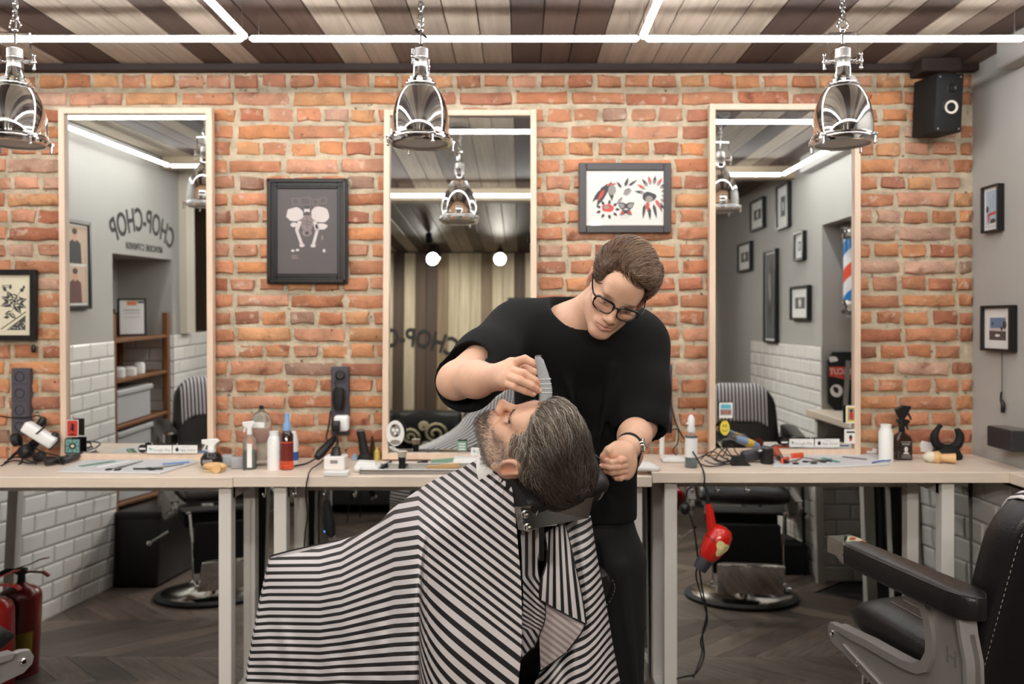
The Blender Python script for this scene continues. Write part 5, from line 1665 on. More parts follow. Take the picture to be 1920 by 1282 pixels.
# 1 dark photograph
S_ = CD / FP
PALE = mat('print_pale', '#c9bdb8', .8); MIDP = mat('print_brown_grey', '#7d6c67', .8)
c = P(578, 434, -.012)
globe = [blob(-.043, .058, .029, .024, 18, 0, .09, 3), blob(.043, .057, .031, .028, 18, 0, .08, 4), blob(.046, .016, .022, .010, 12, 0, .12, 5), blob(-.046, .022, .012, .008)]
arms = [stroke((-.026, .034), (-.037, .002), .013), stroke((-.037, .004), (-.020, -.044), .010), blob(-.019, -.048, .009, .006), stroke((.024, .034), (.033, .002), .013), stroke((.033, .004), (.020, -.044), .010), blob(.019, -.049, .009, .006), blob(-.002, .070, .0095, .013)]
torso = [[(-.032, .042), (-.012, .054), (.010, .054), (.030, .042), (.020, .022), (.012, .004), (-.016, .004), (-.024, .022)], blob(-.002, -.006, .017, .012, 14, 0, .15, 8)]
glint = [blob(-.050, -.066, .006, .004), blob(-.034, -.064, .006, .004), blob(.056, -.066, .005, .006)]
shade = [blob(-.002, .061, .008, .006), blob(-.002, .081, .0095, .006), blob(-.002, -.006, .007, .006), stroke((-.02, .036), (.016, .030), .002), stroke((-.018, .026), (.012, .022), .002), stroke((-.002, .05), (-.002, .01), .0016)]
def box_outline(x, y, w, h, t=.0016): return [stroke((x, y), (x + w, y), t), stroke((x, y + h), (x + w, y + h), t), stroke((x, y), (x, y + h), t), stroke((x + w, y), (x + w, y + h), t)]
room = box_outline(-.052, .09, .022, .022) + box_outline(-.024, .09, .034, .024) + box_outline(.018, .088, .018, .02) + box_outline(.042, .094, .022, .02) + [[(-.055, -.086), (-.036, -.086), (-.036, -.082), (-.055, -.082)], [(-.055, -.093), (-.03, -.093), (-.03, -.090), (-.055, -.090)], stroke((.05, -.03), (.05, -.015), .006)]
sc2 = lambda polys, f: [[(x * f, y * f) for x, y in p] for p in polys]
picture('framed_picture', 'dark framed photograph with pale crouching shapes, between left and middle mirrors', c, (0, -1, 0), 150 * S_, 196 * S_, 19 * S_, .022, mat('print_dark', '#3c3131', .55), [(MIDP, sc2(room + torso, 1.32)), (PALE, sc2(globe + arms + glint, 1.32)), (PRINTK, sc2(shade, 1.32))], step=True)
# 2 tattoo flash sheet
c = P(1171, 372, -.012)
red, blk, gry = [], [], []
for k in range(11):     # feather fan
    a = R(-50 + k * 22)
    x, y = .098 + .030 * math.cos(a), .012 + .034 * math.sin(a)
    (red if k % 2 else blk).append(leaf(x, y, .036, .006, a)); gry.append(leaf(x, y, .018, .004, a))
blk += [blob(.085, .004, .024, .018, 14, 0, .1, 2), leaf(.07, -.02, .055, .006, -1.7), leaf(.085, -.03, .05, .006, -1.5), leaf(.1, -.02, .055, .006, -1.35), leaf(.115, -.01, .045, .005, -1.2)]
red += [leaf(.08, -.01, .04, .007, -1.6), leaf(.108, -.005, .04, .006, -1.1)]
gry += [blob(.085, -.004, .013, .012)]
blk += [leaf(-.062, .05, .09, .014, -2.0), leaf(-.05, .058, .07, .013, -1.5), leaf(-.075, .03, .06, .01, -2.3), leaf(.0, .04, .035, .006, 1.2), leaf(-.012, .035, .03, .005, 2.2), leaf(.012, .042, .04, .005, .6)]
red += [leaf(-.072, .03, .05, .006, -2.1), [(-.062, .045), (-.03, .047), (-.03, .052), (-.062, .05)]]
gry += [blob(-.045, .028, .014, .018), leaf(-.006, .012, .036, .010, .5), leaf(-.012, .0, .03, .006, -2.2)]
blk += [leaf(-.004, .016, .03, .007, .7), leaf(-.01, .004, .028, .004, -2.0)]
for k in range(9):      # rose with leaves
    a = 2 * math.pi * k / 9
    blk.append(leaf(-.06 + .026 * math.cos(a), -.04 + .018 * math.sin(a), .018, .0055, a))
red += [blob(-.06, -.035, .022, .015, 14, 0, .12, 9)]; gry += [blob(-.064, -.032, .010, .007)]; blk += [blob(-.058, -.036, .005, .004)]
for s in (-1, 1):       # butterfly
    blk += [leaf(.004, -.036, .036, .013, R(90 - s * 55)), leaf(.004, -.042, .028, .009, R(90 - s * 130))]
    gry += [leaf(.004 + s * .006, -.033, .024, .008, R(90 - s * 55))]; red += [leaf(.004 + s * .008, -.046, .017, .005, R(90 - s * 130))]
t, M = picture('framed_picture', 'grey framed tattoo sheet with red and black motifs on white', c, (0, -1, 0), 172 * S_, 130 * S_, 14 * S_, .022, OFFW, [(PRINTK, sc2(blk, 1.28)), (PRINTR, sc2(red, 1.28)), (PRINTG, sc2(gry, 1.28))], fm=mat('charcoal_frame', '#3f3c3e', .4))
mb = MB(); mb.text('Ride stories', .011, M @ Matrix.Translation((0, -.078, .0135)), .0001).text('fine type notes  ~', .006, M @ Matrix.Translation((0, -.089, .0135)), .0001).build('lettering', PRINTG, t, 0)
# 3 rose print at the left
c = P(28, 572, -.012)
blk, cr = [], []
blk += [leaf(.005, .012, .062, .016, a) for a in (2.7, 3.4, -.4, .25, -1.0, 2.1)]
cr += [stroke((.005 + .02 * math.cos(a), .012 + .02 * math.sin(a)), (.005 + .056 * math.cos(a), .012 + .056 * math.sin(a)), .0016) for a in (2.7, 3.4, -.4, .25, -1.0, 2.1)]
blk += [blob(.008, .018, .034, .031, 16, 0, .07, 2)]
for k in range(7):
    a = 2 * math.pi * k / 7 + .3; cr.append(leaf(.008 + .020 * math.cos(a), .018 + .019 * math.sin(a), .020, .0045, a + 1.45))
for k in range(5):
    a = 2 * math.pi * k / 5; cr.append(leaf(.008 + .009 * math.cos(a), .018 + .009 * math.sin(a), .012, .003, a + 1.5))
blk += [leaf(.034, .06, .026, .009, .75), leaf(.05, .074, .016, .006, 1.5), stroke((.022, .045), (.04, .064), .0025), leaf(-.03, .06, .03, .008, 2.0), leaf(-.012, .07, .026, .007, 1.4),
        stroke((.004, -.012), (-.02, -.06), .0025), leaf(-.004, -.03, .034, .010, 3.5), leaf(-.01, -.038, .034, .010, -.75), leaf(-.016, -.052, .026, .008, 3.3),
        [(.058, -.112), (.058, -.045), (-.028, -.112)], stroke((-.052, -.108), (.06, -.03), .005), stroke((-.05, .088), (-.012, .088), .003), stroke((-.05, .08), (-.02, .08), .003)]
cr += [leaf(-.002, -.03, .026, .0022, 3.5), leaf(-.008, -.038, .026, .0022, -.75)]
q0 = random.Random(9)
for k in range(26):
    u, v = q0.uniform(0, 1), q0.uniform(0, 1)
    if u + v < .95: cr.append(blob(.056 - .078 * u, -.109 + .058 * v, .0028, .0022, 6))
picture('framed_picture', 'black framed cream print of an inked rose at the left edge', c, (0, -1, 0), 88 * S_, 132 * S_, 10 * S_, .03, CREAMP, [(PRINTK, blk), (CREAMP, cr)])
t = MB().tube([P(62, 505, -.05), P(66, 600, -.04), P(63, 640, -.03)], .0012, 6, 3).build('pull_cord', CORD); tag(t, 'thin cord hanging over the corner of the rose print', 'cord')
t = MB().lathe([(0, 0), (.008, .002), (.011, .014), (.009, .03), (.004, .036), (0, .036)], P(63, 661, -.03), seg=14).build('cord_switch', BLACK); tag(t, 'small black switch at the end of the cord below the rose print', 'switch')
# right wall frames and those seen only in the right mirror
N_ = (-1, 0, 0)
def wall_x(px, py, X=XR):
    zc = X * FP / (px - CX); return Vector((X, zc - CD, CH - (py - CY) * zc / FP))
SKY = mat('print_sky', '#7e9ab8', .7); DUSK = mat('print_dusk', '#5a7396', .7)
a, b = wall_x(1839, 398), wall_x(1884, 398)
picture('framed_picture', 'small upright black box frame with a street photo, upper one on the right wall', (XR - .001, -.18, 2.085), N_, .125, .2, .008, .032, mat('print_pale_blue', '#a9bccb', .7), [(PRINTR, [[(-.03, -.02), (.03, -.012), (.03, -.026), (-.03, -.03)], blob(-.022, -.04, .006, .02)]), (PRINTK, [blob(.01, -.055, .02, .012), stroke((-.01, -.05), (-.008, .05), .002), stroke((.012, 0), (.014, .06), .002), blob(-.03, .0, .01, .015)]), (OFFW, [[(-.035, -.075), (.035, -.075), (.035, -.06), (-.035, -.066)]])], mount=.014)
picture('framed_picture', 'small square black box frame with a dusk palm photo, lower one on the right wall', (XR - .001, -.225, 1.572), N_, .215, .195, .012, .034, DUSK, [(mat('print_brown_dark', '#3b2a26', .7), [[(-.06, -.05), (.06, -.05), (.06, -.012), (-.06, -.008)]]), (mat('print_cloud', '#c9b8b4', .7), [[(-.06, -.01), (.06, -.012), (.06, .0), (-.06, .002)]]), (PRINTK, [blob(-.035, .02, .007, .007), stroke((-.035, .02), (-.034, -.01), .0015), blob(.05, .015, .014, .018), blob(.03, .0, .008, .01)]), (OFFW, [blob(0, -.03, .018, .006)])], mount=.04)
def mframe(px0, px1, py0, py1, label, ink=0):
    z0, z1 = XR * FP / (px0 - CX), XR * FP / (px1 - CX); zm = (z0 + z1) / 2
    w, h = abs(z0 - z1), (py1 - py0) * zm / FP
    c = (XR - .001, -(zm - CD), CH - ((py0 + py1) / 2 - CY) * zm / FP)
    w_ = max(w * .8, h * .62) if ink < 2 else h * .42
    picture('framed_picture', label, c, N_, min(w_, w), h, .018, .035, mat('print_photo_dark', '#4a4a4d', .7), [(OFFW, [blob(0, 0, w_ * .07, h * .12, 12, 0, .3, px0)])] if ink < 2 else [(PRINTK, [blob(0, .04, w_ * .22, h * .3, 20, 0, .25, 4)]), (PRINTG, [blob(.02, .06, w_ * .1, h * .15, 14, 0, .3, 5)])], mount=min(w_, h) * (.26 if ink < 2 else .05), group='small frames on the grey wall seen in the right mirror')
mframe(1404, 1434, 377, 433, 'small black frame seen in the right mirror, upper left of the cluster')
mframe(1452, 1480, 349, 431, 'upright black frame seen in the right mirror, topmost of the cluster')
mframe(1485, 1507, 437, 490, 'small black frame seen in the right mirror, right middle of the cluster')
mframe(1381, 1410, 457, 510, 'small black frame seen in the right mirror, leftmost of the cluster')
mframe(1477, 1518, 537, 600, 'landscape black frame seen in the right mirror, lowest of the cluster')
mframe(1420, 1468, 470, 642, 'tall black framed drawing seen in the right mirror, largest of the cluster', 2)
# speaker
t = thing('wall_speaker', 'black wall speaker with pale ringed cone in the top right corner of the brick wall', 'speaker', P(1757, 200, -.14))
Ms = Matrix.Translation(P(1757, 200, -.13)) @ Matrix.Rotation(R(2), 4, 'Z') @ Matrix.Rotation(R(5), 4, 'X')
mb = MB(); mb.T = Ms; mb.box((0, 0, 0), (.118, .19, .245), b=.006, seg=2).build('cabinet', MATTE, t, 40)
for z, r, m in ((.062, .018, BLACK), (-.018, .034, BLACK)):
    mb = MB(); mb.T = Ms; mb.lathe([(0, -.004), (r * .5, -.002), (r, .004), (r * 1.12, .003), (r * 1.12, 0)], (.008, -.0955, z), (0, -1, 0), 28).build('cone', m, t)
mb = MB(); mb.T = Ms; mb.lathe([(.0195, .003), (.028, .005), (.0285, .002), (.0195, .001)], (.008, -.0955, -.018), (0, -1, 0), 32).build('cone_ring', mat('pale_ring', '#d9cfc2', .5), t)
for x in (-.045, .045):
    for z in (-.108, .108):
        mb = MB(); mb.T = Ms; mb.lathe([(0, 0), (.005, 0), (.004, .003), (0, .003)], (x, -.095, z), (0, -1, 0), 10).build('screw', STEEL, t)
MB().cyl(P(1750, 200, -.06), (P(1750, 200, 0).x, 0, P(1750, 200, 0).z), .015).build('wall_bracket', BLACK, t)

# socket strips
STRIPM = mat('anthracite_plastic', '#4b4850', .5)
SOCK = mat('socket_dark', '#262428', .5)
def strip(px0, px1, py0, py1, n, label, Y=-.028):
    a, b = P(px0, py0, Y), P(px1, py1, Y); c = (a + b) / 2
    w, h = b.x - a.x, a.z - b.z
    t = thing('socket_strip', label, 'power socket', (c.x, Y, c.z))
    MB().box((c.x, -.018, c.z), (w, .03, h), b=.003).build('housing', STRIPM, t, 0)
    for k in range(n):
        z = a.z - h * (k + .5) / n
        MB().box((c.x, -.034, z), (w * .86, .004, h / n * .84), b=.0015).build('socket_plate', STRIPM, t, 0)
        MB().lathe([(.022, .003), (.021, .004), (.019, .004), (.0185, -.004), (0, -.004)], (c.x, -.0345, z), (0, -1, 0), 24).build('socket', SOCK, t)
    return c
strip(22, 56, 690, 815, 4, 'grey strip of four wall sockets at the far left')
strip(621, 654, 687, 815, 4, 'grey strip of wall sockets between left and middle mirrors, full of plugs')
strip(1238, 1260, 683, 802, 4, 'grey strip of wall sockets behind the sleeve of the standing person')

# ------------------------------------------------------------------ LETTERING SEEN IN THE MIRRORS
INK = mat('black_wall_lettering', '#1b1a1a', .7)
Ml = face_M((XL + .001, -2.2, 2.25), (1, 0, 0))
t = MB().text('CHOP-CHOP', .225, Ml, .001, arc=.95, sx=.74, bold=.004).build('wall_lettering', INK, None, 0); tag(t, 'arched black two word lettering on the grey wall, in the left mirror', 'lettering')
t = MB().text('МУЖСКИЕ СТРИЖКИ', .062, Ml @ Matrix.Translation((.0, -.19, 0)), .001, sx=.85, bold=.001).build('wall_lettering', INK, None, 0); tag(t, 'small black line of lettering under the arched words, in the left mirror', 'lettering')
Mb = face_M((-1.34, YB + .001, 1.77), (0, 1, 0))
t = MB().text('CHOP-CHOP', .29, Mb, .004, arc=1.5, sx=.76, bold=.008).build('wall_lettering', INK, None, 0); tag(t, 'large black letters on the board wall, in the middle mirror', 'lettering')
# portrait frame on the left wall
pz = 1.905
Mf = face_M((XL + .001, -1.12, pz), (1, 0, 0))
t, _ = picture('framed_picture', 'black frame holding four portraits of men, in the left mirror', (XL + .001, -1.12, pz), (1, 0, 0), .62, .53, .022, .03, OFFW, [])
for ix in (-1, 1):
    for iz in (-1, 1):
        cx, cz = ix * .142, iz * .118
        mb = MB(); mb.T = Mf; mb.box((cx, cz, .0172), (.262, .222, .0012)).build('portrait_card', mat('portrait_beige', '#c9ab92', .8), t, 0)
        shirt_c = [mat('portrait_maroon', '#5a2420', .8), MATTE, mat('portrait_brown', '#3a2a22', .8), mat('portrait_navy', '#20222c', .8)][(ix + 1) + (iz > 0)]
        mb = MB(); flat(mb, [[(cx - .075, cz - .11), (cx + .075, cz - .11), (cx + .065, cz + .01), (cx + .025, cz + .03), (cx - .025, cz + .03), (cx - .065, cz + .01)]], Mf, .0182); mb.build('portrait_clothes', shirt_c, t, 0)
        mb = MB(); flat(mb, [blob(cx, cz + .055, .026, .036)], Mf, .0184); mb.build('portrait_face', mat('portrait_skin', '#c99a80', .8), t, 0)
        mb = MB(); flat(mb, [blob(cx, cz + .08, .028, .018)], Mf, .0187); mb.build('portrait_hair', mat('portrait_hair', '#2e211b', .8), t, 0)
mb = MB(); mb.T = Mf; mb.box((0, 0, .019), (.11, .05, .001)).build('caption_card', PAPER, t, 0)

# shelf in the niche, ottoman
SHW = mat('walnut_shelf', '#7a4f30', .5, var=.2, vscale=5, stretch=(8, 8, 1))
NX = XL - .21
t = thing('niche_shelf', 'walnut shelf unit standing in the wall niche, in the left mirror', 'shelf', (NX, -2.1, 0))
for y in (N0 - .04, N1 + .05):
    for x in (XL - .03, XL - ND + .03):
        MB().box((x, y, .8), (.04, .04, 1.6), b=.002).build('post', SHW, t, 0)
for z in (.52, .84, 1.15, 1.42):
    MB().box((NX, (N0 + N1) / 2, z), (ND - .03, N0 - N1 - .05, .022), b=.002).build('shelf_board', SHW, t, 0)
BOXG = mat('grey_storage_box', '#b3b2b4', .6)
for z, hgt in ((.852, .2), (.532, .24)):
    t = thing('storage_box', 'grey lidded box on the ' + ('upper' if z > .8 else 'lower') + ' shelf of the niche unit', 'box', (NX, -2.1, z))
    MB().box((NX + .02, -2.1, z + hgt / 2), (.3, .5, hgt), b=.01).build('box_body', BOXG, t, 0)
    MB().box((NX + .02, -2.1, z + hgt + .012), (.33, .53, .04), b=.008).build('lid', BOXG, t, 0)
for k, (y, r, h, m) in enumerate(((-1.86, .035, .09, BLACK), (-2.0, .045, .07, WHITE), (-2.15, .05, .06, PAPER), (-2.3, .04, .08, WHITE))):
    t = MB().lathe([(0, 0), (r, 0), (r, h * .8), (r * .7, h), (0, h)], (XL - .1, y, 1.1625), seg=20).build('jar', m); tag(t, ['black jar', 'wide white jar', 'low white tub', 'tall white jar'][k] + ' on the shelf of the niche unit', 'jar')
t, M = picture('framed_certificate', 'small framed certificate with orange header on top of the niche unit', (XL - .16, -2.32, 1.57), (.75, .66, 0), .2, .27, .012, .02, PAPER, [(mat('print_orange', '#d9763a', .7), [[(-.035, .085), (.035, .085), (.035, .115), (-.035, .115)]]), (mat('print_navy', '#2b3350', .7), [[(-.085, .1), (-.04, .1), (-.04, .115), (-.085, .115)]]), (PRINTG, [stroke((-.06, .05), (.06, .05), .006), stroke((-.06, .03), (.05, .03), .004), stroke((-.06, .0), (.06, .0), .003)])])
t.rotation_euler = (0, 0, 0)
t = thing('trophy', 'small gold cup beside the certificate on the niche unit', 'trophy', (XL - .12, -1.9, 1.4325)); GOLD = mat('gold', '#c9a24a', .25, 1)
MB().lathe([(0, 0), (.04, 0), (.04, .02), (.012, .03), (.012, .1), (.03, .13), (.05, .2), (.048, .2), (0, .12)], (XL - .12, -1.9, 1.4325), seg=24).build('cup', GOLD, t)
for s in (-1, 1):
    MB().tube([Vector((XL - .12, -1.9 + s * .045, 1.615)), Vector((XL - .12, -1.9 + s * .075, 1.60)), Vector((XL - .12, -1.9 + s * .03, 1.56))], .005, 6, 4).build('handle', GOLD, t)
t = thing('ottoman', 'black leather ottoman on the floor before the niche, in the floor mirror', 'ottoman', (XL + .03, -2.08, 0))
MB().box((XL + .16, -2.07, .235), (.3, .72, .44), b=.02, seg=2).build('seat_box', LEATHER, t, 40)
MB().box((XL + .16, -2.07, .47), (.31, .73, .05), b=.015, seg=2).build('lid', LEATHER, t, 40)
# sofa and cushions at the rear, wheel on the wall
SOFA = mat('dark_sofa_leather', '#2a2929', .45)
t = thing('sofa', 'dark leather sofa against the board wall, in the middle mirror', 'sofa', (-1.0, YB + .5, 0))
MB().box((-1.0, YB + .45, .25), (2.2, .8, .3), b=.03, seg=2).build('base', SOFA, t, 40)
for k in range(3):
    MB().box((-1.72 + k * .72, YB + .5, .45), (.7, .68, .14), b=.04, seg=3).build('seat_cushion', SOFA, t, 60)
    MB().box((-1.72 + k * .72, YB + .2, .72), (.7, .2, .5), (R(-8), 0, 0), .05, 3).build('back_cushion', SOFA, t, 60)
for s in (-1, 1):
    MB().box((-1.0 + s * 1.15, YB + .45, .42), (.18, .82, .5), b=.05, seg=3).build('armrest', SOFA, t, 60)
t = thing('cushion', 'black cushion with cream swirl pattern on the sofa, in the middle mirror', 'cushion', (-1.05, YB + .45, .8))
Mc = Matrix.Translation((-1.02, YB + .52, .76)) @ Matrix.Rotation(R(-22), 4, 'X')
mb = MB(); mb.T = Mc; mb.ball((0, 0, 0), (.34, .1, .22), 24).build('pad', MATTE, t, 180)
CREAMF = mat('cream_fabric', '#c9bc9a', .8)
mb = MB(); mb.T = Mc
for cx, cz, r0 in ((-.14, -.02, .10), (.12, .02, .12), (0.0, .1, .05), (.02, -.12, .05)):
    mb.tube([Vector((cx + r * math.cos(a), .1 * math.sqrt(max(.05, 1 - ((cx + r * math.cos(a)) / .34) ** 2 - ((cz + r * math.sin(a)) / .22) ** 2)), cz + r * math.sin(a))) for k in range(22) for r, a in [(r0 * (1 - k / 26), k * .5)]], .014, 6)
tag(mb.build('swirl', CREAMF, t, 180), kind='stuff')
t = thing('side_table', 'low black metal rack by the grey wall, in the floor mirror', 'rack', (1.84, -2.3, 0))
for x in (1.68, 1.98):
    for y in (-2.1, -2.5):
        MB().box((x, y, .35), (.02, .02, .7)).build('post', MATTE, t, 0)
for z in (.42, .69):
    MB().box((1.83, -2.3, z), (.34, .44, .02)).build('shelf_board', MATTE, t, 0)
MB().box((1.83, -2.3, .11), (.34, .44, .2), b=.004).build('box_base', MATTE, t, 0)
t = MB().box((1.83, -2.3, .76), (.24, .3, .11), b=.01).build('tray_box', BOXG); tag(t, 'grey box on the low black rack, in the floor mirror', 'box')
# dark screen on the rear wall
t = thing('television', 'dark screen on the board wall, at the right edge of the middle mirror', 'television', (.25, YB + .03, 1.9))
MB().box((.3, YB + .03, 1.95), (.9, .05, .55), b=.004).build('casing', MATTE, t, 0)
MB().box((.3, YB + .057, 1.95), (.86, .004, .5)).build('screen', mat('dark_screen', '#0c0c0e', .1), t, 0)

# barber pole and black board on the end wall of the recess
pc = Vector((2.20, RC1 + .15, 1.94))
t = thing('barber_pole', 'red white and blue striped barber pole with chrome caps, in the right mirror', 'barber pole', pc)
POLE = bpy.data.materials.new('pole_stripes'); POLE.use_nodes = True
nt = POLE.node_tree; bs = nt.nodes['Principled BSDF']; bs.inputs['Roughness'].default_value = .15
at = nt.nodes.new('ShaderNodeAttribute'); at.attribute_name = 'turn'
fr = nt.nodes.new('ShaderNodeMath'); fr.operation = 'FRACT'; nt.links.new(at.outputs['Fac'], fr.inputs[0])
cr = nt.nodes.new('ShaderNodeValToRGB'); cr.color_ramp.interpolation = 'CONSTANT'
el_ = cr.color_ramp.elements; el_[0].position = 0; el_[0].color = lin('#e5e5e8') + (1,); el_[1].position = .25; el_[1].color = lin('#e2553f') + (1,)
for p_, c_ in ((.5, '#e5e5e8'), (.75, '#2f7fc4')):
    e = el_.new(p_); e.color = lin(c_) + (1,)
nt.links.new(fr.outputs[0], cr.inputs[0]); nt.links.new(cr.outputs[0], bs.inputs['Base Color'])
vs = []; tv2 = []; nzp, nap = 40, 36
for i in range(nzp):
    for k in range(nap + 1):
        a = 2 * math.pi * k / nap; z = -.2 + .4 * i / (nzp - 1)
        vs.append(pc + Vector((.073 * math.cos(a), .073 * math.sin(a), z))); tv2.append(z / .36 + k / nap)
mb = MB().add(vs, [(i * (nap + 1) + k, i * (nap + 1) + k + 1, (i + 1) * (nap + 1) + k + 1, (i + 1) * (nap + 1) + k) for i in range(nzp - 1) for k in range(nap)])
o = mb.build('striped_cylinder', POLE, t, 180); set_attr(o, 'turn', tv2)
for s in (-1, 1):
    MB().lathe([(.0, .2), (.078, .2), (.085, .21), (.085, .235), (.07, .245), (.07, .26), (.092, .27), (.088, .29), (.05, .32), (.03, .335), (0, .345)], pc, (0, 0, s), 36).build('end_cap', CHROME, t, 50)
MB().box(pc + Vector((0, -.09, .23)), (.03, .1, .02)).box(pc + Vector((0, -.09, -.23)), (.03, .1, .02)).build('bracket', CHROME, t, 0)
t = thing('black_board', 'black rounded board with red sticker leaning on the recess end wall, in the right mirror', 'board', (2.2, RC1 + .05, ZR))
Mk = Matrix.Translation((2.175, RC1 + .06, ZR + .2)) @ Matrix.Rotation(R(5), 4, 'X') @ face_M((0, 0, 0), (0, 1, 0))
pl = [(-.08, -.2), (.08, -.2), (.125, -.15), (.125, .13), (.08, .19), (-.08, .19), (-.125, .13), (-.125, -.15)]
mb = MB(); mb.prism(pl, .03, Mk, .006, 2).build('board_body', MATTE, t, 40)
mb = MB(); flat(mb, [[(-.115, .025), (.115, .025), (.115, .09), (-.115, .09)], [(-.09, .025), (.09, .025), (0, .0)]], Mk, .0165); mb.build('sticker_red', mat('sticker_red', '#c94a42', .6), t, 0)
mb = MB(); mb.text('UPPERCUT', .055, Mk @ Matrix.Translation((0, .057, .017)), .0005, sx=.85).build('sticker_lettering', PAPER, t, 0)
mb = MB(); flat(mb, [blob(.07, -.07, .042, .042, 20), blob(.085, .14, .03, .02, 12, 0, .2)], Mk, .0165); mb.build('sticker_white', PAPER, t, 0)
mb = MB(); flat(mb, [blob(.075, -.065, .02, .022, 10, 0, .3)], Mk, .017); mb.build('sticker_print', PRINTK, t, 0)
t = MB().box((2.165, RC1 + .1, ZR + .17), (.032, .002, .33), (R(6), R(6), 0)).build('steel_ruler', STEEL, None, 0); tag(t, 'steel ruler leaning on the black board, in the right mirror', 'ruler')

# ------------------------------------------------------------------ STICKERS ON THE MIRRORS
def on_mirror(mir, px, py, zc):
    """point just in front of a mirror glass, in world space"""
    return Vector(Q(px, py, zc))
def sticker(name, label, px, py, w, h, base, shapes=(), texts=(), zc=3.585, oval=False, cat='sticker', group=None):
    s = zc / FP
    M = face_M(Q(px, py, zc), (0, -1, 0))
    t = thing(name, label, cat, M.translation, group)
    mb = MB()
    pl = blob(0, 0, w * s / 2, h * s / 2, 24) if oval else [(-w * s / 2, -h * s / 2), (w * s / 2, -h * s / 2), (w * s / 2, h * s / 2), (-w * s / 2, h * s / 2)]
    mb.prism(pl, .0008, M).build('backing', base, t, 0)
    for i, (m, polys) in enumerate(shapes):
        mb = MB(); flat(mb, [[(x * s, y * s) for x, y in p] for p in polys], M, .0006 + .0001 * i); mb.build('printed_shape', m, t, 0)
    for txt, sz, dx, dy, m in texts:
        MB().text(txt, sz * s, M @ Matrix.Translation((dx * s, dy * s, .0008)), .0001).build('lettering', m, t, 0)
    return t
TEAL = mat('sticker_teal', '#6f9a94', .6); YEL = mat('sticker_yellow', '#e6d24a', .6); SBLUE = mat('sticker_blue', '#5fb3c9', .6); GRN = mat('sticker_green', '#7ea08c', .6); DGREY = mat('store_grey', '#8d8d8d', .7)
sticker('sticker', 'red sticker with dark creature on the left mirror', 136, 803, 22, 32, PAPER, [(mat('sticker_deep_red', '#b8352a', .6), [[(-10, -15), (10, -15), (10, 15), (-10, 15)]]), (PRINTK, [blob(0, 2, 4, 8, 12, 0, .4, 3), [(-7, -13), (7, -13), (0, -9)]])], zc=3.58)
sticker('sticker', 'teal sticker with a clock-like drawing low on the left mirror', 136, 836, 29, 28, PRINTK, [(TEAL, [[(-13, -12.5), (13, -12.5), (13, 12.5), (-13, 12.5)]]), (PRINTK, [blob(0, 0, 7, 6)] + [stroke((8 * math.cos(a), 7 * math.sin(a)), (13 * math.cos(a), 12 * math.sin(a)), 1.2) for a in [k * .785 for k in range(8)]]), (CREAMP, [blob(0, 0, 3.5, 3)])], zc=3.58)
for px, nm in ((322, 'left'), (929, 'middle'), (1526, 'right')):
    zc = 3.58 if nm != 'middle' else 3.545
    y0 = {'left': 842, 'middle': 846, 'right': 830}[nm]
    xs0 = {'left': 0, 'middle': 0, 'right': 0}[nm]
    sticker('store_sticker', 'white strip with a small coloured triangle at the bottom of the ' + nm + ' mirror', px - 23 + xs0, y0, 46, 15, PAPER, [(SBLUE, [[(-19, -4), (-13, 0), (-16, 1)]]), (GRN, [[(-19, 4), (-13, 0), (-19, -1)]])], [('Google Play', 7, 4, -1.5, DGREY), ('on', 2.5, -4, 4.5, DGREY)], zc=zc)
    sticker('store_sticker', 'white strip with a small black fruit mark at the bottom of the ' + nm + ' mirror', px + 25 + xs0, y0, 46, 15, PAPER, [(PRINTK, [blob(-15, -.8, 3.2, 3.6, 14), leaf(-15, 3.2, 2.6, .8, 1)])], [('App Store', 7, 5, -1.5, DGREY), ('Download on', 2.5, 1, 4.5, DGREY)], zc=zc)
    if nm != 'middle':
        sticker('round_sticker', 'round black sticker left of the store strips on the ' + nm + ' mirror', px - 55, y0 - 1, 16, 16, PRINTK, [(PAPER, [stroke((-6, 0), (6, 0), 3)])], (), zc=zc - .002, oval=True)
sticker('sticker', 'white oval sticker with drawn skull on the middle mirror', 741, 812, 34, 48, PAPER, [(PRINTG, [blob(0, 5, 10, 13, 18), blob(0, -17, 10, 5, 12)]), (PAPER, [blob(-3.5, 6, 3, 3), blob(3.5, 6, 3, 3), blob(0, 0, 2, 3)]), (PRINTK, [blob(-3, 14, 4, 2), blob(3, -4, 3, 2)])], zc=3.54, oval=True)
sticker('sticker', 'small green sticker on the bottom of the middle mirror', 866, 836, 17, 18, GRN, [(PAPER, [stroke((-6, 4), (6, 4), 2), stroke((-6, -1), (6, -1), 2), stroke((-6, -6), (6, -6), 2)])], zc=3.54)
sticker('sticker', 'blue and white van front sticker on the right mirror', 1361, 769, 25, 29, PAPER, [(SBLUE, [[(-10, 3), (10, 3), (9, 11), (-9, 11)]]), (PRINTG, [[(-10.5, -9), (10.5, -9), (10.5, 2), (-10.5, 2)]]), (PRINTR, [blob(-6, -4, 2.2, 2.2), blob(6, -4, 2.2, 2.2), blob(0, -4, 1.5, 1.5)])], zc=3.585)
sticker('sticker', 'yellow smiling face sticker on the right mirror', 1359, 802, 18, 28, YEL, [(PRINTK, [blob(-2.5, 4, 1, 2.6), blob(2.5, 4, 1, 2.6), stroke((-5, -3), (-2, -6.5), 1), stroke((-2, -6.5), (2.5, -6.5), 1), stroke((2.5, -6.5), (5, -3), 1)])], zc=3.585, oval=True)
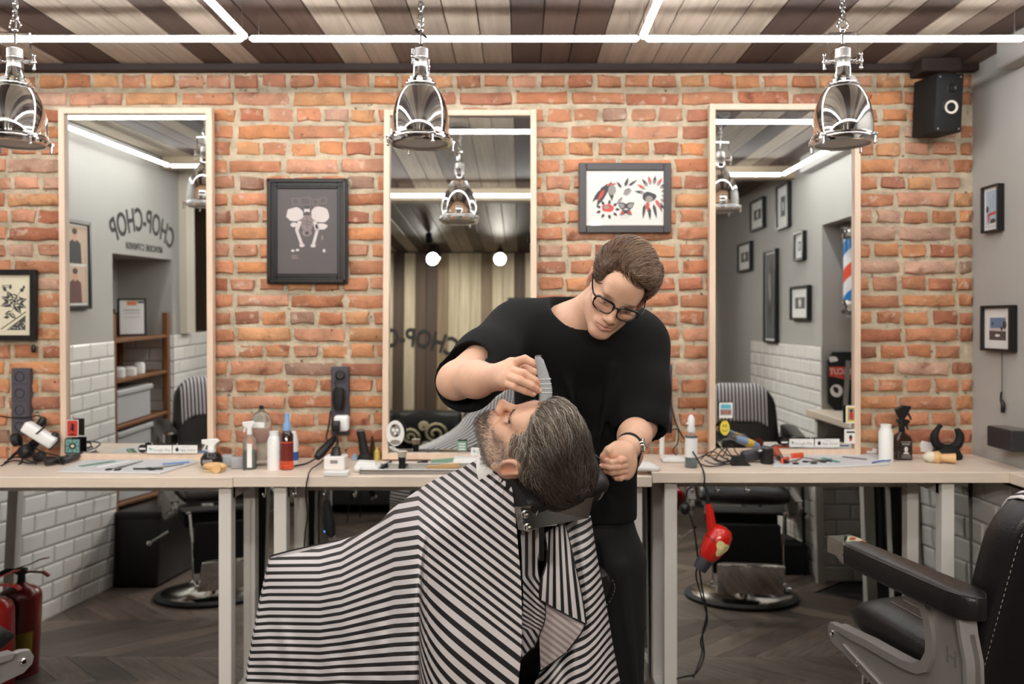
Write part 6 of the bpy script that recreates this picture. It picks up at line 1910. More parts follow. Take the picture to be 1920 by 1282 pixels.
sticker('sticker', 'playing card sticker with red figure on the right mirror', 1596, 777, 20, 33, PAPER, [(YEL, [[(-8, -14), (8, -14), (8, 14), (-8, 14)]]), (PRINTG, [[(-6, -11), (6, -11), (6, 12), (-6, 12)]]), (PRINTR, [blob(0, -2, 3.5, 8)]), (PRINTK, [blob(0, 7, 2.5, 2.5)])], zc=3.585)
sticker('sticker', 'white cut-out sticker with small figure on the right mirror', 1595, 818, 24, 27, PAPER, [(PRINTK, [stroke((-8, 8), (8, 8), 3), blob(0, -2, 3, 5)]), (PRINTR, [blob(0, -6, 2.5, 3)])], zc=3.585)
# ------------------------------------------------------------------ THINGS ON THE COUNTERS
def YB_(py, zt):
    """depth on a counter of height zt whose surface shows at pixel row py"""
    return (CH - zt) * FP / (py - CY) - CD
def turned(name, label, cat, px, base, zt, parts, group=None, seg=24, squash=1., Y=None):
    """a thing built of turned parts, profile in pixels (half width, height above base)"""
    Y = YB_(base, zt) if Y is None else Y
    o = P(px, base, Y); o.z = zt if Y is not None and zt else o.z
    s = (Y + CD) / FP
    t = thing(name, label, cat, o, group)
    for nm, m, prof in parts:
        mb = MB()
        mb.lathe([(r * s, h * s + (.0005 if h == 0 else 0)) for r, h in prof], M=Matrix.Translation(o) @ Matrix.Diagonal((1, squash, 1, 1)), seg=seg)
        mb.build(nm, m, t, 35)
    return t, o, s
def trigger(t, o, s, h, m, w=1., flip=1, dx=0):
    """spray head: collar, stem, nozzle body, trigger"""
    q = lambda x, z, y=0: o + Vector((flip * x * s + dx * s, y, z * s))
    MB().cyl(q(0, h), q(0, h + 7), 5.5 * s * w, seg=16).build('collar', m, t)
    mb = MB()
    mb.prism([(flip * x * s, z * s) for x, z in ((-4 * w, h + 6), (4 * w, h + 6), (4.5 * w, h + 13), (14 * w, h + 18), (14 * w, h + 24), (-8 * w, h + 26), (-11 * w, h + 21), (-5 * w, h + 14))], .016, Matrix.Translation(o + Vector((dx * s, 0, 0))) @ Matrix(((1, 0, 0, 0), (0, 0, -1, 0), (0, 1, 0, 0), (0, 0, 0, 1))), .002)
    mb.build('spray_head', m, t, 30)
    MB().tube([q(8 * w, h + 18), q(9 * w, h + 12), q(12 * w, h + 5)], [2.2 * s, 2 * s, 1.6 * s], 8, 4).build('trigger', m, t)
CLEARP = mat('clear_plastic', '#eef2f2', .08, trans=.9, ior=1.2)
AQUA = mat('aqua_liquid', '#a9cfcb', .1, trans=.6, ior=1.2)
LBL = mat('white_label', '#eeeeec', .6)
ORANGE = mat('orange_label', '#e0552b', .6); MAROON = mat('maroon_label', '#6b1f1b', .5); BLUEC = mat('blue_cap', '#7fa5cf', .4)
AMBER = mat('brown_glass', '#2e1c14', .12, coat=.4)
WOODL = mat('light_beech', '#d3ab78', .5, var=.1, vscale=6)
# left counter
t, o, s = turned('spray_jar', 'round dark jar with white spray head in front of the left mirror', 'spray bottle', 397, 876, ZL, [('jar_body', mat('dark_jar', '#241d1a', .15), [(0, 0), (16, 0), (20, 8), (20, 18), (14, 27), (8, 29), (0, 29)])])
MB().box(o + Vector((0, -.0475, 14 * s)), (18 * s, .001, 7 * s)).build('label', mat('grey_label', '#8b857f', .6), t, 0)
trigger(t, o, s, 28, WHITE, 1.3, -1)
t = thing('scrub_brush', 'pale wooden brush lying beside the dark spray jar', 'brush', P(403, 884, YB_(884, ZL)))
o = t.location.copy(); o.z = ZL + .003; s = .00212
MB().ball(o + Vector((0, 0, 9 * s)), (24 * s, 12 * s, 8 * s), 20).build('back', WOODL, t, 180)
MB().cyl(o + Vector((8 * s, -10 * s, 7 * s)), o + Vector((10 * s, -20 * s, 7 * s)), 8 * s).build('knob', WOODL, t)
MB().box(o + Vector((0, 0, 1.5 * s)), (36 * s, 18 * s, 4 * s)).build('bristles', mat('bristle_cream', '#c9b48c', .9), t, 0)
t, o, s = turned('spray_bottle', 'clear spray bottle with teal liquid on the left counter', 'spray bottle', 468, 880, ZL, [('bottle', CLEARP, [(0, 0), (12, 0), (12.5, 4), (12.5, 52), (7, 62), (5, 66), (0, 66)]), ('liquid', AQUA, [(0, 1), (11.5, 1), (11.5, 36), (0, 36)])])
trigger(t, o, s, 65, WHITE, .9, -1)
MB().box(o + Vector((4 * s, -.028, 28 * s)), (9 * s, .001, 44 * s)).build('label', LBL, t, 0)
t, o, s = turned('large_bottle', 'large clear bottle with a faint printed label behind the spray bottle', 'bottle', 490, 872, ZL, [('bottle', CLEARP, [(0, 0), (18, 0), (19, 5), (19, 85), (14, 96), (6, 102), (5, 106), (0, 106)]), ('cap', BLACK, [(0, 104), (4, 104), (4, 112), (0, 112)])])
MB().box(o + Vector((0, -.0455, 78 * s)), (24 * s, .001, 10 * s)).build('label', LBL, t, 0)
turned('white_bottle', 'plain white bottle next to the dark bottle with orange label', 'bottle', 514, 881, ZL, [('bottle', WHITE, [(0, 0), (12, 0), (12.5, 4), (12.5, 55), (9, 64), (0, 64)]), ('cap', WHITE, [(0, 64), (8.5, 64), (8.5, 73), (0, 73)])])
t, o, s = turned('dark_bottle', 'dark bottle with orange and maroon label and pale blue cap', 'bottle', 538, 881, ZL, [('bottle', AMBER, [(0, 0), (11, 0), (11.5, 3), (11.5, 66), (7, 74), (0, 74)]), ('label', MAROON, [(11.7, 16), (11.7, 52)]), ('label_band', ORANGE, [(11.8, 3), (11.8, 18)]), ('label_edge', ORANGE, [(11.75, 52), (11.75, 54)]), ('cap', BLUEC, [(0, 73), (7, 73), (7, 86), (4.5, 90), (4.5, 106), (0, 108)])])
MB().text('LIGHT\nFEELS', 7.5 * s, face_M(o + Vector((0, -.0258, 10 * s)), (0, -1, 0)), .0002, sx=.8).build('lettering', PRINTK, t, 0)
t, o, s = turned('white_blue_bottle', 'white bottle with blue label behind the dark bottle', 'bottle', 550, 868, ZL, [('bottle', WHITE, [(0, 0), (9, 0), (9, 40), (5, 60), (0, 60)]), ('label', mat('blue_label', '#2f5fa8', .6), [(9.2, 6), (9.2, 22)])])
# mat with tools on the left counter
def tool_mat(label, pts, zt, m, name='towel', cat='towel'):
    t = thing(name, label, cat, P(pts[0][0], pts[0][1], YB_(pts[0][1], zt)))
    vs = [P(x, y, YB_(y, zt)) for x, y in pts]
    mb = MB(); poly = [(v.x, v.y) for v in vs]
    mb.prism(poly, .006, Matrix.Translation((0, 0, zt + .0035)), .002).build('cloth', m, t, 40)
    return t
TOWELG = mat('pale_grey_towel', '#cfcfd0', .9, bump=.5, bscale=300)
tool_mat('pale grey towel spread under the left mirror with tools on it', [(108, 886), (300, 889), (372, 868), (360, 862), (160, 864)], ZL, TOWELG)
def on_top(px, py, zt, h=.007):
    v = P(px, py, YB_(py, zt)); return Vector((v.x, v.y, zt + h))
def comb(label, a, b, zt, m, w=.022, name='comb'):
    a, b = on_top(*a, zt), on_top(*b, zt); d = (b - a); L = d.length; d.normalize()
    sd = Vector((-d.y, d.x, 0))
    t = thing(name, label, 'comb', a)
    Mx = Matrix((d, sd, Vector((0, 0, 1)))).transposed().to_4x4(); Mx.translation = a + Vector((0, 0, .002))
    mb = MB(); mb.T = Mx
    mb.box((L / 2, w * .35, 0), (L, w * .3, .003), b=.0008).build('spine', m, t, 0)
    mb = MB(); mb.T = Mx
    for k in range(24):
        mb.box((L * (k + .5) / 24, -w * .12, 0), (L / 60, w * .7, .002))
    tag(mb.build('teeth', m, t, 0), kind='stuff')
def scissors(label, a, b, zt, m=STEEL, loops=BLACK):
    a, b = on_top(*a, zt, .0085), on_top(*b, zt, .0085); d = (b - a); L = d.length; d.normalize(); sd = Vector((-d.y, d.x, 0))
    t = thing('scissors', label, 'scissors', a)
    for s in (-1, 1):
        MB().loft([[a + d * u * L + sd * s * (v + e) * 1. + Vector((0, 0, z)) for e, z in ((-w, 0), (w, 0), (w, .0025), (-w, .0025))] for u, v, w in ((1, 0, .0008), (.5, .002, .0035), (.42, -.002, .004), (.1, -.012, .003), (.02, -.016, .003))]).build('blade', m, t, 0)
        c = a + d * (-.05 * L) - sd * s * .020
        MB().tube([c + d * .014 * math.cos(q) + sd * .011 * math.sin(q) for q in [2 * math.pi * k / 16 for k in range(17)]], .0025, 6).build('finger_ring', loops, t)
comb('white and green flat comb on the left towel, first from the cables', (150, 878), (215, 868), ZL, GRN, .03)
comb('white comb on the left towel, right of the green one', (185, 880), (245, 868), ZL, WHITE, .026)
scissors('steel scissors on the left towel near its left end', (215, 883), (268, 868), ZL)
scissors('steel scissors lying to the right on the left towel', (285, 882), (345, 874), ZL)
comb('blue comb on the right part of the left towel', (305, 874), (355, 870), ZL, mat('blue_comb', '#6f95d6', .4), .03)
t = MB().tube([on_top(250, 884, ZL, .012), on_top(305, 884, ZL, .012)], .0035, 8).build('pencil', BLACK); tag(t, 'thin black pencil at the front of the left towel', 'pencil')
for k, (x, y, m) in enumerate(((428, 874, GREYP), (445, 878, GREYP))):
    c = on_top(x, y, ZL, .026)
    t = MB().box(c, (.05, .035, .048), (0, 0, .3 * k), .004, 2).build('clipper_guard_box', m); tag(t, ['grey plastic guard beside the dark spray jar', 'grey plastic guard in front of the brick wall, nearer the teal bottle'][k], 'clipper guard')
# plugs and cables at the left
t = thing('power_adapter', 'white rounded adapter hanging crooked on black plugs at the far left', 'power adapter', P(75, 816, -.10))
mb = MB(); mb.T = face_M(P(75, 815, -.11), (0, -1, 0)) @ Matrix.Rotation(R(-32), 4, 'Z')
mb.box((0, 0, 0), (.155, .052, .05), b=.012, seg=3).build('adapter_body', WHITE, t, 60)
MB().cyl(P(70, 825, -.1), P(48, 850, -.08), .018, .022).build('plug', BLACK, t)
for k, (a, b, r) in enumerate((((66, 806), (84, 783), .016), ((96, 822), (108, 812), .016), ((22, 826), (40, 822), .03), ((56, 842), (40, 850), .03), ((82, 850), (66, 862), .02))):
    pa, pb = P(a[0], a[1], -.08 - .02 * k), P(b[0], b[1], -.07 - .02 * k)
    t = thing('plug', ['upright black plug above the white adapter', 'black plug right of the white adapter', 'black power brick left of the white adapter', 'black power brick under the white adapter', 'black plug lying at the mirror corner'][k], 'plug', pa)
    MB().tube([pa, pa.lerp(pb, .15), pa.lerp(pb, .8), pb], [r * .7, r, r, r * .6], 12).build('plug_body', BLACK, t, 50)
    MB().tube([pb, pb + Vector((.02, -.03, -.03)), pb + Vector((.01, -.08, -.06))], .004, 6, 4).build('lead', CORD, t)
def cable(label, pts, r=.0028, m=CORD, name='cable'):
    t = MB().tube(pts, r, 7, 6).build(name, m, None, 180); tag(t, label, 'cable'); return t
q_ = random.Random(5)
for k in range(5):
    x0 = 2 + 6 * k
    cable('black cable tangled on the counter at the far left, ' + ['lowest', 'second', 'third', 'fourth', 'topmost'][k] + ' of the heap', [on_top(x0, 875 - 2 * k, ZL, .005 + .008 * k), on_top(x0 + 25, 868 - k, ZL, .012 + .014 * k), on_top(x0 + 55, 872 + 3 * (k % 2), ZL, .008 + .012 * k), on_top(x0 + 85, 866 + 2 * k, ZL, .006 + .009 * k), on_top(x0 + 118 - 8 * k, 872 - 3 * (k % 3), ZL, .005)], .0032)
cable('black cable drooping across the far left socket strip', [P(0, 780, -.06), P(25, 783, -.07), P(50, 783, -.07), P(72, 779, -.08), P(84, 790, -.08)], .0032)
for k, (a, b) in enumerate((((86, 875), (125, 866)), ((118, 871), (150, 862)))):
    pa, pb = on_top(*a, ZL, .016), on_top(*b, ZL, .02)
    t = thing('trimmer', ['dark trimmer lying in front of the left mirror corner, nearer one', 'dark trimmer lying at the left mirror corner, farther one'][k], 'trimmer', pa)
    MB().tube([pa, pa.lerp(pb, .3), pa.lerp(pb, .8), pb], [.011, .014, .012, .008], 12).build('trimmer_body', mat('gunmetal', '#3b3a3c', .35, .6), t, 60)
    MB().tube([pb, pb.lerp(pa, -.15)], [.0135, .012], 12).build('trimmer_head', STEEL, t, 40)
# middle counter
t = thing('hanging_clipper', 'black clipper hanging on its lead over the middle socket strip', 'clipper', P(634, 748, -.06))
mb = MB(); ca = P(635, 730, -.062); s = .00235
mb.loft([[P(635, y, -.065) + Vector((u, v, 0)) for u, v in superellipse(0, 0, w * s, .018, 18, 3.5)] for y, w in ((728, 8), (734, 11), (748, 12), (762, 10), (768, 7))]).build('clipper_body', BLACK, t, 60)
MB().tube([P(632, 705, -.05), P(628, 716, -.065), P(632, 730, -.065)], .003, 6, 4).build('lead', CORD, t)
t = thing('plug', 'black round plug in the top socket of the middle strip', 'plug', P(638, 703, -.05)); MB().cyl(P(638, 703, -.04), P(638, 703, -.075), .02, .016, 20).build('plug_body', BLACK, t)
t = thing('power_adapter', 'white rounded adapter in the lowest socket of the middle strip', 'power adapter', P(640, 792, -.06))
mb = MB(); mb.T = face_M(P(641, 793, -.06), (0, -1, 0)); mb.box((0, 0, 0), (.066, .072, .05), b=.014, seg=3).build('adapter_body', WHITE, t, 60)
t = thing('plug', 'black square plug pushed into the white adapter', 'plug', P(630, 800, -.09)); MB().box(P(630, 799, -.105), (.034, .04, .046), (0, 0, .1), .005, 2).build('plug_body', BLACK, t, 40)
cable('black lead falling from the white adapter to the charging stand', [P(630, 810, -.1), P(634, 830, -.09), P(631, 852, -.1), P(629, 866, -.2)])
cable('black lead running over the counter edge beside the white box', [P(632, 812, -.11), P(628, 840, -.16), P(600, 868, -.26), P(583, 880, -.4), P(577, 896, -.465), P(573, 925, -.47), P(577, 965, -.46), P(572, 1000, -.45), P(569, 1060, -.43)], .003)
cable('black coiled lead from the clipper along the brick wall', [P(620, 770, -.07), P(616, 800, -.09), P(612, 822, -.11), P(618, 832, -.13)], .004)
t = thing('long_clipper', 'long black clipper propped against the brick wall under the middle strip', 'clipper', P(605, 842, -.1))
pa, pb = P(594, 858, -.2), P(628, 820, -.1)
MB().tube([pa, pa.lerp(pb, .2), pa.lerp(pb, .7), pb], [.014, .021, .018, .012], 14).build('clipper_body', BLACK, t, 60)
MB().tube([pa, on_top(575, 873, ZM, .01), on_top(552, 876, ZM, .006)], .004, 6, 5).build('lead', CORD, t)
t = thing('charging_base', 'black charging stand on a white box on the middle counter', 'charger', on_top(630, 872, ZM))
b0 = on_top(630, 878, ZM, 0)
MB().loft([[b0 + Vector((u, v, z)) for u, v in superellipse(0, 0, a, a * .8, 20, 4)] for a, z in ((.022, .055), (.02, .06), (.015, .088), (.012, .09))]).build('stand', BLACK, t, 40)
t = thing('white_box', 'small white box under the charging stand on the middle counter', 'box', b0)
MB().box(b0 + Vector((0, 0, .0275)), (.085, .075, .054), None, .003).build('carton', PAPER, t, 0)
MB().box(b0 + Vector((0, -.038, .034)), (.03, .001, .014)).build('label', PRINTG, t, 0)
t = thing('white_box', 'flat white box lying at the counter edge beside the charging stand', 'box', on_top(628, 889, ZM)); MB().box(on_top(632, 891, ZM, .009), (.095, .05, .017), None, .002).build('carton', PAPER, t, 0)
t = thing('standing_clipper', 'black hair clipper standing in its cradle left of the middle mirror', 'clipper', on_top(684, 868, ZM, 0)); s = .0022
b0 = on_top(684, 864, ZM, 0)
MB().loft([[b0 + Vector((u + dx * s, v, z * s)) for u, v in superellipse(0, 0, w * s, .022, 20, 3.5)] for w, z, dx in ((13, 0, 0), (14, 6, 0), (12, 12, 0), (9, 16, 0))]).build('cradle', BLACK, t, 50)
MB().loft([[b0 + Vector((u + dx * s, v, z * s)) for u, v in superellipse(0, 0, w * s, .017, 20, 3.5)] for w, z, dx in ((9, 12, 0), (9.5, 24, -2), (7.5, 42, -5), (8, 56, -8), (7, 60, -9))]).build('clipper_body', BLACK, t, 50)
MB().box(b0 + Vector((-9 * s, 0, 61.5 * s)), (14 * s, .02, 3.5 * s)).build('blade', STEEL, t, 0)
for k, (x, h, r, m, l) in enumerate(((698, 44, 4, AMBER, 'small dark bottle right of the standing clipper'), (707, 24, 6, mat('yellow_tin', '#c9b45c', .5), 'yellowish tin beside the middle mirror frame'), (666, 12, 6, mat('pale_blue_cap', '#9db7cf', .4), 'pale blue lid left of the standing clipper'))):
    turned('small_bottle', l, 'bottle', x, 862, ZM, [('bottle', m, [(0, 0), (r, 0), (r, h * .65), (r * .5, h * .8), (r * .5, h), (0, h)])])
def cloth_heap(label, px0, px1, base, h, zt, seed, name='folded_towel'):
    a, b = on_top(px0, base, zt, 0), on_top(px1, base, zt, 0)
    w = b.x - a.x; c = (a + b) / 2
    pr = [rb(np.array((c.x, c.y + .045, c.z + h * .3)), (w / 2, .045, h * .3), h * .28, k=.01), rb(np.array((c.x - w * .08, c.y + .05, c.z + h * .62)), (w * .38, .036, h * .3), h * .28, (0, 4, 6), .012), rc((c.x - w * .3, c.y + .02, c.z + h * .75), (c.x + w * .25, c.y + .03, c.z + h * .7), h * .2, h * .16, .01)]
    v, f = sdf_mesh(pr, .004); rg = noise_rng(seed)
    v[:, 2] = np.maximum(v[:, 2], zt + .001)
    o = np_obj(name, [(v, f)], CLOTHW); tag(o, label, 'towel')
cloth_heap('white folded towel beside the white box on the middle counter', 662, 710, 886, .042, ZM, 1)
t = thing('tool_tray', 'grey metal tray with combs and brushes on the middle counter', 'tray', on_top(770, 888, ZM, 0))
v0, v1 = on_top(676, 888, ZM, 0), on_top(905, 888, ZM, 0)
MB().box(((v0.x + v1.x) / 2, v0.y + .06, ZM + .004), (v1.x - v0.x, .14, .006), b=.002).build('tray_base', STEEL, t, 0)
for y in (-.01, .13):
    MB().box(((v0.x + v1.x) / 2, v0.y + y, ZM + .011), (v1.x - v0.x, .006, .02), b=.002).build('tray_rim', STEEL, t, 0)
for x in (v0.x, v1.x):
    MB().box((x, v0.y + .06, ZM + .011), (.006, .146, .02), b=.002).build('tray_rim', STEEL, t, 0)
tb = lambda px, py, h=.014: on_top(px, py, ZM, h)
t, o, s = turned('neck_brush', 'black round brush with pale bristles standing on the grey tray', 'brush', 754, 880, ZM + .008, [('handle', BLACK, [(0, 0), (7, 0), (6, 8), (7, 18), (8, 20), (0, 20)]), ('bristles', mat('pale_bristles', '#cfc6b4', .9), [(7, 20), (10, 31), (0, 32)])], Y=YB_(880, ZM))
for k, (a, b, m, l) in enumerate((((716, 884), (734, 872), BLACK, 'small black clip on the left end of the grey tray'), ((782, 876), (802, 873), BLACK, 'black brush head on the grey tray'), ((800, 884), (862, 878), WOODL, 'wooden handled flat brush on the grey tray'), ((808, 872), (850, 868), GRN, 'green comb at the back of the grey tray'))):
    pa, pb = tb(*a), tb(*b)
    t = MB().bar(pa, pb, .008 if k else .006, .02, .002).build('flat_brush' if k == 2 else 'comb', m, None, 0); tag(t, l, 'brush' if k == 2 else 'comb')
cloth_heap('white rolled towel at the right end of the grey tray', 848, 905, 871, .026, ZM, 2)
# right counter
cloth_heap('white folded towel on the counter behind the standing person', 1186, 1238, 884, .030, ZR, 3)
cloth_heap('white towel farther back on the counter left of the clear spray bottle', 1243, 1296, 868, .022, ZR, 4)
t, o, s = turned('pump_bottle', 'clear spray bottle with white cap and pale liquid on the right counter', 'spray bottle', 1296, 876, ZR, [('bottle', CLEARP, [(0, 0), (11, 0), (11.5, 3), (11.5, 58), (6, 66), (0, 66)]), ('wrap_label', LBL, [(11.7, 20), (11.7, 56)]), ('liquid', AQUA, [(0, 1), (10.6, 1), (10.6, 20), (0, 20)]), ('cap', WHITE, [(0, 66), (7, 66), (8, 72), (6, 78), (6.5, 92), (3, 98), (0, 99)])])
MB().cyl(o + Vector((0, 0, 82 * s)), o + Vector((-9 * s, -.004, 82 * s)), 2.4 * s).build('nozzle', WHITE, t)
t = MB().cyl(P(1241, 852, -.1), P(1241, 815, -.1), .011).build('white_conduit', WHITE); tag(t, 'short white conduit below the strip behind the standing person', 'conduit')
t = thing('plug', 'black adapter low on the strip behind the standing person', 'plug', P(1248, 800, -.06)); MB().box(P(1249, 800, -.065), (.045, .06, .05), None, .006, 2).build('plug_body', BLACK, t, 40)
t = thing('plug', 'black plug in the top socket of the strip behind the standing person', 'plug', P(1246, 699, -.05)); MB().cyl(P(1246, 699, -.04), P(1246, 699, -.08), .02, .015, 18).build('plug_body', BLACK, t)
cable('black lead swinging from the right strip over the counter edge to the red hair dryer', [P(1246, 700, -.08), P(1256, 745, -.12), P(1270, 800, -.22), P(1298, 845, -.36), P(1316, 876, -.44), P(1321, 895, -.47), P(1320, 910, -.472)], .0035)
cable('thin black lead hanging behind the clear spray bottle', [P(1249, 810, -.06), P(1270, 805, -.05), P(1271, 830, -.05), P(1262, 845, -.06), P(1278, 862, -.1)], .0028)
for k in range(5):
    b = 868 - 3 * (k % 3)
    cable('black cable curled on the right counter, ' + ['loop nearest the clear bottle', 'second loop from the clear bottle', 'middle loop', 'loop below the smiling sticker', 'long loop reaching the grey trimmer'][k], [on_top(1300 + 14 * k, b, ZR, .006 + .004 * k), on_top(1322 + 12 * k, b - 6, ZR, .02 + .01 * k), on_top(1345 + 9 * k, b - 2, ZR, .008 + .006 * k), on_top(1360 + 8 * k, b + 5, ZR, .008 + .004 * k), on_top(1330 + 10 * k, b + 9, ZR, .006 + .003 * k), on_top(1308 + 14 * k, b + 3, ZR, .008 + .003 * k)], .0026)
t = thing('trimmer', 'colourful trimmer leaning over the cables before the right mirror', 'trimmer', on_top(1398, 850, ZR))
pa, pb = on_top(1422, 858, ZR, .05), on_top(1378, 862, ZR, .095)
MB().tube([pa, pa.lerp(pb, .25), pa.lerp(pb, .8), pb], [.012, .018, .017, .012], 14).build('trimmer_body', mat('blue_grey_body', '#7f93b3', .4), t, 60)
MB().tube([pa.lerp(pb, .3), pa.lerp(pb, .55)], [.0185, .0185], 14).build('yellow_band', mat('yellow_band', '#d8b449', .5), t, 40)
MB().tube([pb, pb.lerp(pa, -.2)], [.013, .011], 12).build('trimmer_head', STEEL, t, 40)
t = thing('clipper', 'grey topped black clipper lying before the right mirror', 'clipper', on_top(1418, 866, ZR))
MB().box(on_top(1416, 866, ZR, .032), (.12, .05, .045), (0, -.15, .1), .012, 3).build('clipper_body', mat('dark_grey_plastic', '#34343a', .4), t, 60)
MB().box(on_top(1428, 868, ZR, .056), (.05, .052, .01), (0, -.15, .1), .003).build('blade_plate', STEEL, t, 0)
t, o, s = turned('shaving_cup', 'black ribbed cup left of the tool towel on the right counter', 'cup', 1438, 869, ZR, [('cup', BLACK, [(0, 0), (11, 0), (12, 3), (12, 28), (10, 30), (0, 27)])])
t = thing('black_wedge', 'black wedge shaped holder in front of the cables on the right counter', 'holder', on_top(1392, 872, ZR))
MB().loft([[on_top(1388, 872, ZR, 0) + Vector((u, v, z)) for u, v in ((-.04, -.02), (.04, -.02), (.04, .02), (-.04, .02))] if z < .01 else [on_top(1388, 872, ZR, 0) + Vector((u, v, z)) for u, v in ((-.03, -.015), (.0, -.015), (.0, .015), (-.03, .015))] for z in (.001, .04)]).build('wedge', BLACK, t, 0)
TT = tool_mat('white towel with barber tools spread on the right counter', [(1450, 877), (1565, 877), (1668, 872), (1640, 853), (1452, 856)], ZR, TOWELG)
t = thing('bristle_brush', 'black brush with red tipped bristles on the tool towel', 'brush', on_top(1462, 862, ZR))
MB().tube([on_top(1474, 873, ZR, .016), on_top(1462, 866, ZR, .022)], [.007, .011], 10).build('handle', BLACK, t)
MB().tube([on_top(1462, 866, ZR, .022), on_top(1452, 862, ZR, .04)], [.012, .022], 14).build('bristles', mat('red_bristles', '#a3503c', .9), t, 40)
t = MB().bar(on_top(1466, 872, ZR, .014), on_top(1478, 868, ZR, .014), .012, .03, .003).build('orange_grip', mat('orange_plastic', '#e25a35', .4), None, 0); tag(t, 'orange plastic grip by the brush on the tool towel', 'tool')
t = MB().bar(on_top(1484, 862, ZR, .014), on_top(1506, 860, ZR, .014), .012, .028, .003).build('orange_holder', mat('orange_plastic', '#e25a35', .4), None, 0); tag(t, 'orange holder at the back of the tool towel', 'tool')
scissors('black handled scissors at the left of the tool towel', (1484, 871), (1505, 862), ZR)
scissors('black handled scissors in the middle of the tool towel', (1520, 870), (1560, 864), ZR)
scissors('steel scissors near the white sheet on the tool towel', (1546, 868), (1500, 860), ZR)
comb('teal comb slanting across the tool towel', (1542, 862), (1572, 870), ZR, mat('teal_comb', '#3f9a8f', .4), .02)
comb('grey comb at the right of the tool towel', (1580, 860), (1625, 865), ZR, mat('grey_comb', '#77777b', .4), .022)
cable('blue cord crossing the right end of the tool towel', [on_top(1636, 872, ZR, .011), on_top(1652, 869, ZR, .012), on_top(1668, 868, ZR, .012), on_top(1673, 862, ZR, .008)], .003, mat('blue_cord', '#3c62a8', .5))
turned('white_bottle', 'plain white bottle standing left of the brown spray bottle', 'bottle', 1661, 865, ZR, [('bottle', WHITE, [(0, 0), (12.5, 0), (13, 3), (13, 54), (10.5, 61), (10.5, 62), (0, 62)]), ('cap', WHITE, [(0, 62), (9.5, 62), (9.5, 70), (0, 70)])])
t = thing('brown_spray_bottle', 'square dark brown spray bottle with black trigger and printed portrait label', 'spray bottle', on_top(1691, 860, ZR, 0))
o = on_top(1691, 861, ZR, .001); s = .00225
MB().loft([[o + Vector((u, v, z * s)) for u, v in superellipse(0, 0, w * s, w * s * .8, 24, 6)] for w, z in ((15.5, 0), (16, 2), (16, 38), (14, 44), (6, 51), (5, 53))]).build('bottle', AMBER, t, 40)
trigger(t, o, s, 52, BLACK, 1.0)
mb = MB(); mb.cyl(o + Vector((0, 0, 55 * s)), o + Vector((0, 0, 82 * s)), 5.5 * s, seg=16).build('neck', BLACK, t)
mb = MB(); mb.prism([(x * s, z * s) for x, z in ((-7, 80), (6, 80), (16, 98), (17, 102), (2, 104), (-14, 96))], .02, Matrix.Translation(o) @ Matrix(((1, 0, 0, 0), (0, 0, -1, 0), (0, 1, 0, 0), (0, 0, 0, 1))), .003); mb.build('spray_nose', BLACK, t, 30)
MB().tube([o + Vector((8 * s, 0, 92 * s)), o + Vector((13 * s, 0, 86 * s)), o + Vector((18 * s, 0, 76 * s))], [.006, .005, .004], 8, 4).build('long_trigger', BLACK, t)
ML_ = face_M(o + Vector((2 * s, -16 * .8 * s - .0006, 20 * s)), (0, -1, 0))
mb = MB(); flat(mb, [[(-.024, -.036), (.024, -.036), (.024, .036), (-.024, .036)]], ML_, 0); mb.build('label', PRINTK, t, 0)
mb = MB(); flat(mb, [blob(0, .002, .008, .012), [(-.014, -.018), (.014, -.018), (.008, -.010), (-.008, -.010)], stroke((-.022, .034), (.022, .034), .0012), stroke((-.022, -.034), (.022, -.034), .0012)], ML_, .0004); mb.build('label_print', mat('label_pale', '#cfc8bf', .7), t, 0)
MB().text('BARBER', .010, ML_ @ Matrix.Translation((0, .024, .0006)), .0001).text('COLOGNE', .008, ML_ @ Matrix.Translation((0, -.026, .0006)), .0001).build('lettering', mat('label_pale', '#cfc8bf', .7), t, 0)
# black two-armed stand and wooden shaving brush
t = thing('brush_stand', 'black two pronged stand on a round foot at the right end of the counter', 'stand', on_top(1776, 862, ZR, 0))
o = on_top(1776, 859, ZR, .001); s = .00225
MB().lathe([(0, 0), (26 * s, 0), (27 * s, 6 * s), (22 * s, 16 * s), (12 * s, 23 * s), (6 * s, 26 * s), (0, 27 * s)], o, seg=28).build('foot', MATTE, t, 40)
for sg in (-1, 1):
    MB().tube([o + Vector((sg * 8 * s, 0, 20 * s)), o + Vector((sg * 20 * s, 0, 26 * s)), o + Vector((sg * 25 * s, 0, 42 * s)), o + Vector((sg * 19 * s - (4 * s if sg < 0 else 0) * 0, 0, 56 * s)), o + Vector((sg * 12 * s if sg < 0 else 20 * s, 0, (64 if sg < 0 else 54) * s))], [8 * s, 8.5 * s, 8 * s, 5 * s, 4.5 * s], 12, 5).build('prong', MATTE, t, 180)
t = thing('shaving_brush', 'short wooden shaving brush with white bristles lying before the black stand', 'brush', on_top(1760, 865, ZR, 0))
pa, pb = on_top(1792, 870, ZR, .024), on_top(1730, 866, ZR, .024)
MB().tube([pa, pa.lerp(pb, .3), pa.lerp(pb, .42), pa.lerp(pb, .52), pa.lerp(pb, .66)], [.021, .017, .016, .027, .024], 18).build('handle', WOODL, t, 50)
MB().tube([pa.lerp(pb, .66), pa.lerp(pb, .8), pa.lerp(pb, 1.0)], [.022, .024, .008], 16).build('bristles', mat('pale_hair', '#d9d0bd', .9), t, 60)
t = MB().box(on_top(1632, 850, ZR, .012), (.05, .03, .022), None, .003).build('soap_box', PAPER); tag(t, 'tiny pale box at the foot of the brick wall beside the right mirror', 'box')
t = MB().box(on_top(1735, 850, ZR, .03), (.055, .03, .05), (0, .2, 0), .003).build('small_carton', PAPER); tag(t, 'small white carton behind the wooden shaving brush', 'box')
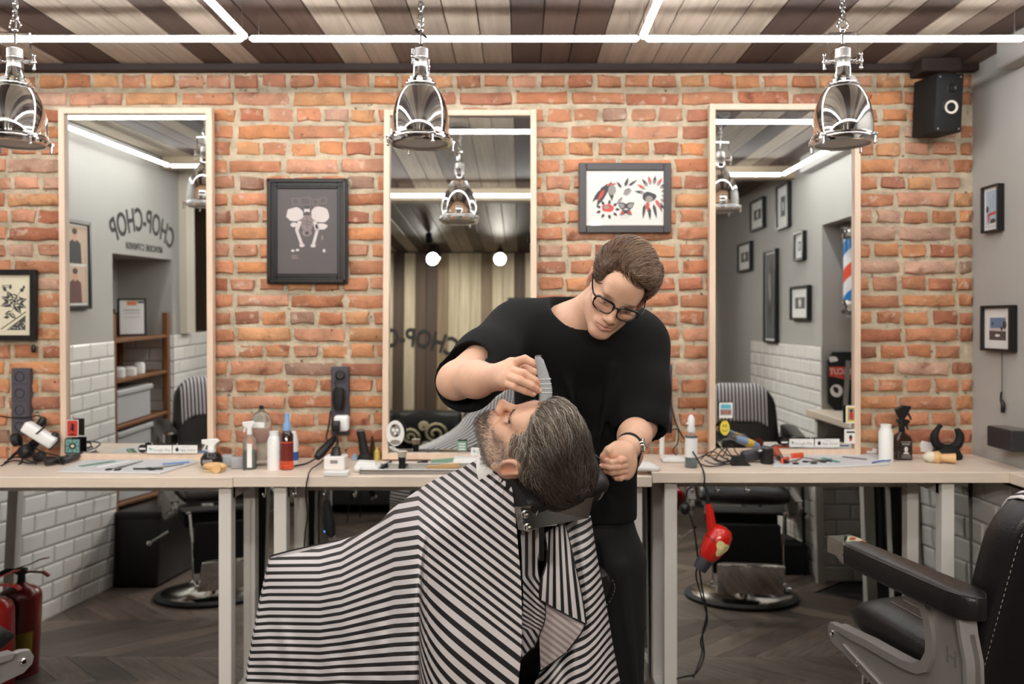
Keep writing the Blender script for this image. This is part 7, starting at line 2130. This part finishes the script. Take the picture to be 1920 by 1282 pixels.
# on the right wall
c = wall_x(1905, 820)
t = thing('card_terminal', 'small dark box fixed to the right wall above the counter end', 'box', c)
MB().box((XR - .045, c.y - .03, c.z), (.088, .17, .085), None, .004).build('casing', mat('dark_box', '#2c2b2d', .45), t, 0)
MB().box((XR - .045, c.y - .03, c.z + .0435), (.08, .16, .002)).build('top_plate', STEEL, t, 0)
c = wall_x(1884, 655)
t = thing('hanging_plug', 'small black plug dangling on a thin cord below the square frame on the right wall', 'plug', c)
z1 = wall_x(1885, 735).z
MB().tube([Vector((XR - .012, c.y, c.z)), Vector((XR - .012, c.y, z1))], .0016, 6).build('cord', CORD, t)
MB().tube([Vector((XR - .014, c.y, z1)), Vector((XR - .014, c.y + .004, z1 - .03)), Vector((XR - .014, c.y - .01, z1 - .05)), Vector((XR - .014, c.y - .008, z1 - .085))], [.004, .005, .009, .008], 8, 3).build('plug_body', BLACK, t, 60)

# ------------------------------------------------------------------ UNDER THE COUNTERS
t = thing('hair_dryer', 'red hair dryer with a cream patch hanging on its lead under the right counter', 'hair dryer', P(1330, 960, -.47))
h0, h1 = P(1328, 944, -.47), P(1336, 998, -.475)
MB().tube([h0, h0.lerp(h1, .3), h1], [.012, .0165, .0195], 16).build('handle', RED, t, 60)
b0, b1 = P(1353, 1000, -.475), P(1322, 1050, -.475)
ax = (b1 - b0).normalized()
MB().lathe([(0, -.03), (.03, -.024), (.045, -.005), (.05, .02), (.05, .05), (.043, .085), (.034, .11), (.03, .115), (0, .11)], b0, ax, 28).build('dryer_body', RED, t, 50)
MB().lathe([(.0505, .030), (.0512, .034), (.0505, .038)], b0, ax, 28).build('body_ring', mat('dark_red', '#8e150f', .3), t)
MB().lathe([(.029, .11), (.030, .135), (.026, .165), (.022, .166), (.02, .14), (0, .12)], b0, ax, 24).build('nozzle', mat('nozzle_grey', '#34343b', .45), t, 50)
nb_ = Vector((.35, -.93, -.1)).normalized()
pc_ = b0 + ax * .045
v_ = []
for k in range(18):
    a = 2 * math.pi * k / 18; rr_ = .028 * (1 + .25 * math.cos(3 * a))
    la = rr_ * math.cos(a) * 1.05; lt = rr_ * math.sin(a) / .05 + .35
    per = Vector((0, -1, 0)); per = (per - ax * per.dot(ax)).normalized(); p2 = ax.cross(per)
    rb_ = .0525 if la + .045 < .05 else .0525 - (la - .005) * .2
    v_.append(pc_ + ax * la + (per * math.cos(lt) + p2 * -math.sin(lt)) * rb_)
per = Vector((0, -1, 0)); per = (per - ax * per.dot(ax)).normalized(); p2 = ax.cross(per)
v_.append(pc_ + (per * math.cos(.35) + p2 * -math.sin(.35)) * .0545)
MB().add(v_, [(k, (k + 1) % 18, 18) for k in range(18)]).build('cream_patch', mat('cream_patch', '#d8c98e', .5), t, 0)
MB().tube([h0, h0.lerp(h1, -.25), h0.lerp(h1, -.5)], [.009, .008, .005], 10).build('strain_relief', CORD, t)
cable('black lead of the red hair dryer looping up to a hook', [P(1325, 922, -.47), P(1320, 910, -.47), P(1310, 907, -.46), P(1290, 918, -.45), P(1284, 945, -.45)], .0035)
cable('black lead trailing from the dryer down to the floor', [P(1284, 945, -.45), P(1300, 985, -.46), P(1308, 1040, -.46), P(1316, 1100, -.45), P(1325, 1150, -.45), P(1317, 1190, -.45), P(1320, 1230, -.46), P(1305, 1262, -.5), P(1285, 1268, -.46), P(1250, 1276, -.35)], .0038)
cable('second black lead twisting beside the first under the right counter', [P(1322, 1055, -.47), P(1316, 1040, -.47), P(1305, 1075, -.46), P(1313, 1110, -.455), P(1322, 1140, -.46), P(1326, 1165, -.46), P(1314, 1200, -.46), P(1316, 1225, -.47), P(1300, 1270, -.52)], .0034)
t = MB().ball(P(1284, 953, -.44), (.022, .022, .025), 14).build('round_plug', BLACK); tag(t, 'round black plug hanging under the counter left of the red hair dryer', 'plug')
t = thing('hanging_black_clipper', 'long black hair clipper hanging on a hook under the middle counter', 'clipper', P(614, 960, -.46))
MB().loft([[P(x, y, -.468) + Vector((u, v, 0)) for u, v in superellipse(0, 0, w * .00212, .02, 20, 3.)] for x, y, w in ((613, 940, 6), (613, 950, 8), (616, 975, 10.5), (618, 990, 10.5), (621, 1004, 7))]).build('clipper_body', BLACK, t, 60)
MB().box(P(624, 1008, -.468), (.03, .025, .014), (0, R(-25), 0), .003).build('blade', STEEL, t, 0)
MB().tube([P(613, 941, -.468), P(610, 925, -.468), P(604, 920, -.46), P(600, 935, -.455), P(598, 975, -.45), P(597, 1050, -.44)], .0032, 6, 5).build('lead', CORD, t)
MB().ball(P(609, 996, -.478), .004, 8).build('pilot_light', mat('blue_pilot', '#3f7fd0', emit=2.), t)

# fire extinguisher by the left chair
fx = Vector((-2.30, -.14, 0))
t = thing('fire_extinguisher', 'red fire extinguisher standing by the floor mirror at the far left', 'fire extinguisher', fx)
EXR = mat('extinguisher_red', '#8f1712', .28, coat=.4)
MB().lathe([(0, .005), (.082, .005), (.088, .015), (.088, .345), (.08, .372), (.055, .392), (.03, .4), (.022, .41), (0, .41)], fx, seg=32).build('cylinder', EXR, t, 50)
MB().lathe([(.09, 0), (.092, .01), (.089, .018), (.08, .005)], fx, seg=32).build('foot_ring', EXR, t)
mb = MB(); mb.T = Matrix.Translation(fx)
mb.lathe([(.0885, .10), (.0885, .26)], seg=32)
mb.T = None
lb = MB()
for k in range(10):
    a0, a1 = R(20 + 8 * k), R(28 + 8 * k)
    lb.add([fx + Vector((.0886 * math.cos(a), .0886 * math.sin(a), z)) for a, z in ((a0, .11), (a1, .11), (a1, .2), (a0, .2))], [(0, 1, 2, 3)])
lb.build('yellow_label', mat('yellow_label', '#d1b33a', .5), t, 0)
MB().cyl(fx + Vector((0, 0, .405)), fx + Vector((0, 0, .455)), .018, .015).box(fx + Vector((0, 0, .46)), (.04, .035, .03), b=.004).build('valve', BLACK, t)
MB().loft([[fx + Vector((x, y, z + d)) for y, d in ((-.012, 0), (.012, 0), (.012, .005), (-.012, .005))] for x, z in ((-.03, .468), (.04, .49), (.085, .512), (.12, .518))]).build('lever', EXR, t, 0)
MB().loft([[fx + Vector((x, y, z + d)) for y, d in ((-.011, 0), (.011, 0), (.011, .008), (-.011, .008))] for x, z in ((0, .45), (.05, .455), (.1, .452), (.125, .435))]).build('carry_handle', EXR, t, 0)
MB().tube([fx + Vector((-.015, 0, .455)), fx + Vector((-.07, -.005, .46)), fx + Vector((-.12, -.01, .42)), fx + Vector((-.115, 0, .3)), fx + Vector((-.1, 0, .16))], .011, 10, 6).build('hose', BLACK, t)
MB().cyl(fx + Vector((-.1, 0, .17)), fx + Vector((-.1, 0, .07)), .012, .022).build('nozzle', BLACK, t)
